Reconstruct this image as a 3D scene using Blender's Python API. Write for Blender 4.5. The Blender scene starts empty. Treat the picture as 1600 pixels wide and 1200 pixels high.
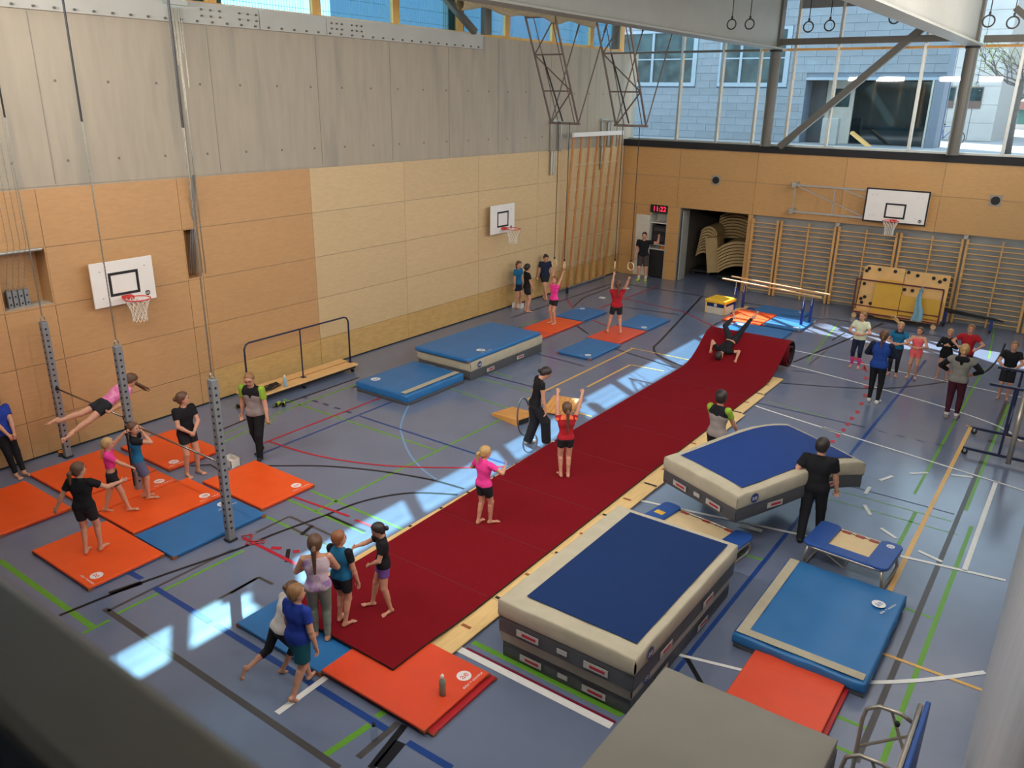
import bpy, math, random
import numpy as np
from mathutils import Vector, Matrix
random.seed(7)
scene = bpy.context.scene
COL = scene.collection
R = math.radians

def lin(c):
    o = []
    for v in c:
        v = v / 255.0
        o.append(v / 12.92 if v <= 0.04045 else ((v + 0.055) / 1.055) ** 2.4)
    return o

# ------------------------------------------------------------------ camera
def cam_axes(yaw, pit, rol):
    cy, sy = math.cos(yaw), math.sin(yaw)
    f = Vector((sy * math.cos(pit), cy * math.cos(pit), math.sin(pit)))
    r = Vector((cy, -sy, 0)); u = r.cross(f)
    c, s = math.cos(rol), math.sin(rol)
    return c * r + s * u, -s * r + c * u, -f
cam = bpy.data.objects.new('camera', bpy.data.cameras.new('camera'))
COL.objects.link(cam)
_r, _u, _b = cam_axes(-0.62242037, -0.342076598, 0.016140002)
cam.matrix_world = Matrix(((_r.x, _u.x, _b.x, 0), (_r.y, _u.y, _b.y, 0), (_r.z, _u.z, _b.z, 6.3), (0, 0, 0, 1)))
cam.data.sensor_width = 36.0
cam.data.lens = 36.0 * 1257.1 / 1600.0
cam.data.clip_start = 0.05
cam.data.clip_end = 300
cam.data.dof.use_dof = True
cam.data.dof.focus_distance = 15.0
cam.data.dof.aperture_fstop = 3.2
scene.camera = cam

# ------------------------------------------------------------------ sky, sun, added fill lights, exposure
world = bpy.data.worlds.new('sky'); scene.world = world
world.use_nodes = True
wn = world.node_tree
bgn = wn.nodes['Background']
bgn.inputs[0].default_value = (*lin((198, 216, 232)), 1)
bgn.inputs[1].default_value = 4.2
sun = bpy.data.objects.new('sun', bpy.data.lights.new('sun', 'SUN'))
COL.objects.link(sun)
sun.rotation_euler = Vector((0.79, -0.53, -1.0)).to_track_quat('-Z', 'Y').to_euler()
sun.data.energy = 21.0
sun.data.angle = R(0.6)
sun.data.color = (1.0, 0.97, 0.93)
sun.location = (-30, 40, 40)
# fill lights added for brightness: rows at right and gallery side, weak ones overhead
FILLS = [((-0.35, y, 7.45), (-1, 0, 0.26), 265.0, 0.6, 4.0) for y in (5.0, 9.5, 14.0, 18.5, 23.0)]
FILLS += [((x, 3.2, 7.6), (0, 1, 0.0), 330.0, 0.22, 3.0) for x in (-12.0, -7.2, -2.6)]
FILLS += [((x, y, 9.5), (0, 0, -1), 6.0, 0.5, 5.0) for x in (-11.7, -6.6, -2.0) for y in (6.5, 13.5, 20.5)]
for p, d, w, sx, sy in FILLS:
    l = bpy.data.objects.new('hall_lamp', bpy.data.lights.new('hall_lamp', 'AREA'))
    COL.objects.link(l)
    l.data.shape = 'RECTANGLE'; l.data.size = sx; l.data.size_y = sy
    l.data.energy = w
    l.data.color = (1.0, 0.955, 0.90)
    dv = Vector(d).normalized(); q = dv.to_track_quat('-Z', 'Z' if abs(dv.z) < 0.9 else 'Y')
    if abs(dv.z) < 0.9: l.data.size, l.data.size_y = sy, sx
    l.rotation_euler = q.to_euler(); l.location = p
scene.view_settings.view_transform = 'Standard'
scene.view_settings.look = 'None'
scene.view_settings.gamma = 1.0
scene.view_settings.exposure = 0.0
scene.view_settings.use_curve_mapping = False
try:
    scene.cycles.use_denoising = True
    scene.cycles.max_bounces = 8
    scene.cycles.diffuse_bounces = 4
    scene.cycles.sample_clamp_indirect = 6.0
except Exception:
    pass

# ------------------------------------------------------------------ materials
MATS = {}
def pm(name, rgb, rough=0.6, metal=0.0, var=0.06, scale=6.0, stretch=None, bump=0.0, bscale=None, spec=0.5, objvar=0.0, dark=None, dthr=0.6):
    """procedural principled material: colour broken up by noise, optional bump and per-object variation"""
    if name in MATS:
        return MATS[name]
    m = bpy.data.materials.new(name); m.use_nodes = True
    nt = m.node_tree; b = nt.nodes['Principled BSDF']
    c = lin(rgb)
    tc = nt.nodes.new('ShaderNodeTexCoord')
    mp = nt.nodes.new('ShaderNodeMapping')
    nt.links.new(tc.outputs['Object'], mp.inputs['Vector'])
    if stretch: mp.inputs['Scale'].default_value = stretch
    nz = nt.nodes.new('ShaderNodeTexNoise'); nz.inputs['Scale'].default_value = scale; nz.inputs['Detail'].default_value = 4
    nt.links.new(mp.outputs[0], nz.inputs['Vector'])
    rp = nt.nodes.new('ShaderNodeValToRGB')
    rp.color_ramp.elements[0].position = 0.3; rp.color_ramp.elements[1].position = 0.7
    rp.color_ramp.elements[0].color = (*[max(0, x * (1 - var)) for x in c], 1)
    rp.color_ramp.elements[1].color = (*[min(1, x * (1 + var)) for x in c], 1)
    nt.links.new(nz.outputs['Fac'], rp.inputs[0])
    out = rp.outputs[0]
    if objvar:
        oi = nt.nodes.new('ShaderNodeObjectInfo')
        hs = nt.nodes.new('ShaderNodeHueSaturation')
        mr = nt.nodes.new('ShaderNodeMapRange')
        mr.inputs['To Min'].default_value = 1 - objvar; mr.inputs['To Max'].default_value = 1 + objvar
        nt.links.new(oi.outputs['Random'], mr.inputs['Value'])
        nt.links.new(mr.outputs[0], hs.inputs['Value']); nt.links.new(out, hs.inputs['Color'])
        out = hs.outputs[0]
    if dark:
        n2 = nt.nodes.new('ShaderNodeTexNoise'); n2.inputs['Scale'].default_value = dark[1]; n2.inputs['Detail'].default_value = 6
        nt.links.new(mp.outputs[0], n2.inputs['Vector'])
        r2 = nt.nodes.new('ShaderNodeValToRGB'); r2.color_ramp.elements[0].position = dthr; r2.color_ramp.elements[1].position = dthr + 0.15
        nt.links.new(n2.outputs['Fac'], r2.inputs[0])
        mx = nt.nodes.new('ShaderNodeMix'); mx.data_type = 'RGBA'
        nt.links.new(r2.outputs[0], mx.inputs['Factor'])
        nt.links.new(out, mx.inputs['A']); mx.inputs['B'].default_value = (*lin(dark[0]), 1)
        out = mx.outputs['Result']
    nt.links.new(out, b.inputs['Base Color'])
    b.inputs['Roughness'].default_value = rough; b.inputs['Metallic'].default_value = metal
    b.inputs['Specular IOR Level'].default_value = spec
    if bump:
        bp = nt.nodes.new('ShaderNodeBump'); bp.inputs['Strength'].default_value = bump; bp.inputs['Distance'].default_value = 0.02
        n3 = nt.nodes.new('ShaderNodeTexNoise'); n3.inputs['Scale'].default_value = bscale or scale * 4; n3.inputs['Detail'].default_value = 5
        nt.links.new(mp.outputs[0], n3.inputs['Vector']); nt.links.new(n3.outputs['Fac'], bp.inputs['Height'])
        nt.links.new(bp.outputs[0], b.inputs['Normal'])
    MATS[name] = m
    return m
def glass_mat(name, tint, refl):
    m = bpy.data.materials.new(name); m.use_nodes = True
    nt = m.node_tree; nt.nodes.clear()
    o = nt.nodes.new('ShaderNodeOutputMaterial'); mx = nt.nodes.new('ShaderNodeMixShader')
    t = nt.nodes.new('ShaderNodeBsdfTransparent'); t.inputs[0].default_value = (*tint, 1)
    g = nt.nodes.new('ShaderNodeBsdfGlossy'); g.inputs['Roughness'].default_value = 0.02
    fr = nt.nodes.new('ShaderNodeFresnel'); fr.inputs[0].default_value = 1.45
    ml = nt.nodes.new('ShaderNodeMath'); ml.operation = 'MULTIPLY'; ml.inputs[1].default_value = refl
    ge = nt.nodes.new('ShaderNodeNewGeometry')               # the inner face of the sheet adds no second reflection
    sb = nt.nodes.new('ShaderNodeMath'); sb.operation = 'SUBTRACT'; sb.inputs[0].default_value = 1.0
    nt.links.new(ge.outputs['Backfacing'], sb.inputs[1])
    m2 = nt.nodes.new('ShaderNodeMath'); m2.operation = 'MULTIPLY'
    nt.links.new(fr.outputs[0], ml.inputs[0]); nt.links.new(ml.outputs[0], m2.inputs[0]); nt.links.new(sb.outputs[0], m2.inputs[1]); nt.links.new(m2.outputs[0], mx.inputs[0])
    nt.links.new(t.outputs[0], mx.inputs[1]); nt.links.new(g.outputs[0], mx.inputs[2]); nt.links.new(mx.outputs[0], o.inputs[0])
    MATS[name] = m
    return m
def emit_mat(name, rgb, s):
    m = bpy.data.materials.new(name); m.use_nodes = True
    b = m.node_tree.nodes['Principled BSDF']
    b.inputs['Base Color'].default_value = (0.02, 0, 0, 1)
    b.inputs['Emission Color'].default_value = (*lin(rgb), 1); b.inputs['Emission Strength'].default_value = s
    MATS[name] = m
    return m

M_floor = pm('floor_linoleum', (106, 115, 138), 0.19, var=0.05, scale=1.3, bump=0.012, bscale=60, spec=0.62)
M_wood = pm('birch_panel', (200, 162, 112), 0.5, var=0.06, scale=5, stretch=(3, 1.2, 5), objvar=0.045, bump=0.02, bscale=30)
M_woodd = pm('birch_panel_tan', (190, 145, 97), 0.5, var=0.06, scale=5, stretch=(3, 1.2, 5), objvar=0.04, bump=0.02, bscale=30)
M_woodl = pm('birch_panel_pale', (204, 174, 130), 0.5, var=0.055, scale=5, stretch=(3, 1.2, 5), objvar=0.03, bump=0.02, bscale=30)
M_woody = pm('birch_panel_worn', (196, 158, 98), 0.5, var=0.10, scale=4, stretch=(3, 1.2, 4), objvar=0.04, bump=0.02, bscale=30)
M_woode = pm('birch_panel_end', (192, 146, 90), 0.5, var=0.06, scale=5, stretch=(1.2, 3, 5), objvar=0.04, bump=0.02, bscale=30)
M_conc = pm('board_marked_concrete', (168, 156, 138), 0.85, var=0.05, scale=2.4, stretch=(3, 3.0, 0.4), bump=0.04, bscale=24, dark=((152, 144, 130), 0.7), dthr=0.54)
M_concr = pm('recess_concrete', (146, 146, 142), 0.85, var=0.08, scale=2.0, stretch=(1, 1, 1), bump=0.05, bscale=24, dark=((120, 120, 118), 1.1), dthr=0.58)
M_steel = pm('painted_grey_steel', (138, 138, 130), 0.45, var=0.04, scale=2, spec=0.5)
M_plate = pm('plate_grey_steel', (174, 171, 162), 0.5, var=0.04, scale=2)
M_steeld = pm('dark_grey_steel', (88, 84, 76), 0.5, var=0.05, scale=3)
M_alu = pm('aluminium', (176, 176, 170), 0.35, metal=0.7, var=0.04, scale=8)
M_black = pm('black_rubber', (26, 25, 26), 0.7, var=0.1, scale=12)
M_white = pm('white_paint', (228, 222, 214), 0.5, var=0.02, scale=4)
M_ceil = pm('ceiling_deck', (205, 205, 200), 0.8, var=0.03, scale=1.5)
M_wframe = pm('larch_window_frame', (206, 150, 78), 0.5, var=0.12, scale=6, stretch=(6, 6, 1))
M_glass = glass_mat('window_glass', (0.90, 0.97, 0.98), 0.9)
M_glassc = glass_mat('clerestory_glass', (0.58, 0.84, 0.93), 0.8)

# ------------------------------------------------------------------ mesh helpers
class MB:
    def __init__(s): s.v = []; s.f = []
    def add(s, vs, fs):
        n = len(s.v); s.v += [tuple(v) for v in vs]; s.f += [tuple(i + n for i in f) for f in fs]; return s
    def box(s, x0, y0, z0, x1, y1, z1):
        return s.add([(x0, y0, z0), (x1, y0, z0), (x1, y1, z0), (x0, y1, z0), (x0, y0, z1), (x1, y0, z1), (x1, y1, z1), (x0, y1, z1)],
                     [(3, 2, 1, 0), (4, 5, 6, 7), (0, 1, 5, 4), (1, 2, 6, 5), (2, 3, 7, 6), (3, 0, 4, 7)])
    def bar(s, p, q, w, h=None, up=(0, 0, 1)):
        """rectangular bar between two points"""
        p = Vector(p); q = Vector(q); h = h or w
        d = (q - p).normalized(); u = Vector(up)
        if abs(d.dot(u)) > 0.99: u = Vector((0, 1, 0))
        sd = d.cross(u).normalized(); u = sd.cross(d)
        vs = []
        for e in (p, q):
            for a, b in ((-1, -1), (1, -1), (1, 1), (-1, 1)): vs.append(e + sd * a * w / 2 + u * b * h / 2)
        return s.add(vs, [(3, 2, 1, 0), (4, 5, 6, 7), (0, 1, 5, 4), (1, 2, 6, 5), (2, 3, 7, 6), (3, 0, 4, 7)])
    def tube(s, pts, r, n=8, closed=False, cap=True, rs=None):
        pts = [Vector(p) for p in pts]; m = len(pts); vs = []; fs = []
        ref = None
        for i, p in enumerate(pts):
            a = pts[(i - 1) % m] if (closed or i > 0) else p
            b = pts[(i + 1) % m] if (closed or i < m - 1) else p
            d = (b - a).normalized()
            if ref is None:
                ref = Vector((0, 0, 1)) if abs(d.z) < 0.9 else Vector((1, 0, 0))
            x = d.cross(ref)
            if x.length < 1e-4: x = d.orthogonal()
            x.normalize(); y = x.cross(d).normalized(); ref = y
            rr = rs[i] if rs else r
            for k in range(n):
                t = 2 * math.pi * k / n
                vs.append(p + x * math.cos(t) * rr + y * math.sin(t) * rr)
        for i in range(m if closed else m - 1):
            j = (i + 1) % m
            for k in range(n):
                k2 = (k + 1) % n
                fs.append((i * n + k, j * n + k, j * n + k2, i * n + k2))
        if cap and not closed:
            fs.append(tuple(range(n))); fs.append(tuple(reversed(range((m - 1) * n, m * n))))
        return s.add(vs, fs)
    def cyl(s, p, q, r, r2=None, n=12):
        return s.tube([p, q], r, n, rs=[r, r if r2 is None else r2])
    def lathe(s, prof, c, n=16, ax='z'):
        vs = []; fs = []; m = len(prof)
        for r, z in prof:
            for k in range(n):
                t = 2 * math.pi * k / n
                a, b = r * math.cos(t), r * math.sin(t)
                p = (a, b, z) if ax == 'z' else ((z, a, b) if ax == 'x' else (b, z, a))
                vs.append((c[0] + p[0], c[1] + p[1], c[2] + p[2]))
        for i in range(m - 1):
            for k in range(n):
                k2 = (k + 1) % n
                fs.append((i * n + k, i * n + k2, (i + 1) * n + k2, (i + 1) * n + k))
        fs.append(tuple(reversed(range(n)))); fs.append(tuple(range((m - 1) * n, m * n)))
        return s.add(vs, fs)
    def torus(s, c, Rr, r, axis=(0, 0, 1), n=24, m=8):
        a = Vector(axis).normalized(); x = a.orthogonal().normalized(); y = a.cross(x)
        return s.tube([Vector(c) + x * math.cos(2 * math.pi * i / n) * Rr + y * math.sin(2 * math.pi * i / n) * Rr for i in range(n)], r, m, closed=True)
    def prism(s, poly, z0, z1, plane='xy', off=0):
        """extruded polygon; plane xz extrudes along y, plane yz along x"""
        n = len(poly)
        def P(a, b, c): return (a, b, c) if plane == 'xy' else ((a, c, b) if plane == 'xz' else (c, a, b))
        vs = [P(a, b, z0) for a, b in poly] + [P(a, b, z1) for a, b in poly]
        fs = [tuple(reversed(range(n))), tuple(range(n, 2 * n))] + [(i, (i + 1) % n, n + (i + 1) % n, n + i) for i in range(n)]
        return s.add(vs, fs)
    def grid(s, nx, ny, fn):
        vs = [fn(i / nx, j / ny) for j in range(ny + 1) for i in range(nx + 1)]
        fs = [(j * (nx + 1) + i, j * (nx + 1) + i + 1, (j + 1) * (nx + 1) + i + 1, (j + 1) * (nx + 1) + i) for j in range(ny) for i in range(nx)]
        return s.add(vs, fs)
    def rot(s, M):
        s.v = [tuple(M @ Vector(v)) for v in s.v]; return s
    def build(s, name, mat, parent=None, smooth=False, bevel=0, seg=2, kind=None, label=None, loc=None, fix=False):
        me = bpy.data.meshes.new(name); me.from_pydata(s.v, [], s.f)
        if fix:
            import bmesh
            bm = bmesh.new(); bm.from_mesh(me); bmesh.ops.recalc_face_normals(bm, faces=bm.faces); bm.to_mesh(me); bm.free()
        me.materials.append(mat)
        if smooth:
            me.polygons.foreach_set('use_smooth', [True] * len(me.polygons))
        me.update()
        o = bpy.data.objects.new(name, me); COL.objects.link(o)
        if parent: o.parent = parent
        if loc: o.location = loc
        if bevel:
            b = o.modifiers.new('bevel', 'BEVEL'); b.width = bevel; b.segments = seg; b.limit_method = 'ANGLE'; b.angle_limit = R(40)
        if kind: o['kind'] = kind
        if label: o['label'] = label
        return o
def thing(name, label, cat, loc=(0, 0, 0), rz=0.0, group=None):
    o = bpy.data.objects.new(name, None); COL.objects.link(o)
    o.empty_display_size = 0.1
    o.location = loc; o.rotation_euler = (0, 0, rz)
    o['label'] = label; o['category'] = cat
    if group: o['group'] = group
    return o
def tag(o, label, cat, group=None):
    o['label'] = label; o['category'] = cat
    if group: o['group'] = group
    return o
def struct(o): o['kind'] = 'structure'; return o
def dup(root, loc, rz, label, group=None):
    r = root.copy(); COL.objects.link(r); r.location = loc; r.rotation_euler = (0, 0, rz); r['label'] = label
    if group: r['group'] = group
    for ch in root.children:
        c = ch.copy(); COL.objects.link(c); c.parent = r
        for g in ch.children:
            d = g.copy(); COL.objects.link(d); d.parent = c
    return r
def clone(o, parent, loc=None, rot=None):
    c = o.copy(); COL.objects.link(c); c.parent = parent
    if loc is not None: c.location = loc
    if rot is not None: c.rotation_euler = rot
    return c
_tx = {}
def text_mesh(body, size, ext=0.0):
    k = (body, size, ext)
    if k not in _tx:
        cu = bpy.data.curves.new('txt', 'FONT'); cu.body = body; cu.size = size; cu.extrude = ext; cu.align_x = 'CENTER'; cu.align_y = 'CENTER'; cu.resolution_u = 3
        o = bpy.data.objects.new('txt', cu); COL.objects.link(o)
        bpy.context.view_layer.update()
        me = bpy.data.meshes.new_from_object(o.evaluated_get(bpy.context.evaluated_depsgraph_get()))
        bpy.data.objects.remove(o); _tx[k] = me
    return _tx[k]
def text(name, body, size, mat, parent, loc, rot, ext=0.0):
    me = text_mesh(body, size, ext).copy(); me.materials.clear(); me.materials.append(mat)
    o = bpy.data.objects.new(name, me); COL.objects.link(o); o.parent = parent; o.location = loc; o.rotation_euler = rot
    return o

# floor markings measured on the floor: colour, width, points in metres
LINES=[
('red',0.05,[(-12.06,8.52),(-12.06,8.82),(-12.06,11.95)]),
('red',0.05,[(-12.03,8.81),(-11.24,8.86),(-10.49,9.01),(-9.71,9.30),(-9.05,9.68),(-8.47,10.10),(-8.24,10.28),(-7.79,10.69)]),
('blue',0.05,[(-11.69,8.21),(-11.69,11.98)]),
('blue',0.05,[(-11.64,10.79),(-9.35,10.79),(-7.79,10.79)]),
('green',0.05,[(-13.66,10.46),(-12.13,10.46),(-11.48,10.46),(-10.19,10.46),(-9.25,10.46)]),
('green',0.05,[(-13.12,9.83),(-13.12,12.14)]),
('green',0.05,[(-9.21,7.49),(-9.21,12.72)]),
('sky',0.04,[(-11.63,12.78),(-11.50,12.51),(-11.28,11.92),(-10.67,11.02),(-10.25,10.59),(-9.51,10.02),(-8.85,9.67),(-8.43,9.54)]),
('black',0.05,[(-11.37,7.99),(-11.15,8.12),(-10.52,8.61),(-10.01,8.91),(-9.31,9.22),(-8.48,9.47),(-7.82,9.55)]),
('black',0.05,[(-7.77,9.32),(-8.27,9.02),(-8.55,8.75),(-8.78,8.37),(-8.91,7.99),(-8.98,7.51)]),
('black',0.05,[(-9.67,3.68),(-9.53,4.71),(-9.23,5.99),(-9.16,6.59),(-8.98,7.51)]),
('gray',0.05,[(-9.41,6.49),(-9.41,7.12)]),
('gray',0.05,[(-9.41,7.13),(-8.34,7.13)]),
('black',0.05,[(-8.98,7.52),(-8.12,7.52)]),
('black',0.06,[(-8.81,6.86),(-8.90,7.16)]),
('green',0.05,[(-9.91,7.48),(-8.09,7.48)]),
('green',0.05,[(-9.83,7.92),(-7.69,7.92)]),
('green',0.05,[(-9.70,6.90),(-8.03,6.90)]),
('red',0.05,[(-9.86,7.60),(-8.66,7.70)]),
('red',0.05,[(-8.51,7.68),(-7.90,7.70)]),
('red',0.06,[(-9.44,6.28),(-9.17,6.28),(-8.18,6.28)]),
('red',0.08,[(-8.87,6.35),(-8.74,6.43)]),
('red',0.08,[(-8.53,6.47),(-8.47,6.54)]),
('gray',0.05,[(-9.08,6.91),(-8.20,6.91)]),
('black',0.06,[(-8.64,6.48),(-8.38,6.23)]),
('green',0.08,[(-11.64,3.81),(-9.11,3.81)]),
('green',0.05,[(-9.08,3.67),(-9.08,4.01)]),
('green',0.05,[(-9.13,4.13),(-9.13,6.06)]),
('blue',0.08,[(-9.29,4.75),(-8.04,4.75)]),
('blue',0.08,[(-7.93,4.76),(-7.15,4.76),(-6.03,4.76),(-4.97,4.76)]),
('gray',0.08,[(-9.36,4.10),(-6.28,4.10),(-4.98,4.10)]),
('gray',0.05,[(-9.28,4.09),(-9.28,4.88),(-9.28,5.99)]),
('gray',0.05,[(-8.38,4.82),(-8.38,5.71)]),
('black',0.10,[(-9.63,4.31),(-9.53,4.71)]),
('blue',0.08,[(-9.88,4.75),(-9.61,4.76)]),
('white',0.08,[(-6.08,4.22),(-6.09,4.93)]),
('gray',0.05,[(-8.36,5.28),(-8.39,5.75)]),
('gray',0.05,[(-8.39,5.75),(-8.09,5.76)]),
('black',0.08,[(-4.73,4.29),(-4.86,4.92)]),
('black',0.13,[(-4.67,4.34),(-4.73,4.72)]),
('gray',0.08,[(-4.93,4.31),(-4.94,4.91)]),
('blue',0.08,[(-4.67,4.76),(-4.09,4.77)]),
('green',0.08,[(-5.23,4.07),(-5.16,4.70)]),
('green',0.08,[(-5.19,4.83),(-5.17,4.94)]),
('white',0.10,[(-5.22,6.23),(-5.03,6.23),(-3.09,6.23)]),
('darkred',0.06,[(-5.14,6.29),(-4.83,6.29),(-3.08,6.29)]),
('green',0.08,[(-5.15,6.44),(-4.94,6.44),(-3.08,6.44)]),
('white',0.05,[(-3.11,7.74),(-3.00,7.75),(-2.30,7.94)]),
('black',0.06,[(-2.97,7.80),(-2.28,7.13)]),
('blue',0.06,[(-2.92,22.57),(-2.92,15.29),(-2.92,11.44),(-2.92,10.47),(-2.92,9.33),(-2.92,7.07)]),
('green',0.05,[(-3.63,10.39),(-2.92,10.46)]),
('gray',0.07,[(-0.86,20.32),(-0.86,12.06),(-0.86,7.29)]),
('green',0.06,[(-0.80,20.22),(-0.80,13.99)]),
('green',0.06,[(-0.64,13.47),(-0.64,12.08),(-0.64,7.70),(-0.64,7.39)]),
('yellow',0.07,[(-1.28,18.18),(-1.28,12.09),(-1.28,10.75)]),
('yellow',0.05,[(-1.15,9.27),(-1.06,9.27),(0.03,9.27)]),
('white',0.06,[(-1.15,8.55),(-1.06,8.61),(-0.71,8.90),(-0.38,9.22),(0.01,9.64)]),
('green',0.05,[(-1.14,10.45),(-0.69,10.43)]),
('green',0.05,[(-1.22,7.84),(-0.86,7.84)]),
('green',0.05,[(-1.22,7.39),(-0.91,7.38)]),
('white',0.06,[(-5.29,11.00),(-2.51,11.57),(-1.38,11.80),(-0.02,12.02)]),
('white',0.07,[(-0.53,15.53),(-0.53,12.65),(-0.53,11.95)]),
('white',0.06,[(-1.17,12.13),(-0.83,12.01)]),
('white',0.06,[(-1.79,12.51),(-1.52,12.32)]),
('white',0.06,[(-2.19,13.17),(-2.02,12.86)]),
('white',0.06,[(-2.28,13.59),(-2.28,13.92)]),
('white',0.06,[(-2.20,14.30),(-2.06,14.63)]),
('white',0.06,[(-1.83,14.94),(-1.57,15.18)]),
('white',0.06,[(-1.22,15.35),(-0.89,15.47)]),
('white',0.05,[(-5.29,16.55),(-4.97,16.45),(-3.40,16.11),(-0.59,15.54),(-0.09,15.43)]),
('white',0.10,[(-3.74,16.19),(-3.33,16.08)]),
('white',0.10,[(-3.63,11.21),(-3.25,11.27)]),
('white',0.05,[(-5.58,19.92),(-3.55,19.51),(-1.90,19.06),(-0.80,18.53),(-0.36,17.91)]),
('white',0.05,[(-6.00,21.27),(-3.97,21.20),(-0.56,20.88)]),
('yellow',0.05,[(-1.37,18.18),(-0.31,17.95)]),
('green',0.05,[(-1.60,22.75),(-1.60,20.07),(-1.60,14.11)]),
('green',0.06,[(-1.45,13.42),(-1.45,12.01)]),
('green',0.03,[(-2.95,13.44),(-0.92,13.44)]),
('green',0.03,[(-2.81,13.03),(-0.77,13.03)]),
('navy',0.03,[(-2.66,13.74),(-0.93,13.74)]),
('navy',0.04,[(-5.39,16.75),(-3.04,16.75)]),
('green',0.03,[(-5.16,17.00),(-3.85,16.81)]),
('black',0.05,[(-5.61,18.28),(-3.97,19.06),(-3.07,19.78),(-2.23,20.96),(-1.75,21.95),(-1.52,22.58),(-1.42,24.00),(-1.43,25.72)]),
('black',0.06,[(-5.62,20.23),(-5.04,23.55),(-4.69,25.87)]),
('navy',0.04,[(-2.77,16.73),(-2.63,16.71)]),
('navy',0.04,[(-2.42,16.71),(-2.27,16.70)]),
('navy',0.04,[(-2.06,16.70),(-1.92,16.69)]),
('navy',0.04,[(-1.70,16.71),(-1.54,16.71)]),
('red',0.05,[(-4.12,21.16),(-3.92,20.60)]),
('red',0.08,[(-4.43,21.68),(-4.39,21.42)]),
('red',0.08,[(-4.24,21.41),(-4.20,21.16)]),
('red',0.08,[(-4.07,20.95),(-4.02,20.71)]),
('red',0.08,[(-3.83,20.19),(-3.79,19.97)]),
('red',0.08,[(-3.67,19.55),(-3.63,19.33)]),
('red',0.08,[(-3.54,18.87),(-3.50,18.67)]),
('red',0.08,[(-3.46,18.25),(-3.43,18.06)]),
('red',0.08,[(-3.41,17.65),(-3.37,17.47)]),
('red',0.08,[(-3.40,17.18),(-3.36,17.01)]),
('red',0.08,[(-3.38,16.78),(-3.35,16.62)]),
('red',0.08,[(-3.37,16.40),(-3.34,16.24)]),
('red',0.08,[(-3.38,16.01),(-3.35,15.86)]),
('red',0.08,[(-3.38,15.64),(-3.35,15.50)]),
('navy',0.06,[(-13.47,10.82),(-13.30,10.82)]),
('navy',0.06,[(-13.11,10.80),(-12.94,10.80)]),
('navy',0.06,[(-12.77,10.81),(-12.61,10.81)]),
('navy',0.06,[(-12.41,10.81),(-12.25,10.81)]),
('navy',0.06,[(-12.05,10.80),(-11.90,10.80)]),
('yellow',0.06,[(-9.44,18.68),(-9.44,15.07),(-9.44,13.76)]),
('yellow',0.05,[(-9.51,18.70),(-7.59,18.70)]),
('yellow',0.06,[(-8.82,17.40),(-8.82,15.28)]),
('yellow',0.05,[(-8.82,17.40),(-7.93,17.46)]),
('yellow',0.05,[(-9.40,13.76),(-7.79,13.76)]),
('black',0.06,[(-10.47,25.64),(-9.22,20.00),(-9.06,19.19),(-8.75,18.69),(-8.45,18.44),(-7.54,18.03)]),
('black',0.05,[(-13.85,19.26),(-13.85,25.57)]),
('black',0.05,[(-13.12,21.61),(-13.51,22.88),(-13.58,25.11)]),
('navy',0.05,[(-11.49,16.71),(-9.69,16.57)]),
('navy',0.05,[(-12.73,16.39),(-14.00,16.15)]),
('black',0.05,[(-11.81,22.58),(-9.99,22.82)]),
('black',0.05,[(-9.81,18.36),(-7.82,17.87)]),
('red',0.05,[(-12.36,21.93),(-12.36,26.10)]),
('red',0.05,[(-12.33,23.62),(-10.08,23.26),(-7.66,21.51)]),
('black',0.05,[(-13.32,25.67),(-8.22,25.67)]),
('black',0.05,[(-11.77,19.65),(-11.09,19.15)]),
('red',0.05,[(-13.86,22.35),(-13.05,21.45)]),
('red',0.05,[(-11.81,20.55),(-11.07,20.22)]),
('navy',0.05,[(-11.69,14.51),(-10.39,14.51),(-9.32,14.51)]),
('green',0.04,[(-11.63,14.84),(-10.58,14.74)]),
('green',0.04,[(-11.42,14.21),(-9.67,14.21)]),
('green',0.04,[(-11.54,13.29),(-9.35,13.05)]),
('green',0.04,[(-13.09,16.71),(-13.09,19.50)]),
('black',0.05,[(-13.02,11.92),(-13.02,13.76)]),
('black',0.05,[(-13.24,8.58),(-13.32,9.24)]),
('black',0.05,[(-13.42,9.96),(-13.42,12.48)]),
('green',0.05,[(-12.71,8.27),(-12.86,9.60)]),
('green',0.04,[(-13.04,8.42),(-13.04,9.91)]),
('black',0.05,[(-11.75,7.52),(-11.37,7.99)]),
('green',0.04,[(-5.78,24.98),(-5.37,20.49)]),
('green',0.04,[(-1.95,28.10),(-1.62,23.84)]),
('black',0.04,[(-6.27,23.94),(-3.19,24.39)]),
('black',0.05,[(-6.24,25.35),(-2.21,25.35)]),
('black',0.04,[(-5.33,23.99),(-5.40,22.93)]),
('gray',0.04,[(-5.24,21.80),(-5.24,20.27)]),
('navy',0.04,[(-5.40,19.55),(-4.88,19.64)]),
('black',0.04,[(-6.20,25.15),(-8.65,25.15)]),
('black',0.05,[(-8.69,22.62),(-8.57,21.62)]),
('navy',0.04,[(-8.66,23.10),(-8.66,22.01)])]

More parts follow.
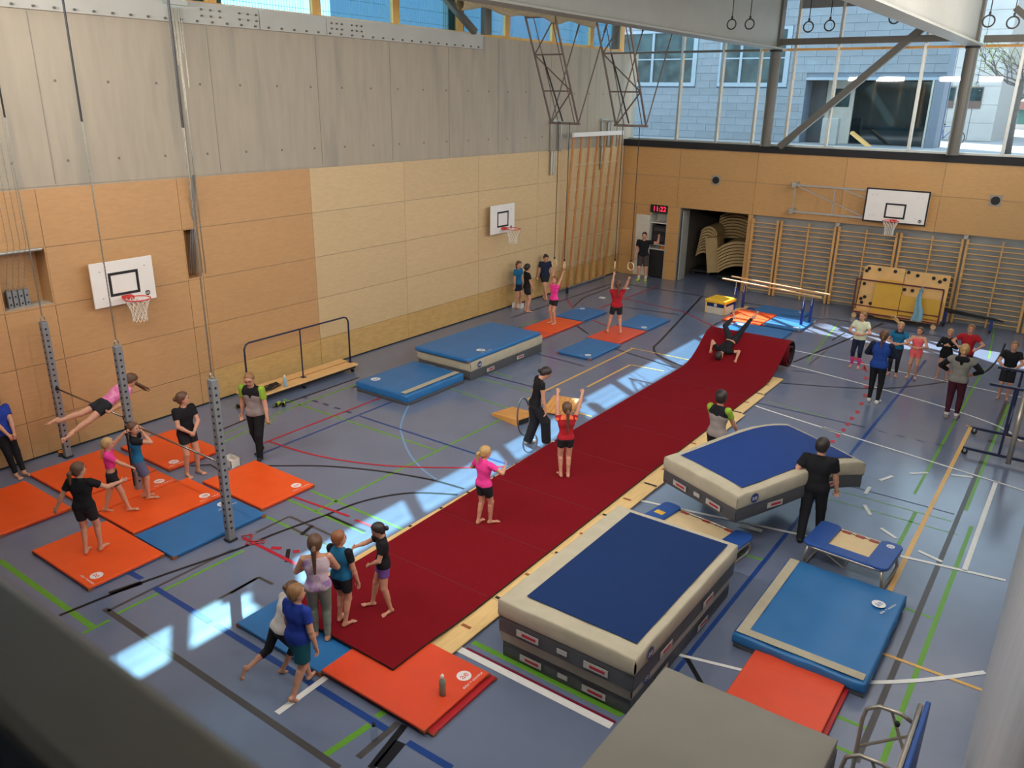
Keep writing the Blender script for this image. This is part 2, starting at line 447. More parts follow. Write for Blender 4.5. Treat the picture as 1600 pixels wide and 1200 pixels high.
# ------------------------------------------------------------------ the hall: floor, walls, roof
XW, YW = -14.70, 27.32
floor = struct(MB().box(-15.4, -3.2, -0.2, 6.2, 33.2, 0).build('floor', M_floor))
LC = {'red': (178, 32, 54), 'blue': (34, 66, 132), 'green': (100, 154, 50), 'sky': (116, 150, 190), 'black': (26, 24, 28), 'gray': (76, 72, 72),
      'white': (226, 224, 220), 'darkred': (112, 22, 48), 'yellow': (222, 172, 92), 'navy': (34, 46, 92)}
LM = {k: pm('line_' + k, v, 0.32, var=0.04, scale=9, spec=0.22) for k, v in LC.items()}
LZ = {k: 0.0008 + 0.0005 * i for i, k in enumerate(('green', 'gray', 'sky', 'navy', 'blue', 'black', 'darkred', 'red', 'yellow', 'white'))}
def smooth_pts(p):
    if len(p) < 4: return p
    out = []
    for i in range(len(p) - 1):
        p0 = p[max(0, i - 1)]; p1 = p[i]; p2 = p[i + 1]; p3 = p[min(len(p) - 1, i + 2)]
        for k in range(4):
            t = k / 4
            out.append(tuple(0.5 * (2 * p1[a] + (p2[a] - p0[a]) * t + (2 * p0[a] - 5 * p1[a] + 4 * p2[a] - p3[a]) * t * t + (3 * p1[a] - p0[a] - 3 * p2[a] + p3[a]) * t ** 3) for a in (0, 1)))
    return out + [p[-1]]
def court_line(c, w, pts):
    st = len({round(a[0], 2) for a in pts}) == 1 or len({round(a[1], 2) for a in pts}) == 1
    pts = [Vector((a, b, 0)) for a, b in ((pts[0], pts[-1]) if st else smooth_pts(pts))]
    vs = []; z = LZ[c]
    for i, p in enumerate(pts):
        d = (pts[min(i + 1, len(pts) - 1)] - pts[max(i - 1, 0)]).normalized()
        n = Vector((-d.y, d.x, 0)) * w / 2
        vs += [(p + n).to_tuple()[:2] + (z,), (p - n).to_tuple()[:2] + (z,)]
    fs = [(2 * i, 2 * i + 1, 2 * i + 3, 2 * i + 2) for i in range(len(pts) - 1)]
    MB().add(vs, fs).build('court_line', LM[c], floor)
for c, w, p in LINES: court_line(c, w, p)

# left wall: concrete above, birch plywood panels below, a niche and a slot cut in
wl = MB()
wl.box(-15.3, -3.2, 4.75, XW - 0.01, 28.0, 7.86)
wl.box(-15.3, -3.2, 0, -15.12, 28.0, 4.75)
for y0, y1, z0, z1 in ((-3.2, 5.72, 0, 4.75), (6.55, 9.20, 0, 4.75), (9.52, 28.0, 0, 4.75), (5.72, 6.55, 0, 2.75), (5.72, 6.55, 3.75, 4.75), (9.20, 9.52, 0, 2.73), (9.20, 9.52, 3.74, 4.75)):
    wl.box(-15.12, y0, z0, XW - 0.022, y1, z1)
wall_left = struct(wl.build('wall_left', M_conc))
rows = [(0.0, 0.71), (0.71, 1.71), (1.71, 2.70), (2.70, 3.73), (3.73, 4.72)]
cols = [(-3.2, 0.0), (0.0, 3.0), (3.0, 5.70), (5.70, 6.54), (6.54, 9.18), (9.18, 9.52), (9.52, 12.49), (12.49, 15.58), (15.58, 18.68), (18.68, 21.72), (21.72, 24.80), (24.80, 27.31)]
g = 0.005
for ci, (a, b) in enumerate(cols):
    for ri, (c, d) in enumerate(rows):
        mt = (M_woodd if b < 12.6 else M_woodl) if ri else M_woody
        if ri == 0 and b < 9.6: mt = M_woodd
        if b - a < 0.9 and ri == 3: continue
        MB().box(XW - 0.02, a + g, c + g, XW, b - g, d - g).build('wood_panel', mt, wall_left)
# reveals of niche and slot
nb = MB()
for y0, y1 in ((5.70, 6.54), (9.18, 9.52)):
    nb.box(-15.11, y0, 2.72, -15.09, y1, 3.75); nb.box(-15.09, y0, 2.70, XW, y1, 2.735); nb.box(-15.09, y0, 3.715, XW, y1, 3.74)
    nb.box(-15.09, y0, 2.735, XW, y0 + 0.02, 3.715); nb.box(-15.09, y1 - 0.02, 2.735, XW, y1, 3.715)
nb.build('niche_lining', M_woodd, wall_left)
# formwork joints and tie holes
jt = MB()
for y in (6.9, 9.5, 10.2, 12.9, 15.2, 17.4, 19.6, 22.3, 24.6):
    jt.box(XW - 0.02, y, 4.78, XW - 0.004, y + 0.012, 7.5 if y < 18.7 else 7.84)
jt.build('formwork_joint', pm('concrete_joint', (138, 130, 118), 0.9), wall_left)
th = MB()
for z in (5.15, 6.45):
    for k in range(26): th.cyl((XW - 0.02, 3.5 + k * 0.92, z), (XW - 0.003, 3.5 + k * 0.92, z), 0.024, n=8)
th.build('tie_hole', pm('tie_hole_grey', (116, 108, 98), 0.9), wall_left, kind='stuff')
sk = MB().box(XW - 0.005, -3.2, 0.0, XW + 0.006, 27.3, 0.035).build('baseboard_left', M_black); struct(sk)

# end wall
we = MB()
we.box(-15.3, YW + 0.02, 2.66, 6.2, 28.0, 4.74)
we.box(-9.70, YW + 0.16, 0, 6.2, 28.0, 2.66)
we.box(-15.3, YW + 0.02, 0, -13.44, 28.0, 2.66); we.box(-12.77, YW + 0.02, 0, -12.29, 28.0, 2.66)
we.box(-9.75, YW + 0.02, 0, -9.62, 28.0, 2.66)
we.box(-13.44, YW + 0.02, 2.40, -12.77, 28.0, 2.66)
wall_end = struct(we.build('wall_end', M_concr))
def epanel(x0, x1, z0, z1, m=M_woode):
    MB().box(x0 + g, YW, z0 + g, x1 - g, YW + 0.02, z1 - g).build('wood_panel', m, wall_end)
ex = [-14.69, -12.44, -9.65, -6.80, -4.0, -1.2, 1.6, 4.4]
for a, b in zip(ex[:-1], ex[1:]):
    epanel(a, b, 3.72, 4.70); epanel(a, b, 2.66, 3.72)
epanel(-14.69, -14.05, 1.72, 2.66); epanel(-14.69, -14.05, 0.70, 1.72); epanel(-14.69, -14.05, 0, 0.70)
epanel(-14.05, -13.44, 2.40, 2.66); epanel(-14.05, -13.44, 1.30, 2.40); epanel(-14.05, -13.44, 0, 1.30)
for z0, z1 in ((0, 0.70), (0.70, 1.72), (1.72, 2.66)): epanel(-12.77, -12.28, z0, z1)
MB().box(-9.76, YW - 0.02, 0, -9.60, YW + 0.02, 2.66).build('door_jamb', M_woode, wall_end)
sill = struct(MB().box(-14.72, YW - 0.06, 4.71, 6.2, YW + 0.3, 4.93).build('trim_1', M_black))
# storage room behind the big opening
st = MB()
st.box(-13.5, 28.0, 0, -12.42, 32.6, 3.0); st.box(-9.0, 28.0, 0, -8.9, 32.6, 3.0); st.box(-13.5, 32.6, 0, -8.9, 32.8, 3.0); st.box(-13.5, 28.0, 2.95, -8.9, 32.8, 3.1)
wall_store = struct(st.build('wall_storage', pm('storage_wall', (84, 78, 68), 0.9)))
dl = thing('sliding_door', 'grey door leaf standing open at the left of the storage opening', 'door', (-12.22, YW + 0.1, 0))
MB().box(0, 0, 0.01, 0.05, 0.50, 2.55).build('leaf', pm('door_grey', (150, 150, 144), 0.5), dl, bevel=0.004)
MB().tube([(0.05, 0.12, 1.0), (0.11, 0.12, 1.0), (0.11, 0.25, 1.0)], 0.012).build('handle', M_alu, dl)

# window band of the end wall
win_x = [-14.62, -12.72, -11.24, -9.98, -8.88, -7.56, -5.13, -2.65, -0.2, 2.3, 4.9]
for i in range(len(win_x) - 1):
    a, b = win_x[i], win_x[i + 1]
    w = thing('window_%d' % (i + 1), '', '', ((a + b) / 2, YW + 0.12, 4.93)); w['kind'] = 'structure'; del w['label']; del w['category']
    hw = (b - a) / 2
    MB().box(hw - 0.04, -0.07, 0, hw + 0.04, 0.05, 4.4).build('mullion', M_alu, w, bevel=0.006)
    MB().box(hw - 0.035, 0.05, 0, hw + 0.035, 0.10, 4.4).build('mullion_wood', M_wframe, w)
    MB().box(-hw + 0.04, -0.06, 2.89, hw - 0.04, 0.08, 2.96).build('transom', M_wframe if i > 2 else M_steeld, w, bevel=0.004)
    MB().box(-hw + 0.04, -0.05, 0.0, hw - 0.04, 0.08, 0.06).build('sill_frame', M_alu, w)
    for z0, z1 in ((0.06, 2.89), (2.96, 4.4)):
        MB().box(-hw + 0.04, 0.02, z0, hw - 0.04, 0.03, z1).build('pane', M_glass, w)
    if i in (4, 5):
        MB().box(-hw + 0.05, -0.05, 4.10, hw - 0.05, 0.0, 4.38).build('blind_box', pm('blind_grey', (112, 112, 112), 0.6), w)

# clerestory of the left wall
cy = [-3.2, -1.0, 1.6, 4.2, 6.6, 9.0, 10.55, 13.22, 15.75, 18.2, 20.35, 22.8, 25.1, 27.2]
M_screen = pm('screen_wire', (150, 158, 160), 0.4, metal=0.6)
for i in range(len(cy) - 1):
    a, b = cy[i], cy[i + 1]
    w = thing('window_%d' % (i + 21), '', '', (XW - 0.30, (a + b) / 2, 7.86)); w['kind'] = 'structure'; del w['label']; del w['category']
    h = (b - a) / 2
    MB().box(-0.05, h - 0.12, 0, 0.05, h + 0.12, 1.40).build('post', M_wframe, w, bevel=0.006)
    MB().box(-0.04, -h + 0.06, 0, 0.04, h - 0.06, 0.10).build('bottom_rail', M_wframe, w)
    MB().box(-0.04, -h + 0.06, 1.32, 0.04, h - 0.06, 1.40).build('top_rail', M_wframe, w)
    MB().box(-0.005, -h + 0.06, 0.07, 0.005, h - 0.06, 1.32).build('pane', M_glassc, w)
    if a > 5 and i not in (10,):
        sc = MB(); n = int((2 * h - 0.2) / 0.075)
        for k in range(n): sc.box(-0.104, -h + 0.1 + k * 0.075, 0.02, -0.098, -h + 0.106 + k * 0.075, 1.2)
        for z in (0.2, 0.5, 0.8, 1.1): sc.box(-0.110, -h + 0.08, z, -0.104, h - 0.08, z + 0.008)
        sc.build('mesh_screen', M_screen, w, kind='stuff')
for y in (10.55, 18.2):  # added sun blockers that make the gaps in the floor's sun strip
    o = MB().box(-0.10, -0.33, 0, 0.10, 0.33, 1.42).build('sun_block_post', M_steeld, bevel=0.006, loc=(-15.19, y, 7.865)); tag(o, 'wide dark post added outside the clerestory to block sun, %s' % ('behind the round post' if y > 15 else 'above the chain bundle'), 'post')
struct(MB().box(-15.06, -3.2, 9.26, XW - 0.2, 28.0, 9.9).build('trim_2', M_conc))
ceiling = struct(MB().box(-15.1, -3.4, 9.70, 6.2, 28.35, 9.95).build('ceiling', M_ceil))

# near and far sides behind the viewer, out of frame
struct(MB().box(-15.3, -3.4, 0, 6.2, -3.2, 9.8).build('wall_near', M_white))
gal = MB().box(-15.0, -3.2, 4.75, 6.0, 0.30, 4.98)
struct(gal.build('floor_gallery', pm('gallery_floor', (46, 58, 68), 0.4)))

# ------------------------------------------------------------------ roof steel
def ibeam(name, label, x, y0, y1, zb, zt, fw, web, fl=0.05):
    t = thing(name, label, 'beam', (x, (y0 + y1) / 2, zb))
    L = (y1 - y0) / 2; H = zt - zb
    MB().box(-fw / 2, -L, 0, fw / 2, L, fl).build('lower_flange', M_steel, t, bevel=0.006)
    MB().box(-fw / 2, -L, H - fl, fw / 2, L, H).build('upper_flange', M_steel, t, bevel=0.006)
    MB().box(-web / 2, -L, fl, web / 2, L, H - fl).build('web', M_steel, t)
    return t
ibeam('roof_beam', 'deep grey steel roof beam whose end rests on the left round column', -9.3, -3.1, 27.2, 7.83, 9.68, 0.46, 0.06)
ibeam('roof_beam', 'deep grey steel roof beam whose end rests on the right round column', -3.82, -3.1, 27.2, 7.83, 9.68, 0.46, 0.06)
for x, lab in ((-9.32, 'grey round steel column by the second window field, under the left roof beam'), (-3.84, 'grey round steel column in front of the tree outside, under the right roof beam')):
    t = thing('steel_column', lab, 'column', (x, 26.9, 4.93))
    MB().cyl((0, 0, 0), (0, 0, 2.84), 0.165, n=20).build('shaft', M_steeld, t, smooth=False)
    MB().cyl((0, 0, 2.84), (0, 0, 2.90), 0.19, n=20).build('cap', M_black, t)
    MB().box(-0.12, -0.16, 2.95, 0.12, 0.16, 4.75).build('head_post', M_steeld, t, bevel=0.005)
def brace(p, q, lab, w=0.16, h=0.2):
    c = (Vector(p) + Vector(q)) / 2
    o = MB().bar(Vector(p) - c, Vector(q) - c, w, h, (0, 1, 0)).build('diagonal_brace', M_steeld, bevel=0.006, loc=c)
    tag(o, lab, 'brace'); return o
brace((-8.85, 26.9, 4.93), (-5.1, 26.9, 8.42), 'long grey diagonal steel brace across the end windows between the two columns', 0.2, 0.2)
brace((-3.0, 26.9, 8.75), (-0.2, 26.9, 6.5), 'grey diagonal steel brace at the far right end of the window band')
o = MB().box(-2.6, -0.09, -0.09, 2.6, 0.09, 0.09).build('tie_beam', M_steeld, bevel=0.006, loc=(-6.6, 26.9, 8.05)); tag(o, 'horizontal grey steel tie beam above the end window transom between the columns', 'beam')
o = MB().box(-2.6, -0.09, -0.09, 2.6, 0.09, 0.09).build('tie_beam', M_steeld, bevel=0.006, loc=(-1.0, 26.9, 8.00)); tag(o, 'horizontal grey steel tie beam right of the right column', 'beam')
# wall steel on the concrete
eb = thing('edge_beam', 'long grey bolted steel plate beam along the top of the concrete wall', 'beam', (XW, 8.0, 7.52))
for a, b in ((-11, 3.38), (3.40, 5.16), (5.18, 10.73)):
    MB().box(-0.02, a, 0, 0.10, b, 0.385).build('plate', M_plate, eb, bevel=0.005)
bt = MB()
for y in [(-4 + k * 0.33) for k in range(45)]: bt.cyl((0.10, y, 0.05), (0.135, y, 0.05), 0.022, n=6)
for y in (2.05, 2.25, 2.45, 2.9, 3.1, 3.3, 5.3, 5.45, 5.6, 5.9, 6.05, 6.2):
    for z in (0.26, 0.15): bt.cyl((0.10, y, z), (0.135, y, z), 0.02, n=6)
bt.build('bolt', M_steeld, eb, kind='stuff')
for (y0, z0, y1, z1), lab in (((15.2, 9.6, 18.0, 7.9), 'slanted grey steel roof strut in front of the left clerestory'), ((4.0, 9.6, 6.4, 7.9), 'slanted grey roof strut above the wall steel near the left chains')):
    o = MB().bar((0, y0 - 16, z0 - 8.7), (0, y1 - 16, z1 - 8.7), 0.16, 0.14).build('roof_strut', M_steeld, bevel=0.005, loc=(-14.3, 16, 8.7)); tag(o, lab, 'strut')
for y in (18.55, 25.6):
    o = MB().cyl((0, 0, 0), (0, 0, 1.8), 0.15, n=16).build('clerestory_post', M_steeld, loc=(-14.35, y, 7.88)); tag(o, 'round grey steel post before the left clerestory, %s' % ('at the end of the bolted plate beam' if y < 20 else 'in the far corner'), 'post')

# dividing curtain on the right
def cur(u, v):
    y = -2.5 + u * 29.6; z = v * 9.6
    return (0.024 + 0.045 * z + 0.010 * math.sin(y * 9) * min(1, z) + 0.005 * math.sin(y * 23 + 1) * min(1, z), y, z)
cm = pm('curtain_vinyl', (184, 186, 190), 0.55, var=0.05, scale=3, stretch=(1, 4, 0.3), bump=0.03, bscale=20)
cu = MB().grid(260, 10, cur)
cu.v += [(x + 0.012, y, z) for x, y, z in cu.v]; n_ = 261 * 11
cu.f += [tuple(reversed([i + n_ for i in f])) for f in cu.f]
o = cu.build('divider_curtain', cm, smooth=True); tag(o, 'tall light grey vinyl dividing curtain closing the hall on the right', 'curtain')

# gallery rail in front of the camera
rail = thing('gallery_rail', 'grey sheet-metal gallery railing blurred in the near left corner', 'railing', (-3.5, 0.0, 4.98))

M_galv = pm('galvanised_steel', (96, 92, 86), 0.4, metal=0.5, var=0.08, scale=5)
rb = MB().box(-3.2, 0.21, 0.745, 3.77, 0.32, 0.775); rb.build('rail_cap', M_galv, rail, bevel=0.012, seg=3)
MB().box(-3.2, 0.215, 0.0, 3.77, 0.235, 0.75).build('rail_sheet', pm('rail_sheet_grey', (54, 60, 66), 0.45, metal=0.3), rail)
for x in (-2.6, -1.2, 0.4, 1.8): MB().box(x, 0.16, 0.0, x + 0.04, 0.214, 0.75).build('post', M_galv, rail)

# ------------------------------------------------------------------ mats
M_or = pm('orange_vinyl', (238, 84, 24), 0.42, var=0.04, scale=3, bump=0.04, bscale=7, spec=0.5)
M_ord = pm('faded_orange_vinyl', (222, 74, 38), 0.38, var=0.04, scale=3, bump=0.05, bscale=7, spec=0.5)
M_orb = pm('dark_red_edge', (142, 34, 20), 0.5)
M_red = pm('red_vinyl', (178, 32, 38), 0.45)
M_bl = pm('blue_vinyl', (38, 106, 164), 0.42, var=0.05, scale=3, bump=0.05, bscale=7, spec=0.5)
M_bld = pm('blue_edge', (24, 66, 112), 0.5)
M_leather = pm('leather_corner', (150, 84, 44), 0.6)
M_logo = pm('logo_white', (232, 226, 224), 0.5, var=0.01)
M_lblue = pm('logo_blue', (36, 54, 110), 0.5, var=0.01)
def logo(parent, x, y, z, rz, s, matl, base=M_logo, rx=0.0, txt=None, name='logo'):
    """round emblem with the letters ae, lying flat on a surface"""
    n = 24
    o = MB().add([(s * math.cos(2 * math.pi * k / n), s * math.sin(2 * math.pi * k / n), 0) for k in range(n)], [tuple(range(n))]).build(name, base, parent)
    o.location = (x, y, z); o.rotation_euler = (rx, 0, rz)
    text('letters', 'ae', s * 1.5, matl, o, (0, s * 0.05, 0.0015), (0, 0, 0))
    if txt:
        text('lettering', txt, s * 0.62, base, o, (0, -s * 1.5, 0.001), (0, 0, 0))
    return o
def flat_mat(label, cx, cy, lx, ly, z0, col, edge, th=0.065, lg=None, rz=0.0, group='thin floor mats', base=None, cat='mat'):
    """thin gym mat; lg = (corner sx, sy, logo turn)"""
    t = thing('gym_mat', label, cat, (cx, cy, z0), rz, group)
    MB().box(-lx / 2, -ly / 2, th * 0.35, lx / 2, ly / 2, th).build('cover', col, t, bevel=0.014, seg=3)
    MB().box(-lx / 2 + 0.006, -ly / 2 + 0.006, 0, lx / 2 - 0.006, ly / 2 - 0.006, th * 0.38).build('base', base or edge, t, bevel=0.008)
    for sx in (-1, 1):
        for sy in (-1, 1):
            a, b = sx * lx / 2, sy * ly / 2
            MB().prism([(a + sx * 0.004, b + sy * 0.004), (a - sx * 0.07, b + sy * 0.004), (a + sx * 0.004, b - sy * 0.07)][::(1 if sx * sy > 0 else -1)], 0.006, th * 0.8).build('corner_patch', M_leather, t)
    if lg:
        sx, sy, r = lg
        logo(t, sx * (lx / 2 - 0.20), sy * (ly / 2 - 0.22), th + 0.0015, r, 0.085, col, txt='alder + eisenhut')
    return t
HB = 'mats under the horizontal bars'
flat_mat('orange mat nearest the camera in the bar corner, under the girl seen from behind', -10.66, 4.72, 1.56, 1.10, 0, M_or, M_orb, lg=(1, -1, 0), group=HB, base=M_bld)
flat_mat('orange mat cut off by the left edge of the photo', -13.05, 4.62, 1.56, 1.07, 0, M_or, M_orb, group=HB)
flat_mat('orange mat lying against the wall mats, under the swinging girl', -13.27, 6.03, 1.56, 1.42, 0, M_or, M_orb, group=HB)
flat_mat('narrow orange mat between the first two bar posts with a logo', -12.13, 6.02, 0.62, 1.42, 0, M_or, M_orb, group=HB, lg=(1, 1, R(90)))
flat_mat('orange mat by the wall behind the clapping-hands girl in black', -13.10, 7.42, 1.56, 1.08, 0, M_or, M_orb, group=HB, lg=(1, -1, R(90)))
flat_mat('orange mat directly beside the blue one, under the girl hanging on the bar', -11.27, 6.10, 1.02, 1.57, 0, M_or, M_orb, group=HB, lg=(1, 1, R(90)))
flat_mat('blue mat between the orange mats at the foot of the near bar post', -10.19, 6.09, 0.98, 1.60, 0, M_bl, M_bld, group=HB, lg=(-1, 1, R(90)))
flat_mat('orange mat by the walking coach, nearest the middle of the hall', -10.66, 7.50, 1.58, 1.08, 0, M_or, M_orb, group=HB, lg=(1, 1, R(90)))
RG = 'mats under the swinging rings'
flat_mat('orange mat under the girl in pink at the rings', -12.31, 19.23, 0.98, 1.52, 0, M_or, M_orb, group=RG)
flat_mat('darker orange mat half hidden behind the big blue mat', -12.30, 17.68, 0.98, 1.52, 0, M_ord, M_orb, group=RG)
flat_mat('blue mat behind the orange mat of the girl in pink', -12.35, 20.83, 0.98, 1.48, 0, M_bl, M_bld, group=RG, lg=(-1, 1, 0))
flat_mat('orange mat under the girl in red at the rings', -10.37, 19.49, 0.99, 1.58, 0, M_ord, M_orb, group=RG)
flat_mat('blue mat behind the girl in red at the rings', -10.38, 21.15, 0.99, 1.55, 0, M_bl, M_bld, group=RG, lg=(1, -1, 0))
flat_mat('blue mat in front of the orange mat of the girl in red', -10.29, 17.84, 1.02, 1.62, 0, M_bl, M_bld, group=RG, lg=(1, -1, 0))
PB = 'mats under the parallel bars'
flat_mat('orange mat under the left half of the parallel bars', -8.10, 23.78, 1.16, 1.56, 0, M_or, M_orb, group=PB)
flat_mat('blue mat under the right half of the parallel bars', -6.93, 23.95, 1.12, 1.56, 0, M_bl, M_bld, group=PB, lg=(1, -1, R(90)))
flat_mat('blue mat in front of the parallel bars, sunlit', -7.36, 22.44, 1.68, 0.98, 0, M_bl, M_bld, group=PB, lg=(-1, 1, 0))
flat_mat('blue mat at the back under the parallel bars', -7.55, 25.1, 1.5, 0.9, 0, M_bl, M_bld, group=PB, lg=(1, 1, 0))
ST = 'mats at the start of the runner'
flat_mat('blue mat under the near left corner of the red runner', -6.92, 5.42, 1.54, 1.06, 0, M_bl, M_bld, group=ST)
flat_mat('red mat under the bottle mat at the runner start', -5.29, 5.52, 1.57, 1.10, 0, M_red, M_red, th=0.045, group=ST)
flat_mat('orange mat with the grey bottle on it at the near end of the runner', -5.36, 5.47, 1.57, 1.12, 0.046, M_ord, M_orb, th=0.05, group=ST, lg=(1, 1, R(90)))
LD = 'mats beside the curtain'
flat_mat('red mat under the orange mat next to the grey box', -1.70, 7.74, 1.02, 1.38, 0, M_red, M_red, th=0.045, group=LD)
flat_mat('orange mat between the grey box and the blue crash mat', -1.76, 7.78, 1.04, 1.40, 0.046, M_ord, M_orb, th=0.05, group=LD)

# ------------------------------------------------------------------ crash mats
M_beige = pm('beige_canvas', (178, 168, 146), 0.65, var=0.07, scale=5, bump=0.12, bscale=9, spec=0.3)
M_beiged = pm('grey_canvas', (176, 166, 150), 0.65, var=0.07, scale=5, bump=0.12, bscale=9, spec=0.3)
M_char = pm('charcoal_vinyl', (74, 74, 76), 0.55, var=0.08, scale=4, bump=0.06, bscale=9)
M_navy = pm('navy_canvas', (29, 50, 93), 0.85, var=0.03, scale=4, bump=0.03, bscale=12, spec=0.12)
M_navyb = pm('navy_canvas_lit', (30, 58, 120), 0.7, var=0.04, scale=4, bump=0.03, bscale=12, spec=0.2)  # navy canvas again, with brighter light put into the colour
M_tagw = pm('tag_pale', (176, 172, 166), 0.5)
M_tagr = pm('tag_red', (170, 34, 48), 0.5)
def warp_build(mb_list, t, fn):
    for name, mb, mat, bev in mb_list:
        mb.v = [fn(*v) for v in mb.v]; mb.build(name, mat, t, bevel=bev, seg=3, smooth=False)
def slab(x0, y0, z0, x1, y1, z1, nx=12, ny=16, wob=0.0, seed=0):
    """subdivided box with slightly wrinkled sides"""
    mb = MB(); rr = random.Random(seed)
    ph = [rr.uniform(0, 6) for _ in range(6)]
    def w(x, y, z):
        a = wob * (math.sin(x * 9 + ph[0]) + math.sin(y * 8 + ph[1]) + 0.8 * math.sin(x * 21 + ph[2]) * math.sin(y * 17 + ph[3])) * 0.5
        return a
    def top(u, v): x = x0 + (x1 - x0) * u; y = y0 + (y1 - y0) * v; return (x, y, z1 + w(x, y, z1) * 0.6)
    def bot(u, v): x = x0 + (x1 - x0) * u; y = y1 + (y0 - y1) * v; return (x, y, z0)
    mb.grid(nx, ny, top); mb.grid(nx, ny, bot)
    def side(P, Q, out):
        n = nx if abs(P[0] - Q[0]) > abs(P[1] - Q[1]) else ny
        def fn(u, v):
            x = P[0] + (Q[0] - P[0]) * u; y = P[1] + (Q[1] - P[1]) * u; z = z0 + (z1 - z0) * v
            b = math.sin(v * math.pi) * (abs(w(x * 1.3, y * 1.3, 0)) * 1.5)
            zt = w(x, y, z) * 0.6 if v == 1 else 0
            return (x + out[0] * b, y + out[1] * b, z + zt)
        mb.grid(n, 3, fn)
    side((x0, y0), (x1, y0), (0, -1)); side((x1, y0), (x1, y1), (1, 0)); side((x1, y1), (x0, y1), (0, 1)); side((x0, y1), (x0, y0), (-1, 0))
    return mb
def weld(o):
    w = o.modifiers.new('weld', 'WELD'); w.merge_threshold = 0.002
    o.modifiers.move(len(o.modifiers) - 1, 0)
def tag_label(parent, w, h, loc, rot):
    o = MB().box(-w / 2, -0.003, -h / 2, w / 2, 0.003, h / 2).build('handle_tag', M_tagw, parent); o.location = loc; o.rotation_euler = rot
    MB().box(-w * 0.25, -0.006, -h * 0.2, w * 0.38, -0.0031, h * 0.2).build('red_strip', M_tagr, o)
def crash_mat(label, cx, cy, lx, ly, h, z0, rz=0.0, top=M_navy, side=M_beige, warp=None, seed=0, lgside=True, margins=(0.24, 0.10, 0.22, 0.10)):
    t = thing('crash_mat', label, 'crash mat', (cx, cy, z0), rz)
    fn = warp or (lambda x, y, z: (x, y, z))
    hx, hy = lx / 2, ly / 2
    def mk(name, mb, mat, bevel=0.0):
        mb.v = [fn(*v) for v in mb.v]
        o = mb.build(name, mat, t, smooth=True, bevel=bevel, seg=3); weld(o); return o
    mk('lower_band', slab(-hx + 0.01, -hy + 0.01, 0, hx - 0.01, hy - 0.01, h * 0.5, wob=0.006, seed=seed), M_char, 0.01)
    mk('upper_cover', slab(-hx, -hy, h * 0.48, hx, hy, h, wob=0.014, seed=seed + 1), side, 0.02)
    ml, mr, mf, mb_ = margins
    if top:
        mk('top_panel', MB().grid(10, 14, lambda u, v: (-hx + ml + (lx - ml - mr) * u, -hy + mf + (ly - mf - mb_) * v, h + 0.013)), top)
    def P(x, y, z): return Vector(fn(x, y, z))
    def put(x, y, side_):
        p = P(x, y, h * 0.24)
        if side_ == 'f': tag_label(t, 0.30, 0.085, (p.x, p.y - 0.012, p.z), (0, 0, 0))
        else: tag_label(t, 0.30, 0.085, (p.x + 0.012, p.y, p.z), (0, 0, R(90)))
    put(-hx + 0.42, -hy, 'f'); put(hx - 0.45, -hy, 'f')
    put(hx, -hy + 0.75, 's'); put(hx, 0.5, 's')
    p = P(0.0, -hy, h * 0.26)
    MB().box(-0.065, -0.003, -0.03, 0.065, 0.003, 0.03).build('care_label', M_tagw, t, loc=(p.x, p.y - 0.010, p.z))
    if lgside:
        p = P(hx, -hy + 0.32, h * 0.74)
        o = logo(t, p.x + 0.017, p.y, p.z, 0, 0.075, M_logo, base=M_lblue)
        o.rotation_euler = (R(90), 0, R(90))
        text('lettering', 'alder + eisenhut', 0.05, M_lblue, o, (0.02, -0.10, 0), (0, 0, 0))
    return t
crash_mat('lower of the two stacked crash mats in front of the runner, mostly hidden', -3.86, 7.86, 1.72, 2.80, 0.44, 0.0, side=M_beiged, top=None, seed=3)
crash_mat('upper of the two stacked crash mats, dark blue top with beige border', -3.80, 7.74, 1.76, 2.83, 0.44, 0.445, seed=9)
def cwarp(x, y, z):
    u = x / 0.82; v = y / 1.34
    s = -0.20 * (v * v) * 0.55 - 0.03 * u * v + 0.04 * math.sin(3 * v) + 0.07 * (1 - u * u) * (1 - v * v)
    return (x, y, z + s)
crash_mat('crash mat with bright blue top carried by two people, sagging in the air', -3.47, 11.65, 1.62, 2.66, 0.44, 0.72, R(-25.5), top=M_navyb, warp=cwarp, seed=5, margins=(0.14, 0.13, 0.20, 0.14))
# big blue landing block at the left wall
t = crash_mat('grey landing mat on the floor beneath the large thin blue mat at the left wall', -12.02, 15.42, 1.66, 2.98, 0.46, 0.0, top=None, seed=15)
t2 = thing('gym_mat', 'large blue mat lying on top of the grey landing mat at the left wall', 'mat', (-12.0, 15.30, 0.475))
o = slab(-0.83, -1.49, 0, 0.83, 1.49, 0.09, wob=0.01, seed=4).build('cover', M_bl, t2, smooth=True, bevel=0.02, seg=3); weld(o)
for sx in (-1, 1):
    for sy in (-1, 1): MB().box(sx * 0.81 - 0.03, sy * 1.47 - 0.03, 0.01, sx * 0.81 + 0.03, sy * 1.47 + 0.03, 0.07).build('corner_patch', M_leather, t2, bevel=0.01)
logo(t2, 0.62, -0.75, 0.105, R(90), 0.11, M_bl, txt='alder + eisenhut')
t3 = thing('gym_mat', 'low blue crash mat with a beige stripe in front of the big blue one', 'mat', (-12.02, 12.77, 0))
o = slab(-0.78, -0.95, 0, 0.78, 0.95, 0.07, wob=0.004, seed=21).build('base', M_char, t3, smooth=True, bevel=0.01); weld(o)
o = slab(-0.785, -0.955, 0.065, 0.785, 0.955, 0.24, wob=0.014, seed=22).build('cover', M_bl, t3, smooth=True, bevel=0.025, seg=3); weld(o)
MB().grid(2, 10, lambda u, v: (0.55 + 0.15 * u, -0.92 + 1.84 * v, 0.256)).build('stripe', M_beige, t3)
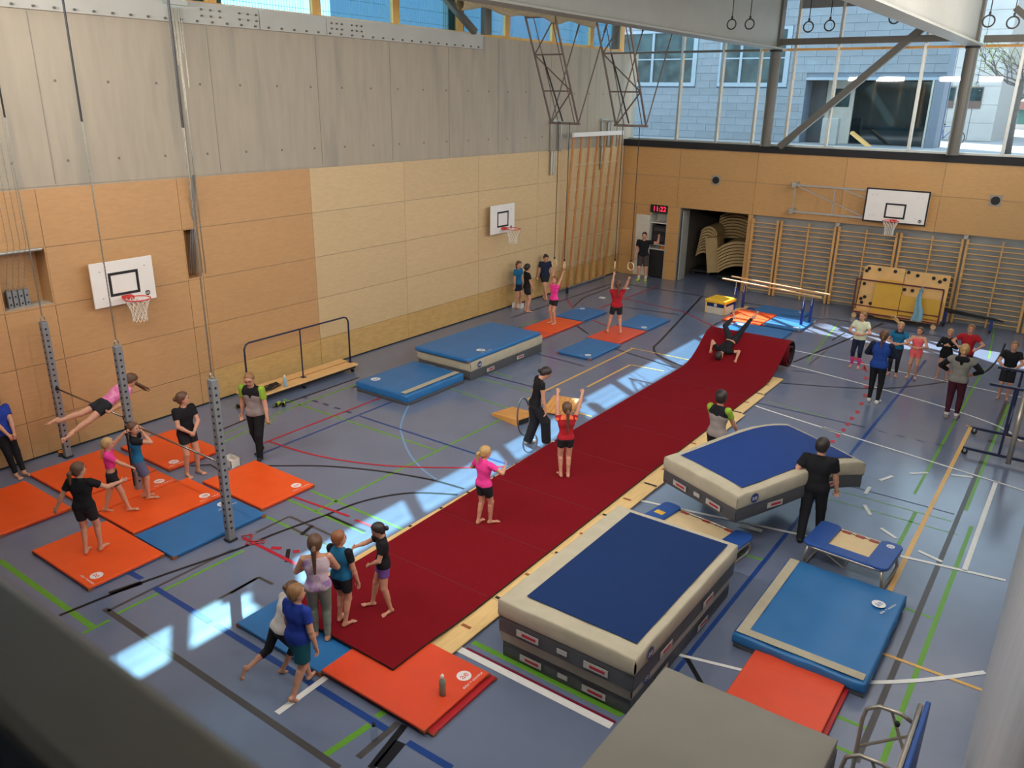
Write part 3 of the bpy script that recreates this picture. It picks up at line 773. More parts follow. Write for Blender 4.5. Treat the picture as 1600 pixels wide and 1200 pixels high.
logo(t3, -0.50, -0.62, 0.252, R(60), 0.11, M_bl)
t4 = thing('gym_mat', 'thick blue mat with beige edge stripes in front of the small trampoline', 'mat', (-1.80, 9.36, 0))
o = slab(-0.76, -1.06, 0, 0.76, 1.06, 0.06, wob=0.004, seed=31).build('base', M_char, t4, smooth=True, bevel=0.01); weld(o)
o = slab(-0.77, -1.07, 0.055, 0.77, 1.07, 0.20, wob=0.024, seed=32).build('cover', M_bl, t4, smooth=True, bevel=0.025, seg=3); weld(o)
MB().grid(2, 12, lambda u, v: (-0.75 + 0.13 * u, -1.03 + 2.06 * v, 0.217)).build('stripe', M_beige, t4)
MB().grid(8, 2, lambda u, v: (-0.75 + 1.48 * u, -1.04 + 0.13 * v, 0.218)).build('stripe', M_beige, t4)
logo(t4, 0.52, 0.62, 0.216, R(70), 0.085, M_bl, txt='alder + eisenhut')

# grey covered block at the bottom of the frame
t = thing('covered_mat_block', 'large block under a smooth grey cover at the bottom edge, before the stacked crash mats', 'mat block', (-1.54, 4.35, 0))
o = slab(-0.74, -1.6, 0, 0.72, 1.22, 1.60, nx=10, ny=14, wob=0.012, seed=41)
o.v = [(x, y + (0.06 * (x + 0.74) / 1.46 if y > 1.0 else 0), z - (0.02 * (x + 0.74) if z > 1 else 0)) for x, y, z in o.v]
o = o.build('cover', pm('grey_cover', (128, 122, 112), 0.5, var=0.06, scale=1.6, bump=0.03, bscale=5), t, smooth=True, bevel=0.01); weld(o)
MB().box(0.71, -1.6, 0.02, 0.735, 1.25, 1.50).build('side_flap', M_char, t)

# ------------------------------------------------------------------ tumbling floor: plywood panels and red runner
ply = thing('sprung_floor', 'pale plywood sprung floor panels laid under the red runner', 'sprung floor', (-6.5, 12.0, 0))
M_ply = pm('pale_plywood', (228, 190, 128), 0.5, var=0.08, scale=3, stretch=(8, 1, 1), objvar=0.03)
M_plye = pm('plywood_edge', (150, 104, 60), 0.7)
y = 5.85; k = 0
offs = [0.22, 0.20, 0.22, 0.20, 0.21, 0.13, 0.20, 0.12, 0.08, 0.1]
while y < 18.4:
    L = 1.42
    x1 = 1.10 + offs[k % 10] - (0.03 if k > 4 else 0); x0 = -1.16
    MB().box(x0, y - 12, 0.026, x1, y - 12 + L - 0.012, 0.044).build('plywood_panel', M_ply, ply, bevel=0.002, seg=1)
    MB().box(x0 + 0.01, y - 12, 0.004, x1 - 0.06 - 0.05 * (k % 2), y - 12 + L - 0.012, 0.025).build('lower_panel', M_plye, ply)
    for yy in (0.02, L / 2):
        MB().box(x1 - 0.26, y - 12 + yy, 0.0445, x1 - 0.02 - 0.1 * (yy > 0.1), y - 12 + yy + 0.05, 0.0475).build('hook_strip', M_black if yy < 0.1 else M_leather, ply)
        MB().box(x0, y - 12 + yy, 0.0445, x0 + 0.05, y - 12 + yy + 0.05, 0.0475).build('hook_strip', M_black, ply)
    y += L; k += 1
M_run = pm('red_carpet', (119, 22, 30), 0.95, var=0.05, scale=30, bump=0.05, bscale=160, spec=0.05)
M_runb = pm('runner_foam', (46, 26, 26), 0.9)
run = thing('tumbling_runner', 'long dark red carpeted tumbling runner, its far end still rolled up', 'runner', (-6.55, 12.0, 0))
prof = [(5.38, 0.132), (5.95, 0.130), (6.15, 0.122), (6.45, 0.098), (6.8, 0.084), (7.2, 0.082), (9, 0.08), (12, 0.083), (15, 0.08), (17.2, 0.08), (17.8, 0.085), (18.1, 0.12), (18.35, 0.19), (18.6, 0.31), (18.82, 0.45), (19.0, 0.58), (19.16, 0.68), (19.32, 0.735), (19.5, 0.75)]
def run_prof():
    p = [Vector((0, a, b)) for a, b in prof]
    cy_, cz_ = 19.52, 0.385                                  # spiral of the rolled part
    for i in range(1, 60):
        a = math.pi / 2 - i * 0.20; r = 0.365 - 0.0040 * i
        p.append(Vector((0, cy_ + r * math.cos(a), cz_ + r * math.sin(a))))
    return p
pp = run_prof()
th_ = 0.030
norm = []
for i, p in enumerate(pp):
    d = (pp[min(i + 1, len(pp) - 1)] - pp[max(i - 1, 0)]).normalized(); norm.append(Vector((0, -d.z, d.y)))
def xl(y): return -7.50 - 0.13 * min(1, max(0, (y - 6) / 6))
def xr(y): return -5.47 - 0.05 * min(1, max(0, (y - 6) / 6))
nseg = 10
rt = MB(); rbm = MB()
rt.grid(nseg, len(pp) - 1, lambda u, v: (lambda p: (xl(p.y) + (xr(p.y) - xl(p.y)) * u + 6.55, p.y - 12, p.z))(pp[round(v * (len(pp) - 1))]))
rt.build('carpet', M_run, run, smooth=True)
def under(u, v):
    i = round(v * (len(pp) - 1)); p = pp[i] - norm[i] * th_
    return (xl(pp[i].y) + (xr(pp[i].y) - xl(pp[i].y)) * (1 - u) + 6.55, p.y - 12, p.z)
rbm.grid(nseg, len(pp) - 1, under)
for sgn in (0, 1):
    def edge(u, v, sgn=sgn):
        i = round(u * (len(pp) - 1)); p = pp[i] - norm[i] * th_ * (v if sgn else 1 - v)
        return ((xr(pp[i].y) if sgn else xl(pp[i].y)) + 6.55, p.y - 12, p.z)
    rbm.grid(len(pp) - 1, 1, edge)
rbm.box(-0.95, 5.381 - 12, 0.103, 1.075, 5.383 - 12, 0.131)
rbm.build('foam_backing', M_runb, run, smooth=False)
sm = MB()
for y in (7.2, 8.6, 10.1, 11.9, 13.6, 15.3, 16.8): sm.box(-0.98, y - 12, 0.0815, 1.03, y - 12 + 0.012, 0.0845)
sm.build('seam', pm('runner_seam', (110, 20, 32), 0.95), run, kind='stuff')

# ------------------------------------------------------------------ horizontal bars with posts, straps and chains
M_post = pm('grey_post', (134, 134, 136), 0.42, metal=0.2, var=0.05, scale=4)
M_chain = pm('chain_steel', (168, 164, 152), 0.3, metal=0.85, var=0.1, scale=20)
def chain_mb(x, y, z0, z1, step=0.055, w=0.011, sway=0.0):
    mb = MB(); n = int((z1 - z0) / step)
    for i in range(n):
        z = z0 + i * step; a = 0.012
        dx = sway * math.sin(i * 0.35)
        if i % 2: mb.box(x - a + dx, y - 0.004, z, x - a + 0.006 + dx, y + 0.004, z + step * 1.25).box(x + a - 0.006 + dx, y - 0.004, z, x + a + dx, y + 0.004, z + step * 1.25)
        else: mb.box(x - 0.004 + dx, y - a, z, x + 0.004 + dx, y - a + 0.006, z + step * 1.25).box(x - 0.004 + dx, y + a - 0.006, z, x + 0.004 + dx, y + a, z + step * 1.25)
    return mb
labs = ['grey perforated bar post nearest the left wall', 'middle grey perforated bar post, left of the girl at the low bar', 'near grey perforated bar post standing at the blue mat']
for (x, y), lab in zip(((-14.34, 6.13), (-12.04, 6.16), (-9.53, 6.13)), labs):
    t = thing('bar_post', lab, 'bar post', (x, y, 0), 0, 'horizontal bar posts')
    MB().box(-0.055, -0.055, 0, 0.055, 0.055, 2.55).build('tube', M_post, t, bevel=0.008)
    MB().box(-0.075, -0.075, 0, 0.075, 0.075, 0.03).build('floor_socket', M_black, t, bevel=0.006)
    hm = MB()
    for k in range(22):
        z = 0.22 + k * 0.105
        hm.cyl((-0.058, 0, z), (0.058, 0, z), 0.019, n=10); hm.cyl((0, -0.058, z), (0, 0.058, z), 0.019, n=10)
    hm.build('hole', M_black, t, kind='stuff')
    MB().torus((0, 0, 2.60), 0.035, 0.010, (1, 0, 0), 14, 6).build('eye_bolt', M_chain, t, smooth=True)
    c = thing('hoist_chain', 'thin steel hoist chain above the %s' % lab.split(' standing')[0].split(',')[0], 'chain', (x, y, 2.63), 0, 'hoist chains')
    chain_mb(0, 0, 0, 3.25).build('links', M_chain, c, kind='stuff')
    MB().box(-0.022, -0.006, 3.25, 0.022, 0.006, 7.0).build('strap', M_black, c)
for (x0, x1, z, lab) in ((-14.34, -12.04, 1.335, 'steel horizontal bar the girl in pink swings on'), (-12.04, -9.53, 1.26, 'steel horizontal bar at chin height of the girl in teal')):
    t = thing('horizontal_bar', lab, 'bar', ((x0 + x1) / 2, 6.13, z), 0, 'horizontal bars')
    h = (x1 - x0) / 2
    MB().cyl((-h + 0.05, 0, 0), (h - 0.05, 0, 0), 0.015, n=10).build('rod', pm('bar_steel', (150, 140, 130), 0.25, metal=0.9), t, smooth=True)
    for s in (-1, 1): MB().box(s * h - 0.065 if s > 0 else -h + 0.03, -0.03, -0.03, s * h - 0.03 if s > 0 else -h + 0.065, 0.03, 0.03).build('end_fitting', M_black, t, bevel=0.005)
# posts parked in the wall niche
for k in range(4):
    t = thing('parked_post_head', '%s of four grey post heads hanging in the wall niche' % ('first', 'second', 'third', 'last')[k], 'bar post', (-14.90, 5.89 + k * 0.095, 2.737), 0, 'post heads in the niche')
    MB().box(-0.045, -0.038, 0, 0.045, 0.038, 0.30).build('tube', M_post, t, bevel=0.006)
    MB().box(0.044, -0.014, 0.05, 0.048, 0.014, 0.08).box(0.044, -0.014, 0.18, 0.048, 0.014, 0.21).build('hole', M_black, t, kind='stuff')
    MB().torus((0, 0, 0.33), 0.025, 0.007, (1, 0, 0), 12, 6).build('eye_bolt', M_chain, t)
    c = thing('hoist_chain', 'thin chain down to the %s post head in the niche' % ('first', 'second', 'third', 'last')[k], 'chain', (-14.62 - 0.28, 5.89 + k * 0.095, 3.08), 0, 'hoist chains')
    cm_ = MB()
    for i in range(62):
        s_ = i / 61.0; xx = 0.36 * min(1, s_ * 5.5)
        cm_.box(xx - 0.008, -0.003, s_ * 4.2, xx + 0.008, 0.003, s_ * 4.2 + 0.05)
    cm_.build('links', M_chain, c, kind='stuff')
t = MB().cyl((0, -0.55, 0), (0, 0.36, 0), 0.03, n=10).build('guide_roller', M_alu, loc=(-14.66, 6.1, 3.72)); tag(t, 'pale round guide roller along the top of the wall niche', 'roller')
t = thing('chain_bundle', 'thick silver bundle of hoist chains hanging before the left wall', 'chain', (-14.52, 9.45, 2.78))
for k in range(6):
    chain_mb(0.012 * (k % 3), -0.10 + k * 0.04, (2.4, 4.0, 3.2, 2.2, 4.2, 3.6)[k], 5.0, sway=0.004).build('chain_strand', M_chain, t, kind='stuff')
for k in range(2): chain_mb(0.02 * k, -0.05 + k * 0.06, 0.05, 2.4, sway=0.004).build('chain_strand', M_chain, t, kind='stuff')
MB().box(-0.02, -0.20, 5.02, 0.10, 0.22, 5.10).build('top_bracket', M_alu, t)
rd = MB()
for k in range(4): rd.cyl((-0.45 + 0.03 * k, -0.06 + 0.03 * k, 0.0), (0.0, -0.02 + 0.02 * k, 2.0), 0.012, n=6)
rd.build('guide_rods', M_alu, t, kind='stuff')
# black strap held by the girl in the pink top
o = MB().box(-0.022, -0.004, -0.52, 0.022, 0.004, 0.50).build('strap', M_black, loc=(-11.46, 5.80, 0.96)); tag(o, 'black strap hanging from the raised hand of the girl in pink', 'strap')

# ------------------------------------------------------------------ basketball boards
M_rim = pm('rim_red', (206, 44, 40), 0.4)
M_net = pm('net_cord', (226, 220, 206), 0.8)
def hoop(parent, cx, cz, out=0.38, Rr=0.225, L=0.42, nl=0.0):
    """rim, bracket, net; local frame: board faces +y, rim centre at y=out"""
    MB().torus((cx, out, cz), Rr, 0.011, (0, 0, 1), 28, 8).build('rim', M_rim, parent, smooth=True)
    MB().prism([(cx - 0.09, 0.0), (cx - 0.07, out - Rr), (cx + 0.07, out - Rr), (cx + 0.09, 0.0)][::-1], cz - 0.05, cz + 0.012).build('rim_bracket', M_rim, parent)
    nm = MB(); n = 12
    for s in (1, -1):
        for k in range(n):
            pts = []
            for i in range(9):
                u = i / 8; r = Rr * (1 - 0.52 * math.sin(min(1, u * 1.25) * math.pi / 2)) + 0.02 * u
                a = 2 * math.pi * k / n + s * u * 1.55
                pts.append((cx + r * math.cos(a), out + r * math.sin(a), cz - L * u))
            nm.tube(pts, 0.0055, 4, cap=False)
    nm.build('net', M_net, parent, kind='stuff')
def board(label, loc, rz, w, h, bx, ring_z, frame, sq, sqz, group='basketball boards'):
    t = thing('basketball_board', label, 'basketball hoop', loc, rz, group)
    MB().box(-w / 2, -0.035, -h / 2, w / 2, 0, h / 2).build('backboard', M_white, t, bevel=0.004)
    f = MB(); b = 0.045
    if frame:
        f.box(-w / 2, 0, -h / 2, w / 2, 0.004, -h / 2 + b).box(-w / 2, 0, h / 2 - b, w / 2, 0.004, h / 2).box(-w / 2, 0, -h / 2 + b, -w / 2 + b, 0.004, h / 2 - b).box(w / 2 - b, 0, -h / 2 + b, w / 2, 0.004, h / 2 - b)
        f.build('border', M_black, t)
    f = MB(); a, c = sq; b = 0.05
    f.box(-a / 2, 0.001, sqz, a / 2, 0.004, sqz + b).box(-a / 2, 0.001, sqz + c - b, a / 2, 0.004, sqz + c).box(-a / 2, 0.001, sqz + b, -a / 2 + b, 0.004, sqz + c - b).box(a / 2 - b, 0.001, sqz + b, a / 2, 0.004, sqz + c - b)
    f.build('target_square', M_black, t)
    for sx in (-1, 1):
        for sz in (-0.30, 0.30):
            for dx in ((0,) if not frame else (-0.06, 0.06)):
                MB().cyl((sx * w * 0.36 + dx, 0.0, sz * h), (sx * w * 0.36 + dx, 0.006, sz * h), 0.013, n=8).build('bolt', M_alu, t)
    n = 20
    o = MB().add([(0.05 * math.cos(2 * math.pi * k / n), 0.05 * math.sin(2 * math.pi * k / n), 0) for k in range(n)], [tuple(range(n))]).build('logo', M_black, t)
    o.location = (-w / 2 + 0.17, 0.003, -h / 2 + 0.13); o.rotation_euler = (R(90), 0, R(180))
    text('letters', 'ae', 0.085, M_white, o, (0, 0.004, 0.002), (0, 0, 0))
    hoop(t, 0, ring_z)
    return t
t = board('white practice basketball board on the left wall above the swinging bars', (-14.46, 7.72, 2.96), R(-90), 1.20, 0.82, 0, -0.26, False, (0.58, 0.44), -0.24)
MB().box(-0.3, -0.22, -0.25, 0.3, -0.036, 0.25).build('wall_mount', M_steeld, t)
t = board('white practice basketball board far along the left wall', (-14.46, 19.55, 2.88), R(-90), 1.18, 0.84, 0, -0.26, False, (0.56, 0.46), -0.24)
MB().box(-0.3, -0.22, -0.25, 0.3, -0.036, 0.25).build('wall_mount', M_steeld, t)
t = board('large black-bordered basketball board on the end wall', (-5.10, 26.90, 3.36), R(180), 1.80, 1.02, 0, -0.39, True, (0.59, 0.45), -0.36)
fr = thing('swing_arm_frame', 'grey steel swing-arm frame folded to the wall left of the large board', 'frame', (-6.9, 26.962, 3.38))
M_fr = pm('frame_grey', (160, 156, 148), 0.4, var=0.04)
MB().bar((-1.36, 0, 0.40), (1.7, 0, 0.40), 0.05).build('upper_arm', M_fr, fr); MB().bar((-1.36, 0, -0.44), (1.7, 0, -0.44), 0.06).build('lower_arm', M_fr, fr)
MB().bar((-1.30, 0, -0.44), (-1.30, 0, 0.40), 0.03).build('upright', M_fr, fr); MB().bar((-0.05, 0, -0.44), (-0.05, 0, 0.40), 0.03).build('upright', M_fr, fr)
MB().bar((-1.30, 0, 0.40), (1.0, 0, -0.44), 0.03).build('diagonal', M_fr, fr); MB().bar((0.1, 0, 0.40), (1.7, 0, -0.1), 0.03).build('diagonal', M_fr, fr)
MB().box(-1.42, 0, 0.32, -1.28, 0.36, 0.48).build('hinge_bracket', M_alu, fr); MB().box(-1.42, 0, -0.52, -1.28, 0.36, -0.36).build('hinge_bracket', M_alu, fr)

# ------------------------------------------------------------------ wall bars on the end wall
M_rung = pm('wall_bar_wood', (202, 156, 96), 0.45, var=0.08, scale=4, objvar=0.03)
def wall_bars(label, x0, x1, mid=None):
    t = thing('wall_bars', label, 'wall bars', ((x0 + x1) / 2, 27.25, 0), 0, 'wall bar sections')
    h = (x1 - x0) / 2; c = (x0 + x1) / 2
    for x in [-h + 0.035, h - 0.035] + ([mid - c] if mid else []):
        MB().box(x - (0.035 if abs(x) > h * 0.8 else 0.022), -0.06, 0.02, x + (0.035 if abs(x) > h * 0.8 else 0.022), 0.07, 2.56).build('upright', M_rung, t, bevel=0.006)
    r0 = None
    for k in range(16):
        z = 0.16 + k * 0.152
        yy = -0.02 if k < 15 else -0.10
        if k == 15: r0 = None
        if r0 is None: r0 = MB().tube([(-h + 0.03, 0, 0), (h - 0.03, 0, 0)], 0.019, 8).build('rung', M_rung, t, smooth=False, loc=(0, yy, z))
        else: clone(r0, t, (0, yy, z))
    return t
wall_bars('half-width wall bar section next to the storage opening', -9.58, -8.66)
wall_bars('wall bar section left of the climbing wall, behind the parallel bars', -8.60, -6.80, -7.67)
wall_bars('wall bar section under the left part of the large basketball board', -6.74, -4.95, -5.87)
wall_bars('wall bar section behind the right part of the climbing wall', -4.89, -3.13, -3.98)
wall_bars('wall bar section behind the low bench at right', -3.07, -1.25, -2.12)
wall_bars('last wall bar section beside the curtain', -1.19, 0.6, -0.3)
for x in (-6.77, -3.10):
    t = MB().box(-0.06, -0.05, -0.06, 0.06, 0.12, 0.06).build('wall_bar_bracket', M_alu, bevel=0.008, loc=(x, 27.2, 2.62)); tag(t, 'small metal bracket atop the wall bars, %s the large board' % ('left of' if x < -5 else 'right of'), 'bracket')
for x in (-11.05, -2.56):
    t = thing('wall_speaker', 'small round black speaker in the wood wall %s' % ('above the storage opening' if x < -5 else 'at the far right'), 'speaker', (x, YW - 0.001, 3.71), 0, 'wall speakers')
    MB().box(-0.16, -0.012, -0.16, 0.16, 0.0, 0.16).build('plate', pm('speaker_plate', (150, 140, 124), 0.5), t, bevel=0.004)
    MB().lathe([(0.12, -0.03), (0.12, -0.012)], (0, 0, 0), 20, ax='y').build('grille', M_black, t)

# ------------------------------------------------------------------ clock, equipment cupboard, storage room
t = thing('wall_clock', 'black digital wall clock with red figures above the open cupboard', 'clock', (-13.12, YW - 0.03, 2.55))
MB().box(-0.34, 0, -0.14, 0.34, 0.05, 0.14).build('case', M_black, t, bevel=0.006)
text('display', '11:22', 0.24, emit_mat('led_red', (255, 40, 70), 3.0), t, (0.03, -0.003, -0.005), (R(90), 0, 0))
cp = thing('equipment_cupboard', 'built-in cupboard with its door open beside the man at the end wall', 'cupboard', (-13.10, YW, 0))
M_cab = pm('cupboard_white', (178, 174, 164), 0.5)
MB().box(-0.34, 0.55, 0.02, 0.33, 0.57, 2.4).box(-0.34, 0.0, 0, -0.32, 0.57, 2.4).box(0.31, 0.0, 0, 0.33, 0.57, 2.4).build('carcass', M_cab, cp)
for z in (1.05, 1.22, 2.02): MB().box(-0.32, 0.04, z, 0.31, 0.55, z + 0.03).build('shelf', M_white, cp)
MB().box(-0.31, 0.06, 0.04, 0.30, 0.10, 1.04).build('lower_door', M_black, cp)
MB().box(-0.90, -0.03, 0.05, -0.345, 0.0, 2.30).build('door', pm('door_inner', (206, 200, 184), 0.5), cp, bevel=0.004)
MB().box(-0.94, -0.035, 0.03, -0.90, 0.0, 2.36).box(-0.90, -0.035, 2.30, -0.345, 0.0, 2.36).build('door_edge', M_woode, cp)
bl = thing('music_system', 'black stereo unit on the cupboard shelf', 'stereo', (-13.10, YW + 0.3, 1.25))
MB().box(-0.28, -0.18, 0, 0.28, 0.2, 0.68).build('case', M_black, bl, bevel=0.01)
for x in (-0.14, 0.14): MB().lathe([(0.10, -0.19), (0.11, -0.178)], (x, 0, 0.22), 16, ax='y').build('speaker_cone', pm('cone_grey', (52, 52, 54), 0.5), bl)
MB().box(-0.22, -0.185, 0.48, 0.22, -0.18, 0.60).build('front_panel', pm('panel_grey', (62, 62, 64), 0.4), bl)
o = MB().box(-0.09, -0.08, 0, 0.09, 0.08, 0.13).build('storage_box', pm('box_orange', (204, 120, 40), 0.6), bevel=0.005, loc=(-12.93, YW + 0.2, 1.082)); tag(o, 'small orange box at the right end of the cupboard shelf', 'box')
o = MB().box(-0.16, -0.08, 0, 0.16, 0.08, 0.10).build('storage_box', pm('box_grey', (120, 118, 110), 0.6), bevel=0.005, loc=(-13.22, YW + 0.22, 1.082)); tag(o, 'low grey tray on the cupboard shelf', 'box')
# stacked curved plywood elements on trolleys in the storage room
M_cpl = pm('store_plywood', (176, 148, 100), 0.6, var=0.06, scale=4)
def arc_stack(label, x, y, z0, n, w, rz, tilt, Rr=1.0):
    t = thing('curved_element_stack', label, 'plywood elements', (x, y, 0), rz)
    for k in range(n):
        m = MB(); N = 10
        def fn(a, b, k=k, dz=0.0):
            ang = -0.75 + 1.5 * a
            return (math.sin(ang) * Rr * w, -0.55 + 1.1 * b, z0 + k * 0.115 + (math.cos(ang) - 0.7) * Rr * 0.9 + dz)
        m.grid(N, 1, fn); m.grid(N, 1, lambda a, b, k=k: fn(a, 1 - b, k, -0.085))
        m.grid(N, 1, lambda a, b, k=k: fn(a, 0, k, -0.085 * (1 - b))); m.grid(N, 1, lambda a, b, k=k: fn(1 - a, 1, k, -0.085 * (1 - b)))
        m.rot(Matrix.Rotation(tilt, 3, 'Y')); m.build('curved_board', M_cpl, t, smooth=False)
    MB().box(-0.75 * w, -0.5, 0.14, 0.75 * w, 0.5, 0.22).build('trolley_base', M_black, t)
    for sx in (-0.6, 0.6):
        for sy in (-0.4, 0.4): MB().cyl((sx * w, sy - 0.02, 0.07), (sx * w, sy + 0.02, 0.07), 0.07, n=12).build('wheel', M_black, t)
    return t
arc_stack('front stack of curved plywood elements on a trolley in the dark storage room', -10.35, 28.9, 0.45, 8, 1.0, R(8), R(-6), 1.05)
arc_stack('rear stack of curved plywood elements standing higher in the storage room', -11.15, 30.5, 1.15, 9, 1.0, R(-5), R(4), 1.15)
arc_stack('stack of curved plywood elements at the left side of the storage room', -12.0, 29.3, 0.75, 9, 0.5, R(6), R(8), 0.9)
o = MB().box(-0.22, -0.45, 0, 0.22, 0.45, 1.30).build('plywood_box', M_cpl, bevel=0.01, loc=(-11.35, 28.95, 0.25)); o.rotation_euler = (0, R(-9), R(6)); tag(o, 'tall leaning plywood element in front of the stacked curved ones', 'plywood elements')

# ------------------------------------------------------------------ parallel bars, vaulting box, springboards
t = thing('parallel_bars', 'parallel bars with two long wooden rails and blue uprights over mats', 'parallel bars', (-7.64, 24.30, 0), R(-11))
M_bblue = pm('enamel_blue', (34, 56, 128), 0.35)
M_rail = pm('rail_wood', (226, 178, 118), 0.35, var=0.08, scale=5)
for s in (-1, 1):
    MB().tube([(-1.66, s * 0.26, 0.99), (1.66, s * 0.26, 0.99)], 0.024, 10).build('rail', M_rail, t, smooth=False)
    for x in (-1.15, 1.15):
        MB().box(x - 0.035, s * 0.26 - 0.03, 0.06, x + 0.035, s * 0.26 + 0.03, 0.78).build('upright', M_bblue, t, bevel=0.006)
        MB().cyl((x, s * 0.26, 0.78), (x, s * 0.26, 0.98), 0.018, n=10).build('inner_tube', M_alu, t)
        MB().tube([(x, s * 0.26 - 0.03, 0.76), (x + 0.03, s * 0.26 - 0.07, 0.70), (x + 0.02, s * 0.26 - 0.07, 0.58)], 0.008, 6).build('lever', M_white, t)
for x in (-1.15, 1.15):
    MB().box(x - 0.06, -0.55, 0, x + 0.06, 0.55, 0.06).build('foot_beam', M_rail, t, bevel=0.01)
for s in (-1, 1): MB().box(-1.15, s * 0.48 - 0.03, 0.005, 1.15, s * 0.48 + 0.03, 0.03).build('base_rail', M_bblue, t)
t = thing('vaulting_box', 'small vaulting box with yellow padded top by the parallel bars', 'vaulting box', (-9.15, 23.95, 0), R(-4))
MB().prism([(-0.33, 0.0), (0.33, 0.0), (0.30, 0.30), (-0.30, 0.30)], -0.33, 0.33, 'xz').build('body', pm('box_cream', (206, 196, 176), 0.5), t, bevel=0.008, fix=True)
MB().box(-0.305, -0.335, 0.225, 0.305, 0.335, 0.345).build('blue_band', M_navy, t, bevel=0.004)
MB().box(-0.36, -0.38, 0.345, 0.36, 0.38, 0.45).build('padded_top', pm('yellow_pad', (236, 184, 40), 0.45), t, bevel=0.03, seg=3)
for sx in (-1, 1): MB().box(sx * 0.315 - 0.025, -0.345, 0.01, sx * 0.315 + 0.025, -0.30, 0.34).build('corner_strip', M_rail, t)
logo(t, 0, -0.338, 0.285, 0, 0.05, M_lblue, rx=R(90))
def springboard(label, x, y, rz):
    t = thing('springboard', label, 'springboard', (x, y, 0), rz, 'springboards')
    M_sb = pm('springboard_wood', (214, 150, 78), 0.45, var=0.12, scale=4, objvar=0.06)
    W, L = 0.60, 0.80; n = 6
    for k in range(n):
        a = -W / 2 + k * W / n
        MB().prism([(-L / 2, 0.03), (L / 2, 0.12), (L / 2, 0.145), (-L / 2, 0.05)], a + 0.004, a + W / n - 0.004, 'xz').build('slat', M_sb, t, fix=True)
    for s in (-1, 1): MB().prism([(-L / 2, 0.0), (L / 2, 0.0), (L / 2, 0.12), (-L / 2, 0.03)], s * (W / 2 - 0.03) - 0.02, s * (W / 2 - 0.03) + 0.02, 'xz').build('side_cheek', M_sb, t, fix=True)
    MB().box(L / 2 - 0.03, -W / 2 + 0.05, 0.02, L / 2 - 0.005, W / 2 - 0.05, 0.105).build('rear_strip', M_black, t)
springboard('slatted wooden springboard left of the woman in black', -9.05, 12.72, R(-12))
springboard('slatted wooden springboard behind the woman in black and the raised arms', -8.55, 13.72, R(104))
t = MB().torus((0, 0, 0), 0.36, 0.016, (1, 0.3, 0.15), 36, 8).build('hoop', pm('hoop_grey', (74, 72, 74), 0.5), smooth=True, loc=(-8.36, 12.06, 0.40)); tag(t, 'dark grey hoop held upright by the woman in black', 'hoop')

# ------------------------------------------------------------------ small trampolines
M_tube = pm('tube_steel', (168, 160, 148), 0.3, metal=0.6, var=0.06)
M_rust = pm('spring_cover_red', (150, 66, 60), 0.6)
M_bed = pm('trampoline_bed', (218, 192, 148), 0.7, var=0.05)
M_pad = pm('pad_blue', (38, 78, 150), 0.45, var=0.06, scale=4, bump=0.05, bscale=8)
def trampoline(label, loc, rz, lx=1.12, ly=0.78, h=0.34, tilt=0.0, lab2=False):
    t = thing('small_trampoline', label, 'trampoline', loc, rz)
    hx, hy = lx / 2, ly / 2
    def rr(hx, hy, r, z, n=5):
        p = []
        for cx_, cy_, a0 in ((hx - r, hy - r, 0), (-hx + r, hy - r, 90), (-hx + r, -hy + r, 180), (hx - r, -hy + r, 270)):
            for k in range(n + 1): a = R(a0 + 90 * k / n); p.append((cx_ + r * math.cos(a), cy_ + r * math.sin(a), z))
        return p
    Tm = Matrix.Rotation(tilt, 3, 'X')
    def bb(mb, *a, **k): mb.v = [tuple(Tm @ Vector((x, y, z - h)) + Vector((0, 0, h))) for x, y, z in mb.v]; return mb.build(*a, **k)
    bb(MB().tube(rr(hx, hy, 0.16, h), 0.024, 8, closed=True), 'frame', M_tube, t, smooth=True)
    bb(MB().box(-hx + 0.26, -hy + 0.16, h + 0.004, hx - 0.26, hy - 0.06, h + 0.012), 'bed', M_bed, t)
    for k in range(3): bb(MB().box(-hx + 0.31 + k * (lx - 0.74) / 2, hy - 0.09, h + 0.013, -hx + 0.43 + k * (lx - 0.74) / 2, hy - 0.03, h + 0.022), 'spring_cover', M_rust, t)
    for s in (-1, 1):
        o = rr(0.15, hy + 0.02, 0.09, 0)
        bb(MB().prism([(x + s * (hx - 0.13), y) for x, y, z in o], h + 0.015, h + 0.055), 'side_pad', M_pad, t, bevel=0.012)
    bb(MB().prism([(x, y - hy + 0.08) for x, y, z in rr(hx + 0.01, 0.10, 0.09, 0)], h + 0.012, h + 0.05), 'front_pad', M_pad, t, bevel=0.012)
    sp = MB()
    for k in range(12):
        x = -hx + 0.29 + k * (lx - 0.58) / 11
        sp.cyl((x, hy - 0.06, h + 0.006), (x + 0.02, hy - 0.005, h), 0.006, n=5)
    bb(sp, 'spring', pm('spring_rust', (150, 84, 66), 0.4), t, kind='stuff')
    for s in (-1, 1):
        MB().tube([(s * (hx - 0.06), -hy + 0.05, h), (s * (hx - 0.02), -hy + 0.03, 0.10), (s * (hx - 0.03), -hy + 0.10, 0.02), (s * (hx - 0.03), hy - 0.10, 0.02), (s * (hx - 0.02), hy - 0.03, 0.10), (s * (hx - 0.06), hy - 0.05, h)], 0.021, 8).build('leg', M_tube, t, smooth=True)
    MB().tube([(-0.30, -hy + 0.04, h - 0.02), (0.0, -hy + 0.12, 0.14), (0.05, -hy + 0.10, 0.28)], 0.010, 6).build('adjusting_strut', M_tube, t)
    if lab2: MB().box(-hx + 0.05, -0.05, h + 0.056, -hx + 0.20, 0.06, h + 0.058).build('warning_label', pm('label_yellow', (226, 178, 60), 0.5), t)
    else: logo(t, hx - 0.13, hy - 0.12, h + 0.057, R(10), 0.055, M_pad)
    return t
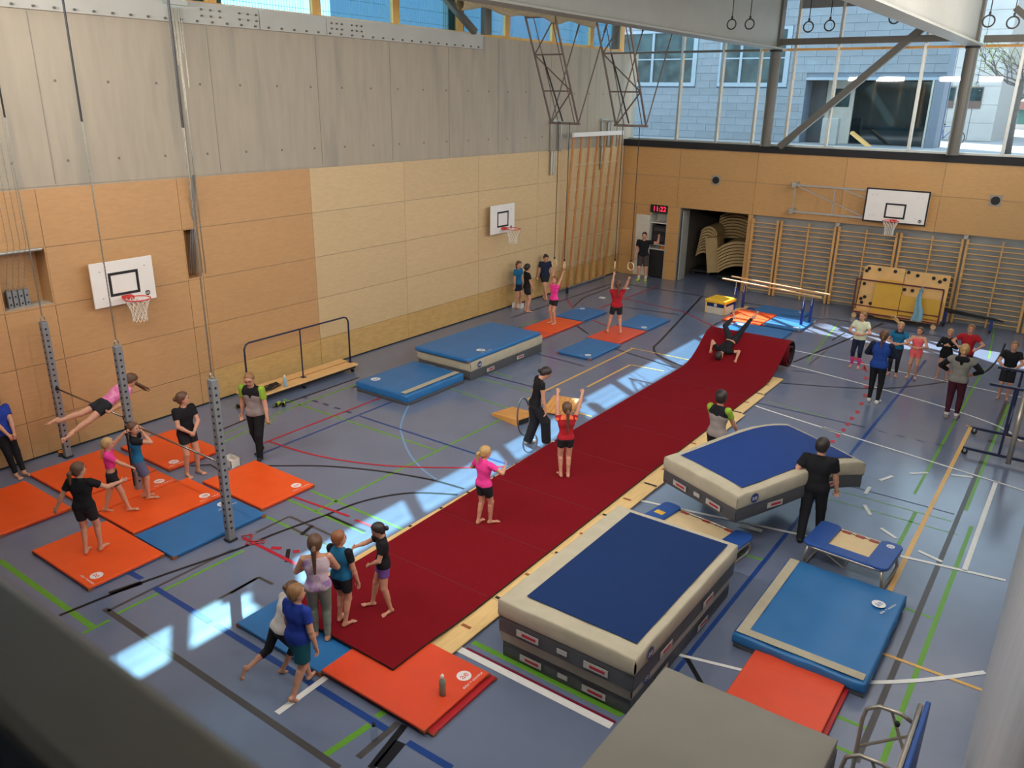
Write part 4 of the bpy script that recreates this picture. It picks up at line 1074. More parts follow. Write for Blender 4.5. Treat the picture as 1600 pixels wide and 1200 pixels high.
trampoline('small trampoline with blue pads behind the thick blue mat', (-1.88, 10.98, 0), R(-4), h=0.36)
trampoline('small trampoline with a yellow label behind the stacked crash mats', (-3.95, 10.25, 0), R(-8), lx=1.5, h=0.24, lab2=True)
t = thing('small_trampoline', 'small trampoline stood on edge beside the curtain, steel legs pointing left', 'trampoline', (-0.40, 6.38, 0))
MB().tube([(0, -0.6, 0.02), (0, 0.6, 0.02), (0, 0.62, 1.16), (0, -0.62, 1.16)], 0.022, 8, closed=True).build('frame', M_tube, t, smooth=True)
MB().box(0.03, -0.66, 0.01, 0.075, 0.66, 1.21).build('blue_pad', M_pad, t, bevel=0.015, seg=3)
MB().box(-0.012, -0.45, 0.2, -0.004, 0.45, 1.0).build('bed', M_bed, t)
sp = MB()
for k in range(16): sp.cyl((-0.02, 0.45, 0.25 + k * 0.046), (-0.01, 0.59, 0.26 + k * 0.046), 0.008, n=5); sp.cyl((-0.02, -0.4 + k * 0.053, 1.0), (-0.01, -0.4 + k * 0.053, 1.14), 0.008, n=5)
sp.build('spring', M_alu, t, kind='stuff')
for y in (0.42, -0.30):
    MB().tube([(-0.02, y, 1.10), (-0.12, y, 1.14), (-0.30, y, 1.13), (-0.40, y, 1.05), (-0.42, y, 0.92), (-0.42, y, 0.20), (-0.38, y, 0.06), (-0.02, y, 0.03)], 0.019, 8).build('leg', M_tube, t, smooth=True)
    MB().tube([(-0.20, y, 1.13), (-0.02, y, 0.72)], 0.014, 6).build('strut', M_tube, t); MB().tube([(-0.40, y, 0.62), (-0.02, y, 0.95)], 0.014, 6).build('strut', M_tube, t)
    MB().lathe([(0.02, -0.02), (0.026, 0), (0.02, 0.02)], (-0.13, y - 0.05, 1.06), 10).build('knob', M_black, t)

# ------------------------------------------------------------------ climbing wall trolley, low bar trolley, pole trolley
t = thing('climbing_wall_trolley', 'wheeled trolley with plywood climbing panels and yellow mats before the wall bars', 'trolley', (-4.45, 26.35, 0))
M_dred = pm('frame_dark_red', (92, 26, 34), 0.45)
M_cw = pm('climbing_plywood', (216, 168, 100), 0.5, var=0.1, scale=3, objvar=0.03)
M_yel = pm('yellow_mat', (206, 156, 40), 0.5, var=0.05, scale=3)
MB().box(-1.22, -0.35, 0.16, 1.18, 0.35, 0.22).build('platform', M_cw, t, bevel=0.005)
for x in (-1.15, 1.10):
    for y in (-0.32, 0.32):
        MB().cyl((x, y - 0.02, 0.075), (x, y + 0.02, 0.075), 0.075, n=16).build('wheel', M_rail, t); MB().box(x - 0.03, y - 0.03, 0.12, x + 0.03, y + 0.03, 0.165).build('castor_fork', M_alu, t)
for y in (-0.36, 0.30):
    MB().bar((-1.22, y, 0.20), (1.20, y, 0.20), 0.04).build('frame_rail', M_dred, t); MB().bar((-1.22, y, 1.22), (1.20, y, 1.22), 0.04).build('frame_rail', M_dred, t)
    for x in (-1.22, 1.20): MB().bar((x, y, 0.20), (x, y, 1.22), 0.04).build('frame_post', M_dred, t)
MB().bar((-1.22, -0.36, 0.42), (1.20, -0.36, 0.42), 0.03).build('frame_rail', M_dred, t)
def lean(mb): return mb.rot(Matrix.Rotation(R(-7), 3, 'X'))
lean(MB().prism([(-1.18, 0.22), (0.02, 0.22), (0.02, 1.62), (-1.02, 1.62), (-1.14, 1.54)], -0.03, 0.0, 'xz')).build('climbing_panel', M_cw, t, fix=True, loc=(0, -0.10, 0))
lean(MB().prism([(0.04, 0.22), (1.26, 0.22), (1.26, 1.58), (0.04, 1.58)], -0.03, 0.0, 'xz')).build('climbing_panel', M_cw, t, fix=True, loc=(0, -0.08, 0))
def rr2(x0, z0, x1, z1, r, sides):
    p = []
    for cx_, cz_, a0, s in ((x1, z1, 0, 'tr'), (x0, z1, 90, 'tl'), (x0, z0, 180, 'bl'), (x1, z0, 270, 'br')):
        q = r if s in sides else 0.01
        qx = cx_ - q if 'r' in s else cx_ + q; qz = cz_ - q if 't' in s else cz_ + q
        for k in range(6): a = R(a0 + 18 * k); p.append((qx + q * math.cos(a), qz + q * math.sin(a)))
    return p
for bx in ((-0.72, 0.05, 0.04, 1.22, 0.22, ('tl', 'bl')), (0.06, 0.24, 1.20, 0.82, 0.10, ('tr',))):
    m = MB().prism([(a, b) for a, b in rr2(*bx)], -0.06, 0.0, 'xz'); m.v = [(x, y - 0.16 if True else y, z) for x, y, z in m.v]
    lean(m).build('yellow_panel', M_yel, t, fix=True)
for x, z in ((-1.0, 1.5), (-1.06, 1.42), (-0.7, 1.5), (-0.25, 1.5), (0.12, 1.52), (0.38, 1.46), (0.82, 1.44), (1.0, 1.36), (1.12, 1.44), (-1.06, 1.02), (-0.98, 0.62), (-1.08, 0.55), (-1.04, 0.44), (-0.78, 0.44), (0.10, 1.0), (0.32, 1.0), (0.56, 1.02)):
    p = Matrix.Rotation(R(-7), 3, 'X') @ Vector((x, -0.06 - 0.10, z))
    MB().lathe([(0.05, 0), (0.055, 0.012), (0.045, 0.03)], (0, 0, 0), 8, ax='y').build('climbing_hold', M_black, t, loc=(p.x, p.y, p.z))
o = MB(); 
o.grid(8, 10, lambda u, v: (0.62 + (u - 0.5) * (0.04 + 0.28 * (1 - v)) + 0.03 * math.sin(7 * v), -0.40 - 0.03 * math.sin(u * 12) - 0.02 * (1 - v), 0.20 + 1.04 * v))
o.v += [(x, y - 0.01, z) for x, y, z in o.v]; o.f += [tuple(reversed([i + 99 for i in f])) for f in o.f]
o = o.build('rope_net', pm('net_pale_blue', (124, 166, 180), 0.8, var=0.25, scale=30), loc=(-4.45, 26.35, 0), smooth=True); tag(o, 'pale blue bundled net draped over the climbing wall trolley', 'net')
t = thing('low_bar_trolley', 'low dark bar trolley with blue wheeled legs right of the climbing wall', 'trolley', (-2.5, 26.75, 0))
MB().bar((-0.75, 0, 0.52), (0.85, -0.1, 0.40), 0.05).build('bar', M_black, t); MB().bar((-0.75, 0.2, 0.40), (0.65, 0.2, 0.36), 0.05).build('bar', M_black, t)
for x in (-0.68, 0.55):
    MB().box(x - 0.04, -0.05, 0.10, x + 0.04, 0.05, 0.44).build('leg', M_bblue, t, bevel=0.006)
    for y in (-0.1, 0.1): MB().cyl((x - 0.02, y, 0.05), (x + 0.02, y, 0.05), 0.05, n=12).build('wheel', M_black, t)
    MB().box(x - 0.03, -0.12, 0.085, x + 0.03, 0.12, 0.11).build('axle_plate', M_bblue, t)
M_dn = pm('enamel_dark_navy', (26, 32, 62), 0.4)
t = thing('pole_trolley', 'dark blue wheeled trolley carrying a bundle of steel poles at the right', 'trolley', (-0.60, 17.15, 0))
for y in (-0.62, 0.62):
    MB().bar((-0.62, y, 0.13), (0.58, y, 0.13), 0.05).build('foot_bar', M_dn, t)
    for x in (-0.58, 0.5): MB().cyl((x, y - 0.02, 0.055), (x, y + 0.02, 0.055), 0.055, n=14).build('wheel', M_black, t); MB().box(x - 0.02, y - 0.03, 0.06, x + 0.02, y + 0.03, 0.12).build('castor_fork', M_alu, t)
    MB().bar((-0.02, y, 0.13), (0.0, y, 1.45), 0.045).build('upright', M_dn, t)
    MB().bar((-0.42, y, 1.46), (0.5, y, 1.46), 0.045).build('arm', M_dn, t)
MB().bar((0, -0.62, 0.75), (0, 0.62, 0.75), 0.04).build('cross_bar', M_dn, t)
for k in range(5):
    o = MB().cyl((0, -0.8, 0), (0, 0.8, 0.0), 0.022, n=10).build('steel_pole', pm('pole_chrome', (170, 168, 160), 0.2, metal=0.9), smooth=True, loc=(-0.46 + k * 0.055, 17.1 + 0.05 * k, 1.50 + 0.022 * (k % 2)))
    o.rotation_euler = (R(0), 0, R(2 - k)); tag(o, '%s of five chrome poles lying across the arms of the blue trolley' % ('leftmost', 'second from left', 'middle', 'fourth from left', 'rightmost')[k], 'pole', 'poles on the blue trolley')
o = MB().cyl((0, 0, 0), (0, 0.25, 1.45), 0.045, n=12).build('leaning_pole', M_tube, smooth=True, loc=(-0.44, 16.30, 0.09)); tag(o, 'thick grey pole leaning upright against the blue pole trolley', 'pole')

# ------------------------------------------------------------------ bench cart by the left wall
t = thing('bar_cart', 'low wooden cart with a long dark blue hand rail along the left wall', 'cart', (-14.06, 11.30, 0))
MB().box(-0.32, -1.52, 0.16, 0.30, 1.50, 0.20).build('deck', M_rail, t, bevel=0.006)
MB().box(-0.02, -1.52, 0.20, 0.0, 1.5, 0.205).build('deck_joint', M_plye, t)
MB().tube([(0.06, -1.47, 0.20), (0.06, -1.47, 1.22), (0.06, -1.42, 1.31), (0.06, -1.34, 1.34), (0.06, 1.34, 1.34), (0.06, 1.42, 1.31), (0.06, 1.47, 1.22), (0.06, 1.47, 0.20)], 0.02, 8).build('hand_rail', M_dn, t, smooth=True)
MB().cyl((0.06, 0.02, 0.20), (0.06, 0.02, 1.33), 0.016, n=8).build('middle_post', M_dn, t)
for y in (-1.47, 0.02, 1.47): MB().box(0.0, y - 0.05, 0.20, 0.12, y + 0.05, 0.21).build('foot_plate', M_dn, t)
for x in (-0.22, 0.22):
    for y in (-1.38, -0.1, 1.38):
        MB().cyl((x, y - 0.02, 0.05), (x, y + 0.02, 0.05), 0.05, n=12).build('wheel', M_black, t); MB().box(x - 0.02, y - 0.025, 0.08, x + 0.02, y + 0.025, 0.16).build('castor_fork', M_alu, t)
MB().box(-0.27, -1.48, 0.10, 0.25, 1.46, 0.16).build('under_frame', M_black, t)
pts = []
for i in range(60):
    a = i * 0.55; pts.append((0.12 * math.cos(a) + 0.05 * math.sin(a * 0.37), 0.30 * math.sin(a * 0.93) * (0.8 + 0.3 * math.sin(i)), 0.012 + 0.03 * abs(math.sin(i * 1.1))))
o = MB().tube(pts, 0.011, 6).build('resistance_bands', M_black, smooth=True, loc=(-13.98, 10.35, 0.203)); tag(o, 'tangle of black resistance bands lying on the wooden cart', 'bands')
def bottle(label, x, y, z, col, cap, h=0.24, r=0.036, glass=False):
    t = thing('drinking_bottle', label, 'bottle', (x, y, z), 0, 'drinking bottles')
    MB().lathe([(r * 0.9, 0), (r, 0.006), (r, h * 0.62), (r * 0.85, h * 0.72), (r * 0.45, h * 0.8), (r * 0.45, h * 0.84)], (0, 0, 0), 16).build('body', col, t, smooth=True)
    MB().lathe([(r * 0.55, h * 0.82), (r * 0.55, h * 0.93), (r * 0.3, h * 0.97), (r * 0.28, h)], (0, 0, 0), 12).build('cap', cap, t)
    return t
M_green = pm('bottle_sage', (132, 146, 128), 0.4)
bottle('pale blue bottle standing on the wooden cart', -13.82, 10.66, 0.203, pm('bottle_blue', (142, 176, 192), 0.4), M_white, h=0.27, r=0.04)
bottle('sage green bottle standing on the orange mat at the runner start', -4.77, 5.43, 0.098, M_green, M_white, h=0.27, r=0.038)
bottle('clear plastic bottle with black lid on the floor, bottom edge', -4.97, 4.58, 0.002, glass_mat('bottle_clear', (0.9, 0.94, 0.95), 1.0), M_black, h=0.22, r=0.038)
bottle('dark bottle with pink lid on the floor at the climbing poles', -14.28, 23.05, 0.002, M_black, pm('lid_pink', (210, 70, 110), 0.5), h=0.26, r=0.045)
def tub(label, x, y, s):
    t = thing('chalk_tub', label, 'tub', (x, y, 0.002), 0, 'small plastic tubs')
    m = MB().prism([(-s, -s * 0.7), (s, -s * 0.7), (s, s * 0.7), (-s, s * 0.7)], 0, 0.012)
    for a in ((-s, -s * 0.7, s, -s * 0.7 + 0.01), (-s, s * 0.7 - 0.01, s, s * 0.7), (-s, -s * 0.7, -s + 0.01, s * 0.7), (s - 0.01, -s * 0.7, s, s * 0.7)): m.box(a[0], a[1], 0.012, a[2], a[3], 0.15)
    m.build('tub_shell', pm('tub_white', (214, 208, 198), 0.5), t)
    MB().box(-s * 0.85, -s * 0.6, 0.012, s * 0.85, s * 0.6, 0.07).build('chalk', M_white, t, bevel=0.02)
tub('white chalk tub on the floor behind the near bar post', -11.72, 7.72, 0.14)
tub('white chalk tub at the feet of the two girls by the left wall', -14.42, 20.35, 0.16)
for k, (x, y) in enumerate(((-12.98, 23.2), (-13.05, 25.0))):
    o = MB().box(-0.10, -0.07, 0, 0.10, 0.07, 0.03).build('sponge', M_white, bevel=0.008, loc=(x, y, 0.002)); tag(o, 'small white cloth on the floor %s' % ('behind the girl in pink at the rings' if k == 0 else 'further back by the left wall corner'), 'cloth')
def shoe_pair(label, x, y, rz, m1, m2, z=0.002):
    for k in (-1, 1):
        c, s = math.cos(rz), math.sin(rz)
        t = thing('sports_shoe', label % ('left' if k < 0 else 'right'), 'shoe', (x - s * k * 0.0 + c * k * 0.06, y + s * k * 0.06, z), rz + k * 0.12)
        MB().prism([(-0.035, -0.11), (0.035, -0.11), (0.045, 0.05), (0.03, 0.13), (-0.03, 0.13), (-0.045, 0.05)], 0, 0.025).build('sole', m2, t, bevel=0.006)
        def up(u, v):
            yy = -0.105 + 0.225 * v; w = 0.036 * (1 - 0.25 * v); hgt = 0.085 - 0.05 * v
            a = math.pi * u
            return (w * math.cos(a), yy, 0.022 + hgt * math.sin(a) ** 0.7)
        MB().grid(8, 8, up).build('upper', m1, t, smooth=True)
shoe_pair('black trainer on the floor left of the coach, %s one of the pair', -13.95, 9.58, R(70), M_black, M_steeld)
shoe_pair('yellow and black trainer by the wooden cart, %s one of the pair', -13.40, 10.18, R(40), pm('shoe_lime', (176, 190, 60), 0.6), M_black)
o = thing('slipper', 'orange and black slipper on the floor at the foot of the first bar post', 'slipper', (-14.55, 6.12, 0.002), R(60))
MB().prism([(-0.05, -0.12), (0.05, -0.12), (0.055, 0.08), (0.02, 0.13), (-0.04, 0.12)], 0, 0.025).build('sole', M_black, o, bevel=0.006); MB().torus((0, 0.03, 0.035), 0.045, 0.015, (0, 0, 1), 16, 6).build('strap', pm('strap_orange', (224, 130, 30), 0.6), o)
pts = [(0.05 * i + 0.0 * i, 0.10 * math.sin(i * 0.9), 0.008 + 0.006 * (i % 2)) for i in range(9)] + [(0.45 - 0.05 * i, 0.06 + 0.07 * math.sin(i * 1.1), 0.014) for i in range(9)]
o = MB().tube([Vector(p) for p in pts], 0.008, 6).build('skipping_rope', pm('rope_red', (176, 60, 60), 0.6), smooth=True, loc=(-9.48, 6.28, 0.002)); tag(o, 'red and grey coiled skipping rope at the foot of the near bar post', 'rope')
o = MB().tube([(-0.35, -0.2, 0.01), (-0.1, 0.05, 0.01), (0.2, 0.0, 0.01), (0.45, 0.12, 0.01)], 0.008, 6).build('cord', M_black, loc=(-11.9, 7.45, 0.002)); tag(o, 'thin black cord on the floor by the standing girl in black', 'cord')

# ------------------------------------------------------------------ rings, ring trusses, climbing poles
M_ring = pm('ring_wood', (222, 190, 140), 0.4)
M_rope = pm('rope_black', (34, 32, 32), 0.8)
def ring(label, x, y, z, ztop, group, mat=M_ring, ax=(0, 1, 0)):
    t = thing('gym_ring', label, 'ring', (x, y, z), 0, group)
    MB().torus((0, 0, 0), 0.105, 0.015, ax, 26, 8).build('ring', mat, t, smooth=True)
    MB().cyl((0, 0, 0.10), (0, 0, ztop - z), 0.010, n=6).build('rope', M_rope, t)
    MB().box(-0.02, -0.012, 0.095, 0.02, 0.012, 0.17).build('loop_strap', M_rope, t)
ring('wooden ring on a black rope in the right hand of the girl in pink', -12.50, 19.42, 1.82, 5.70, 'low gym rings', ax=(0.3, 1, 0))
ring('wooden ring on a black rope in the left hand of the girl in pink', -12.16, 19.42, 1.80, 5.70, 'low gym rings', ax=(0.7, 0.7, 0))
ring('wooden ring seen edge-on in the left hand of the girl in red', -10.55, 19.46, 2.00, 5.70, 'low gym rings', ax=(0.85, 0.5, 0))
ring('round wooden ring in the right hand of the girl in red', -10.06, 19.46, 2.03, 5.70, 'low gym rings', ax=(0.2, 1, 0))
for x, z, lab in ((-7.84, 7.97, 'left ring of the pulled-up pair before the left roof beam'), (-7.41, 7.96, 'right ring of the pulled-up pair before the left roof beam'), (-6.07, 7.86, 'left ring of the pulled-up pair between the columns'), (-5.62, 7.87, 'right ring of the pulled-up pair between the columns'), (-4.32, 7.97, 'single pulled-up ring half behind the right roof beam'), (-2.58, 7.85, 'left ring of the pulled-up pair at the far right'), (-2.16, 7.81, 'right ring of the pulled-up pair at the far right')):
    ring('dark ' + lab, x, 19.4, z, 9.7, 'pulled-up gym rings', mat=M_rope)
M_tr = pm('truss_steel', (104, 92, 86), 0.4, metal=0.3)
def truss(label, x0, x1):
    t = thing('ring_truss', label, 'truss', ((x0 + x1) / 2, 19.45, 5.66))
    h = (x1 - x0) / 2; d = Vector((0, -1.45, 2.82))
    def P(s, u): return Vector((s * h, 0, 0)) + d * u
    T = 1.42
    for s in (-1, 1): MB().tube([P(s, 0), P(s, T)], 0.030, 6).build('chord', M_tr, t)
    for s in (-0.45, 0.75): MB().tube([P(s, 0), P(s, T)], 0.014, 6).build('inner_rod', M_tr, t)
    us = [0.0, 0.29, 0.60, 0.90, 1.2]
    for u in us: MB().tube([P(-1, u), P(1, u)], 0.022, 6).build('rung', M_tr, t)
    for i in range(4):
        a, b = (-1, 1) if i % 2 == 0 else (1, -1)
        MB().tube([P(a, us[i]), P(b, us[i + 1])], 0.020, 6).build('diagonal', M_tr, t)
    for s in (-1, 1):
        MB().tube([P(s, 0), P(s, 0) + Vector((0, 1.95, 3.95))], 0.019, 6).build('stay', M_tr, t)
        MB().cyl(P(s, 0) + Vector((0, 1.15, 2.33)), P(s, 0) + Vector((0, 1.33, 2.69)), 0.028, n=8).build('turnbuckle', M_steeld, t)
    MB().tube([P(-0.1, 0.02) , P(-0.45, 0.6)], 0.02, 6).build('cylinder', M_black, t)
    MB().box(-h - 0.05, -0.03, -0.03, h + 0.05, 0.03, 0.03).build('bottom_bar', M_tr, t)
truss('steel lattice carrying the ropes of the left low rings', -12.78, -11.90)
truss('steel lattice carrying the ropes of the right low rings, before the window', -10.75, -9.88)
t = thing('climbing_poles', 'row of wooden climbing poles under a white beam in the far left corner', 'climbing poles', (-14.45, 24.55, 0))
M_pole = pm('pole_wood', (178, 122, 66), 0.45, var=0.1, scale=5, objvar=0.05)
for k in range(7):
    y = -1.53 + k * 0.51
    MB().tube([(-0.17, y + 0.12, 0.06), (0.24, y - 0.04, 5.12)], 0.04, 8).build('pole', M_pole, t, smooth=False)
MB().bar((0.24, -1.62, 5.20), (0.24, 1.66, 5.20), 0.09, 0.14).build('top_beam', M_white, t, bevel=0.01)
MB().bar((-0.17, -1.5, 0.06), (-0.17, 1.7, 0.06), 0.05).build('bottom_rail', M_alu, t)
for z in (0.9, 1.75, 2.6, 3.45, 4.25):
    xx = -0.17 + 0.41 * z / 5.1 + 0.02
    MB().tube([(xx, -1.55, z), (xx, 1.55, z)], 0.008, 5).build('cross_cable', pm('cable_pale', (200, 186, 150), 0.5), t)
for y, lab in ((22.55, 'grey steel wall bracket with cylinder left of the climbing poles'), (25.75, 'grey steel wall bracket with cylinder right behind the climbing poles')):
    t = thing('wall_bracket', lab, 'bracket', (XW + 0.004, y, 4.72))
    for s in (-0.22, 0.22):
        MB().bar((0, s, 0.88), (0.42, s, 0.84), 0.05).build('arm', M_alu, t); MB().bar((0.03, s, 0.0), (0.03, s, 0.92), 0.05).build('wall_post', M_alu, t); MB().bar((0.40, s, 0.0), (0.40, s, 0.84), 0.04).build('front_post', M_alu, t)
    MB().bar((0.0, -0.24, 0.02), (0.42, -0.24, 0.02), 0.04).build('lower_arm', M_alu, t)
    MB().bar((0.02, -0.3, 0.9), (0.02, 0.3, 0.9), 0.07).build('top_plate', M_alu, t)
    for s in (-0.05, 0.06): MB().cyl((0.08, -0.15 + s, -0.75), (0.08, -0.15 + s, 0.05), 0.045, n=12).build('cylinder', M_alu, t, smooth=False)
def nt(u, v):
    y = 14.6 + 5.6 * u; a = 2 * math.pi * v; r = 0.11 + 0.02 * math.sin(u * 30)
    return (-12.0 + r * math.cos(a), y, 8.16 + 0.10 * abs(math.sin(u * 9.4)) + r * math.sin(a) * 1.1)
o = MB().grid(60, 10, nt).build('gathered_net', pm('net_beige', (196, 178, 140), 0.9, var=0.2, scale=30, bump=0.3, bscale=60), smooth=True); tag(o, 'sagging beige roll of gathered netting under the roof before the clerestory', 'net')

# ------------------------------------------------------------------ outside the end windows
plaza = struct(MB().box(-60, 28.05, 4.3, 60, 120, 4.5).build('floor_plaza', pm('plaza_paving', (132, 134, 138), 0.8, var=0.06, scale=0.6)))
M_tile = pm('slate_tile', (120, 127, 134), 0.7, var=0.08, scale=2.0, objvar=0.07, bump=0.03, bscale=14)
gb = thing('slate_building', 'blue-grey slate-clad building outside the end windows with a dark entrance', 'building', (-14, 40, 4.5))
bx = MB()
bx.box(-8.6, 0.06, 0, 1.7, 1.6, 6.2); bx.box(1.7, 0.06, 2.80, 7.5, 1.6, 6.2); bx.box(-8.6, 0.06, 6.2, 7.5, 1.6, 9.5); bx.box(-30, 0.06, 0, -8.6, 3.0, 9.5)
bx.box(-30, 0.06, 9.5, -15.8, 3.0, 25.5)  # unseen tower added to keep the sun off the floor's far left
bx.box(1.7, 1.4, 0, 7.5, 1.6, 2.8)
bx.build('wall', pm('slate_wall', (100, 112, 126), 0.8), gb)
tl = None
holes = [(1.70, 7.60, -1, 2.87), (-8.45, -3.75, 2.45, 5.12), (-2.62, 0.84, 2.45, 5.12)]
for r in range(18):
    z = 0.02 + r * 0.34; zc = z + 0.165
    for c in range(17):
        x = -8.5 + c * 1.0 - (0.5 if r % 2 else 0)
        seg = [(max(x, -8.55), min(x + 0.99, 7.5))]
        for h0, h1, h2, h3 in holes:
            if h2 - 0.1 < zc < h3 + 0.1: seg = [q for a_, b_ in seg for q in ((a_, min(b_, h0)), (max(a_, h1), b_)) if q[1] - q[0] > 0.08]
        for x0, x1 in seg:
            if x1 - x0 < 0.08: continue
            if tl is None: tl = MB().box(-0.5, 0, -0.165, 0.5, 0.06, 0.165).build('stone_tile', M_tile, gb); o = tl
            else: o = clone(tl, gb)
            o.location = ((x0 + x1) / 2, 0.004 * ((r * 7 + c * 3) % 3), zc); o.scale = (x1 - x0, 1, 1)
M_fb = pm('window_frame_blue', (138, 150, 160), 0.5)
M_dg = pm('dark_glazing', (46, 62, 62), 0.12, var=0.7, scale=1.6, spec=0.35)
for x0, x1, mids in ((-8.4, -3.77, (-6.2,)), (-2.60, 0.82, (-1.52,))):
    w = MB().box(x0, -0.05, 2.46, x1, 0.05, 2.64).box(x0, -0.05, 4.95, x1, 0.05, 5.1).box(x1 - 0.22, -0.05, 2.64, x1, 0.05, 4.95).box(x0, -0.05, 2.64, x0 + 0.1, 0.05, 4.95).build('window_frame', M_fb, gb)
    MB().box(x0 + 0.1, 0.045, 2.64, x1 - 0.22, 0.058, 4.95).build('pane', M_dg, w)
    for m in mids: MB().box(m - 0.06, -0.03, 2.64, m + 0.06, 0.045, 4.95).build('window_bar', M_fb, w)
    MB().box(x0 + 0.1, -0.02, 3.7, x1 - 0.22, 0.045, 3.76).build('window_bar', M_fb, w)
MB().box(1.70, -0.02, 2.76, 7.5, 0.06, 2.88).build('entrance_lintel', M_fb, gb)
MB().box(7.12, -0.02, 0, 7.5, 1.2, 2.78).build('entrance_pier', pm('pier_blue', (102, 110, 122), 0.7), gb)
MB().box(7.02, 0.0, 0, 7.10, 0.1, 2.76).build('door_frame', M_alu, gb)
MB().box(3.65, 1.2, 0.02, 7.12, 1.24, 2.78).build('glazing', pm('entrance_glass', (22, 34, 38), 0.05, var=0.6, scale=1.2, spec=0.8), gb)
MB().box(1.7, 1.0, 0.02, 2.40, 1.06, 2.78).build('side_wall', pm('entrance_grey', (66, 70, 72), 0.7), gb)
ip = MB().box(2.40, 1.1, 0.0, 3.65, 1.3, 2.78).build('pale_panel', pm('panel_stone', (170, 164, 154), 0.8), gb)
MB().box(2.78, 1.08, 1.62, 3.46, 1.1, 2.42).build('window', M_dg, ip)
o = MB().box(-0.35, -0.2, 0, 0.35, 0.2, 1.15).build('concrete_block', M_concr, bevel=0.03, loc=(-10.7, 39.2, 4.502)); tag(o, 'pale upright slab outside behind the window mullion, left in the dark entrance', 'slab')
o = MB().box(-0.55, -0.2, 0, 0.55, 0.2, 0.12).build('wooden_ramp', M_cw, loc=(-9.4, 39.4, 4.70)); o.rotation_euler = (0, R(35), 0); tag(o, 'slanting yellow-brown board before the dark entrance glass outside', 'board')
pb = thing('stone_building', 'pale stone-clad building with two small windows, right of the slate building', 'building', (-7.5, 50, 4.5))
MB().box(-2.6, 0.05, 0, 2.0, 10, 7.5).build('wall', pm('pale_stone_core', (150, 146, 142), 0.8), pb)
M_ps = pm('pale_stone', (186, 182, 178), 0.8, var=0.06, scale=1.5, objvar=0.03)
for r in range(8):
    for c in range(4):
        x = -2.55 + c * 1.14; z = 0.02 + r * 0.9
        if (c == 1 and r == 2): continue
        MB().box(x + 0.015, 0, z, x + 1.125, 0.05, z + 0.885).build('stone_slab', M_ps, pb)
for x in (-0.75, 0.53):
    w = MB().box(x, -0.04, 1.62, x + 0.72, 0.0, 2.68).build('window_frame', pm('frame_brown', (108, 88, 80), 0.6), pb)
    MB().box(x + 0.05, -0.05, 2.0, x + 0.67, -0.04, 2.62).build('pane', M_dg, w)
lb = thing('far_building', 'bright building with green shutters far behind the tree', 'building', (-4, 80, 4.5))
MB().box(-5.6, 0, 0, 20, 8, 12).build('wall', pm('far_plaster', (226, 220, 210), 0.8), lb)
MB().box(-5.8, -0.8, 1.55, 20, 0, 2.1).build('balcony', pm('far_balcony', (150, 110, 100), 0.8), lb)
for k in range(8):
    for z in (0.4, 2.4, 5.0): MB().box(-4.8 + k * 1.6, -0.06, z, -3.9 + k * 1.6, 0.0, z + 1.1).build('shutter', pm('shutter_green', (96, 140, 128), 0.6), lb)
rb_ = thing('brick_building', 'pinkish brick building at the right edge behind the tree', 'building', (6, 64, 4.5))
MB().box(-8.6, 0, 3.4, 16, 8, 16).build('wall', pm('far_brick', (206, 162, 146), 0.8, var=0.1, scale=2), rb_)
for k in range(5): MB().box(-6.5 + k * 2.5, -0.06, 4.6, -5.2 + k * 2.5, 0.0, 6.4).build('window', M_dg, rb_)
for k in range(4): MB().box(-8.0 + k * 7.5, 1, 0, -7.6 + k * 7.5, 1.4, 3.4).build('pillar', M_ps, rb_)
tr = thing('bare_tree', 'leafless tree on the plaza outside at the right edge', 'tree', (-3.5, 38, 4.5))
M_bark = pm('bark', (98, 88, 82), 0.9, var=0.2, scale=8)
rr_ = random.Random(3)
MB().tube([(0, 0, 0), (-0.03, 0, 1.2), (-0.02, 0, 2.3), (0.02, 0, 2.9)], 0.1, 8, rs=[0.13, 0.10, 0.10, 0.08]).build('trunk', M_bark, tr, smooth=True)
brs = MB(); tips = []
def branch(p, d, L, r, dep):
    q = p + d * L; mid = p + d * L * 0.5 + Vector((rr_.uniform(-.05, .05), rr_.uniform(-.05, .05), rr_.uniform(-.02, .06))) * L
    brs.tube([p, mid, q], r, 5, cap=False, rs=[r, r * 0.8, r * 0.6])
    if dep == 0: tips.append(q); return
    for _ in range(3 if dep > 1 else 4):
        nd = (d + Vector((rr_.uniform(-.8, .8), rr_.uniform(-.8, .8), rr_.uniform(-.35, .5)))).normalized()
        branch(q if rr_.random() < 0.7 else mid, nd, L * rr_.uniform(0.6, 0.85), r * 0.6, dep - 1)
for k in range(8):
    a = k * 0.785 + rr_.uniform(-.2, .2)
    branch(Vector((0, 0, 2.0 + 0.12 * k)), Vector((math.cos(a), math.sin(a), rr_.uniform(0.25, 0.9))).normalized(), 0.95, 0.04, 3)
brs.build('branches', M_bark, tr, kind='stuff')
bd = MB()
for q in tips:
    for _ in range(2):
        c = q + Vector((rr_.uniform(-.1, .1), rr_.uniform(-.1, .1), rr_.uniform(-.1, .1))); bd.add([c + Vector((0.03, 0, 0)), c + Vector((-0.02, 0.02, 0)), c + Vector((-0.02, -0.02, 0)), c + Vector((0, 0, 0.04))], [(0, 1, 2), (0, 3, 1), (1, 3, 2), (2, 3, 0)])
bd.build('buds', pm('bud_green', (150, 160, 96), 0.8), tr, kind='stuff')
sh = thing('yellow_shrub', 'yellow flowering shrub behind the tree at the right edge outside', 'shrub', (-2.4, 46, 4.5))
sm_ = MB()
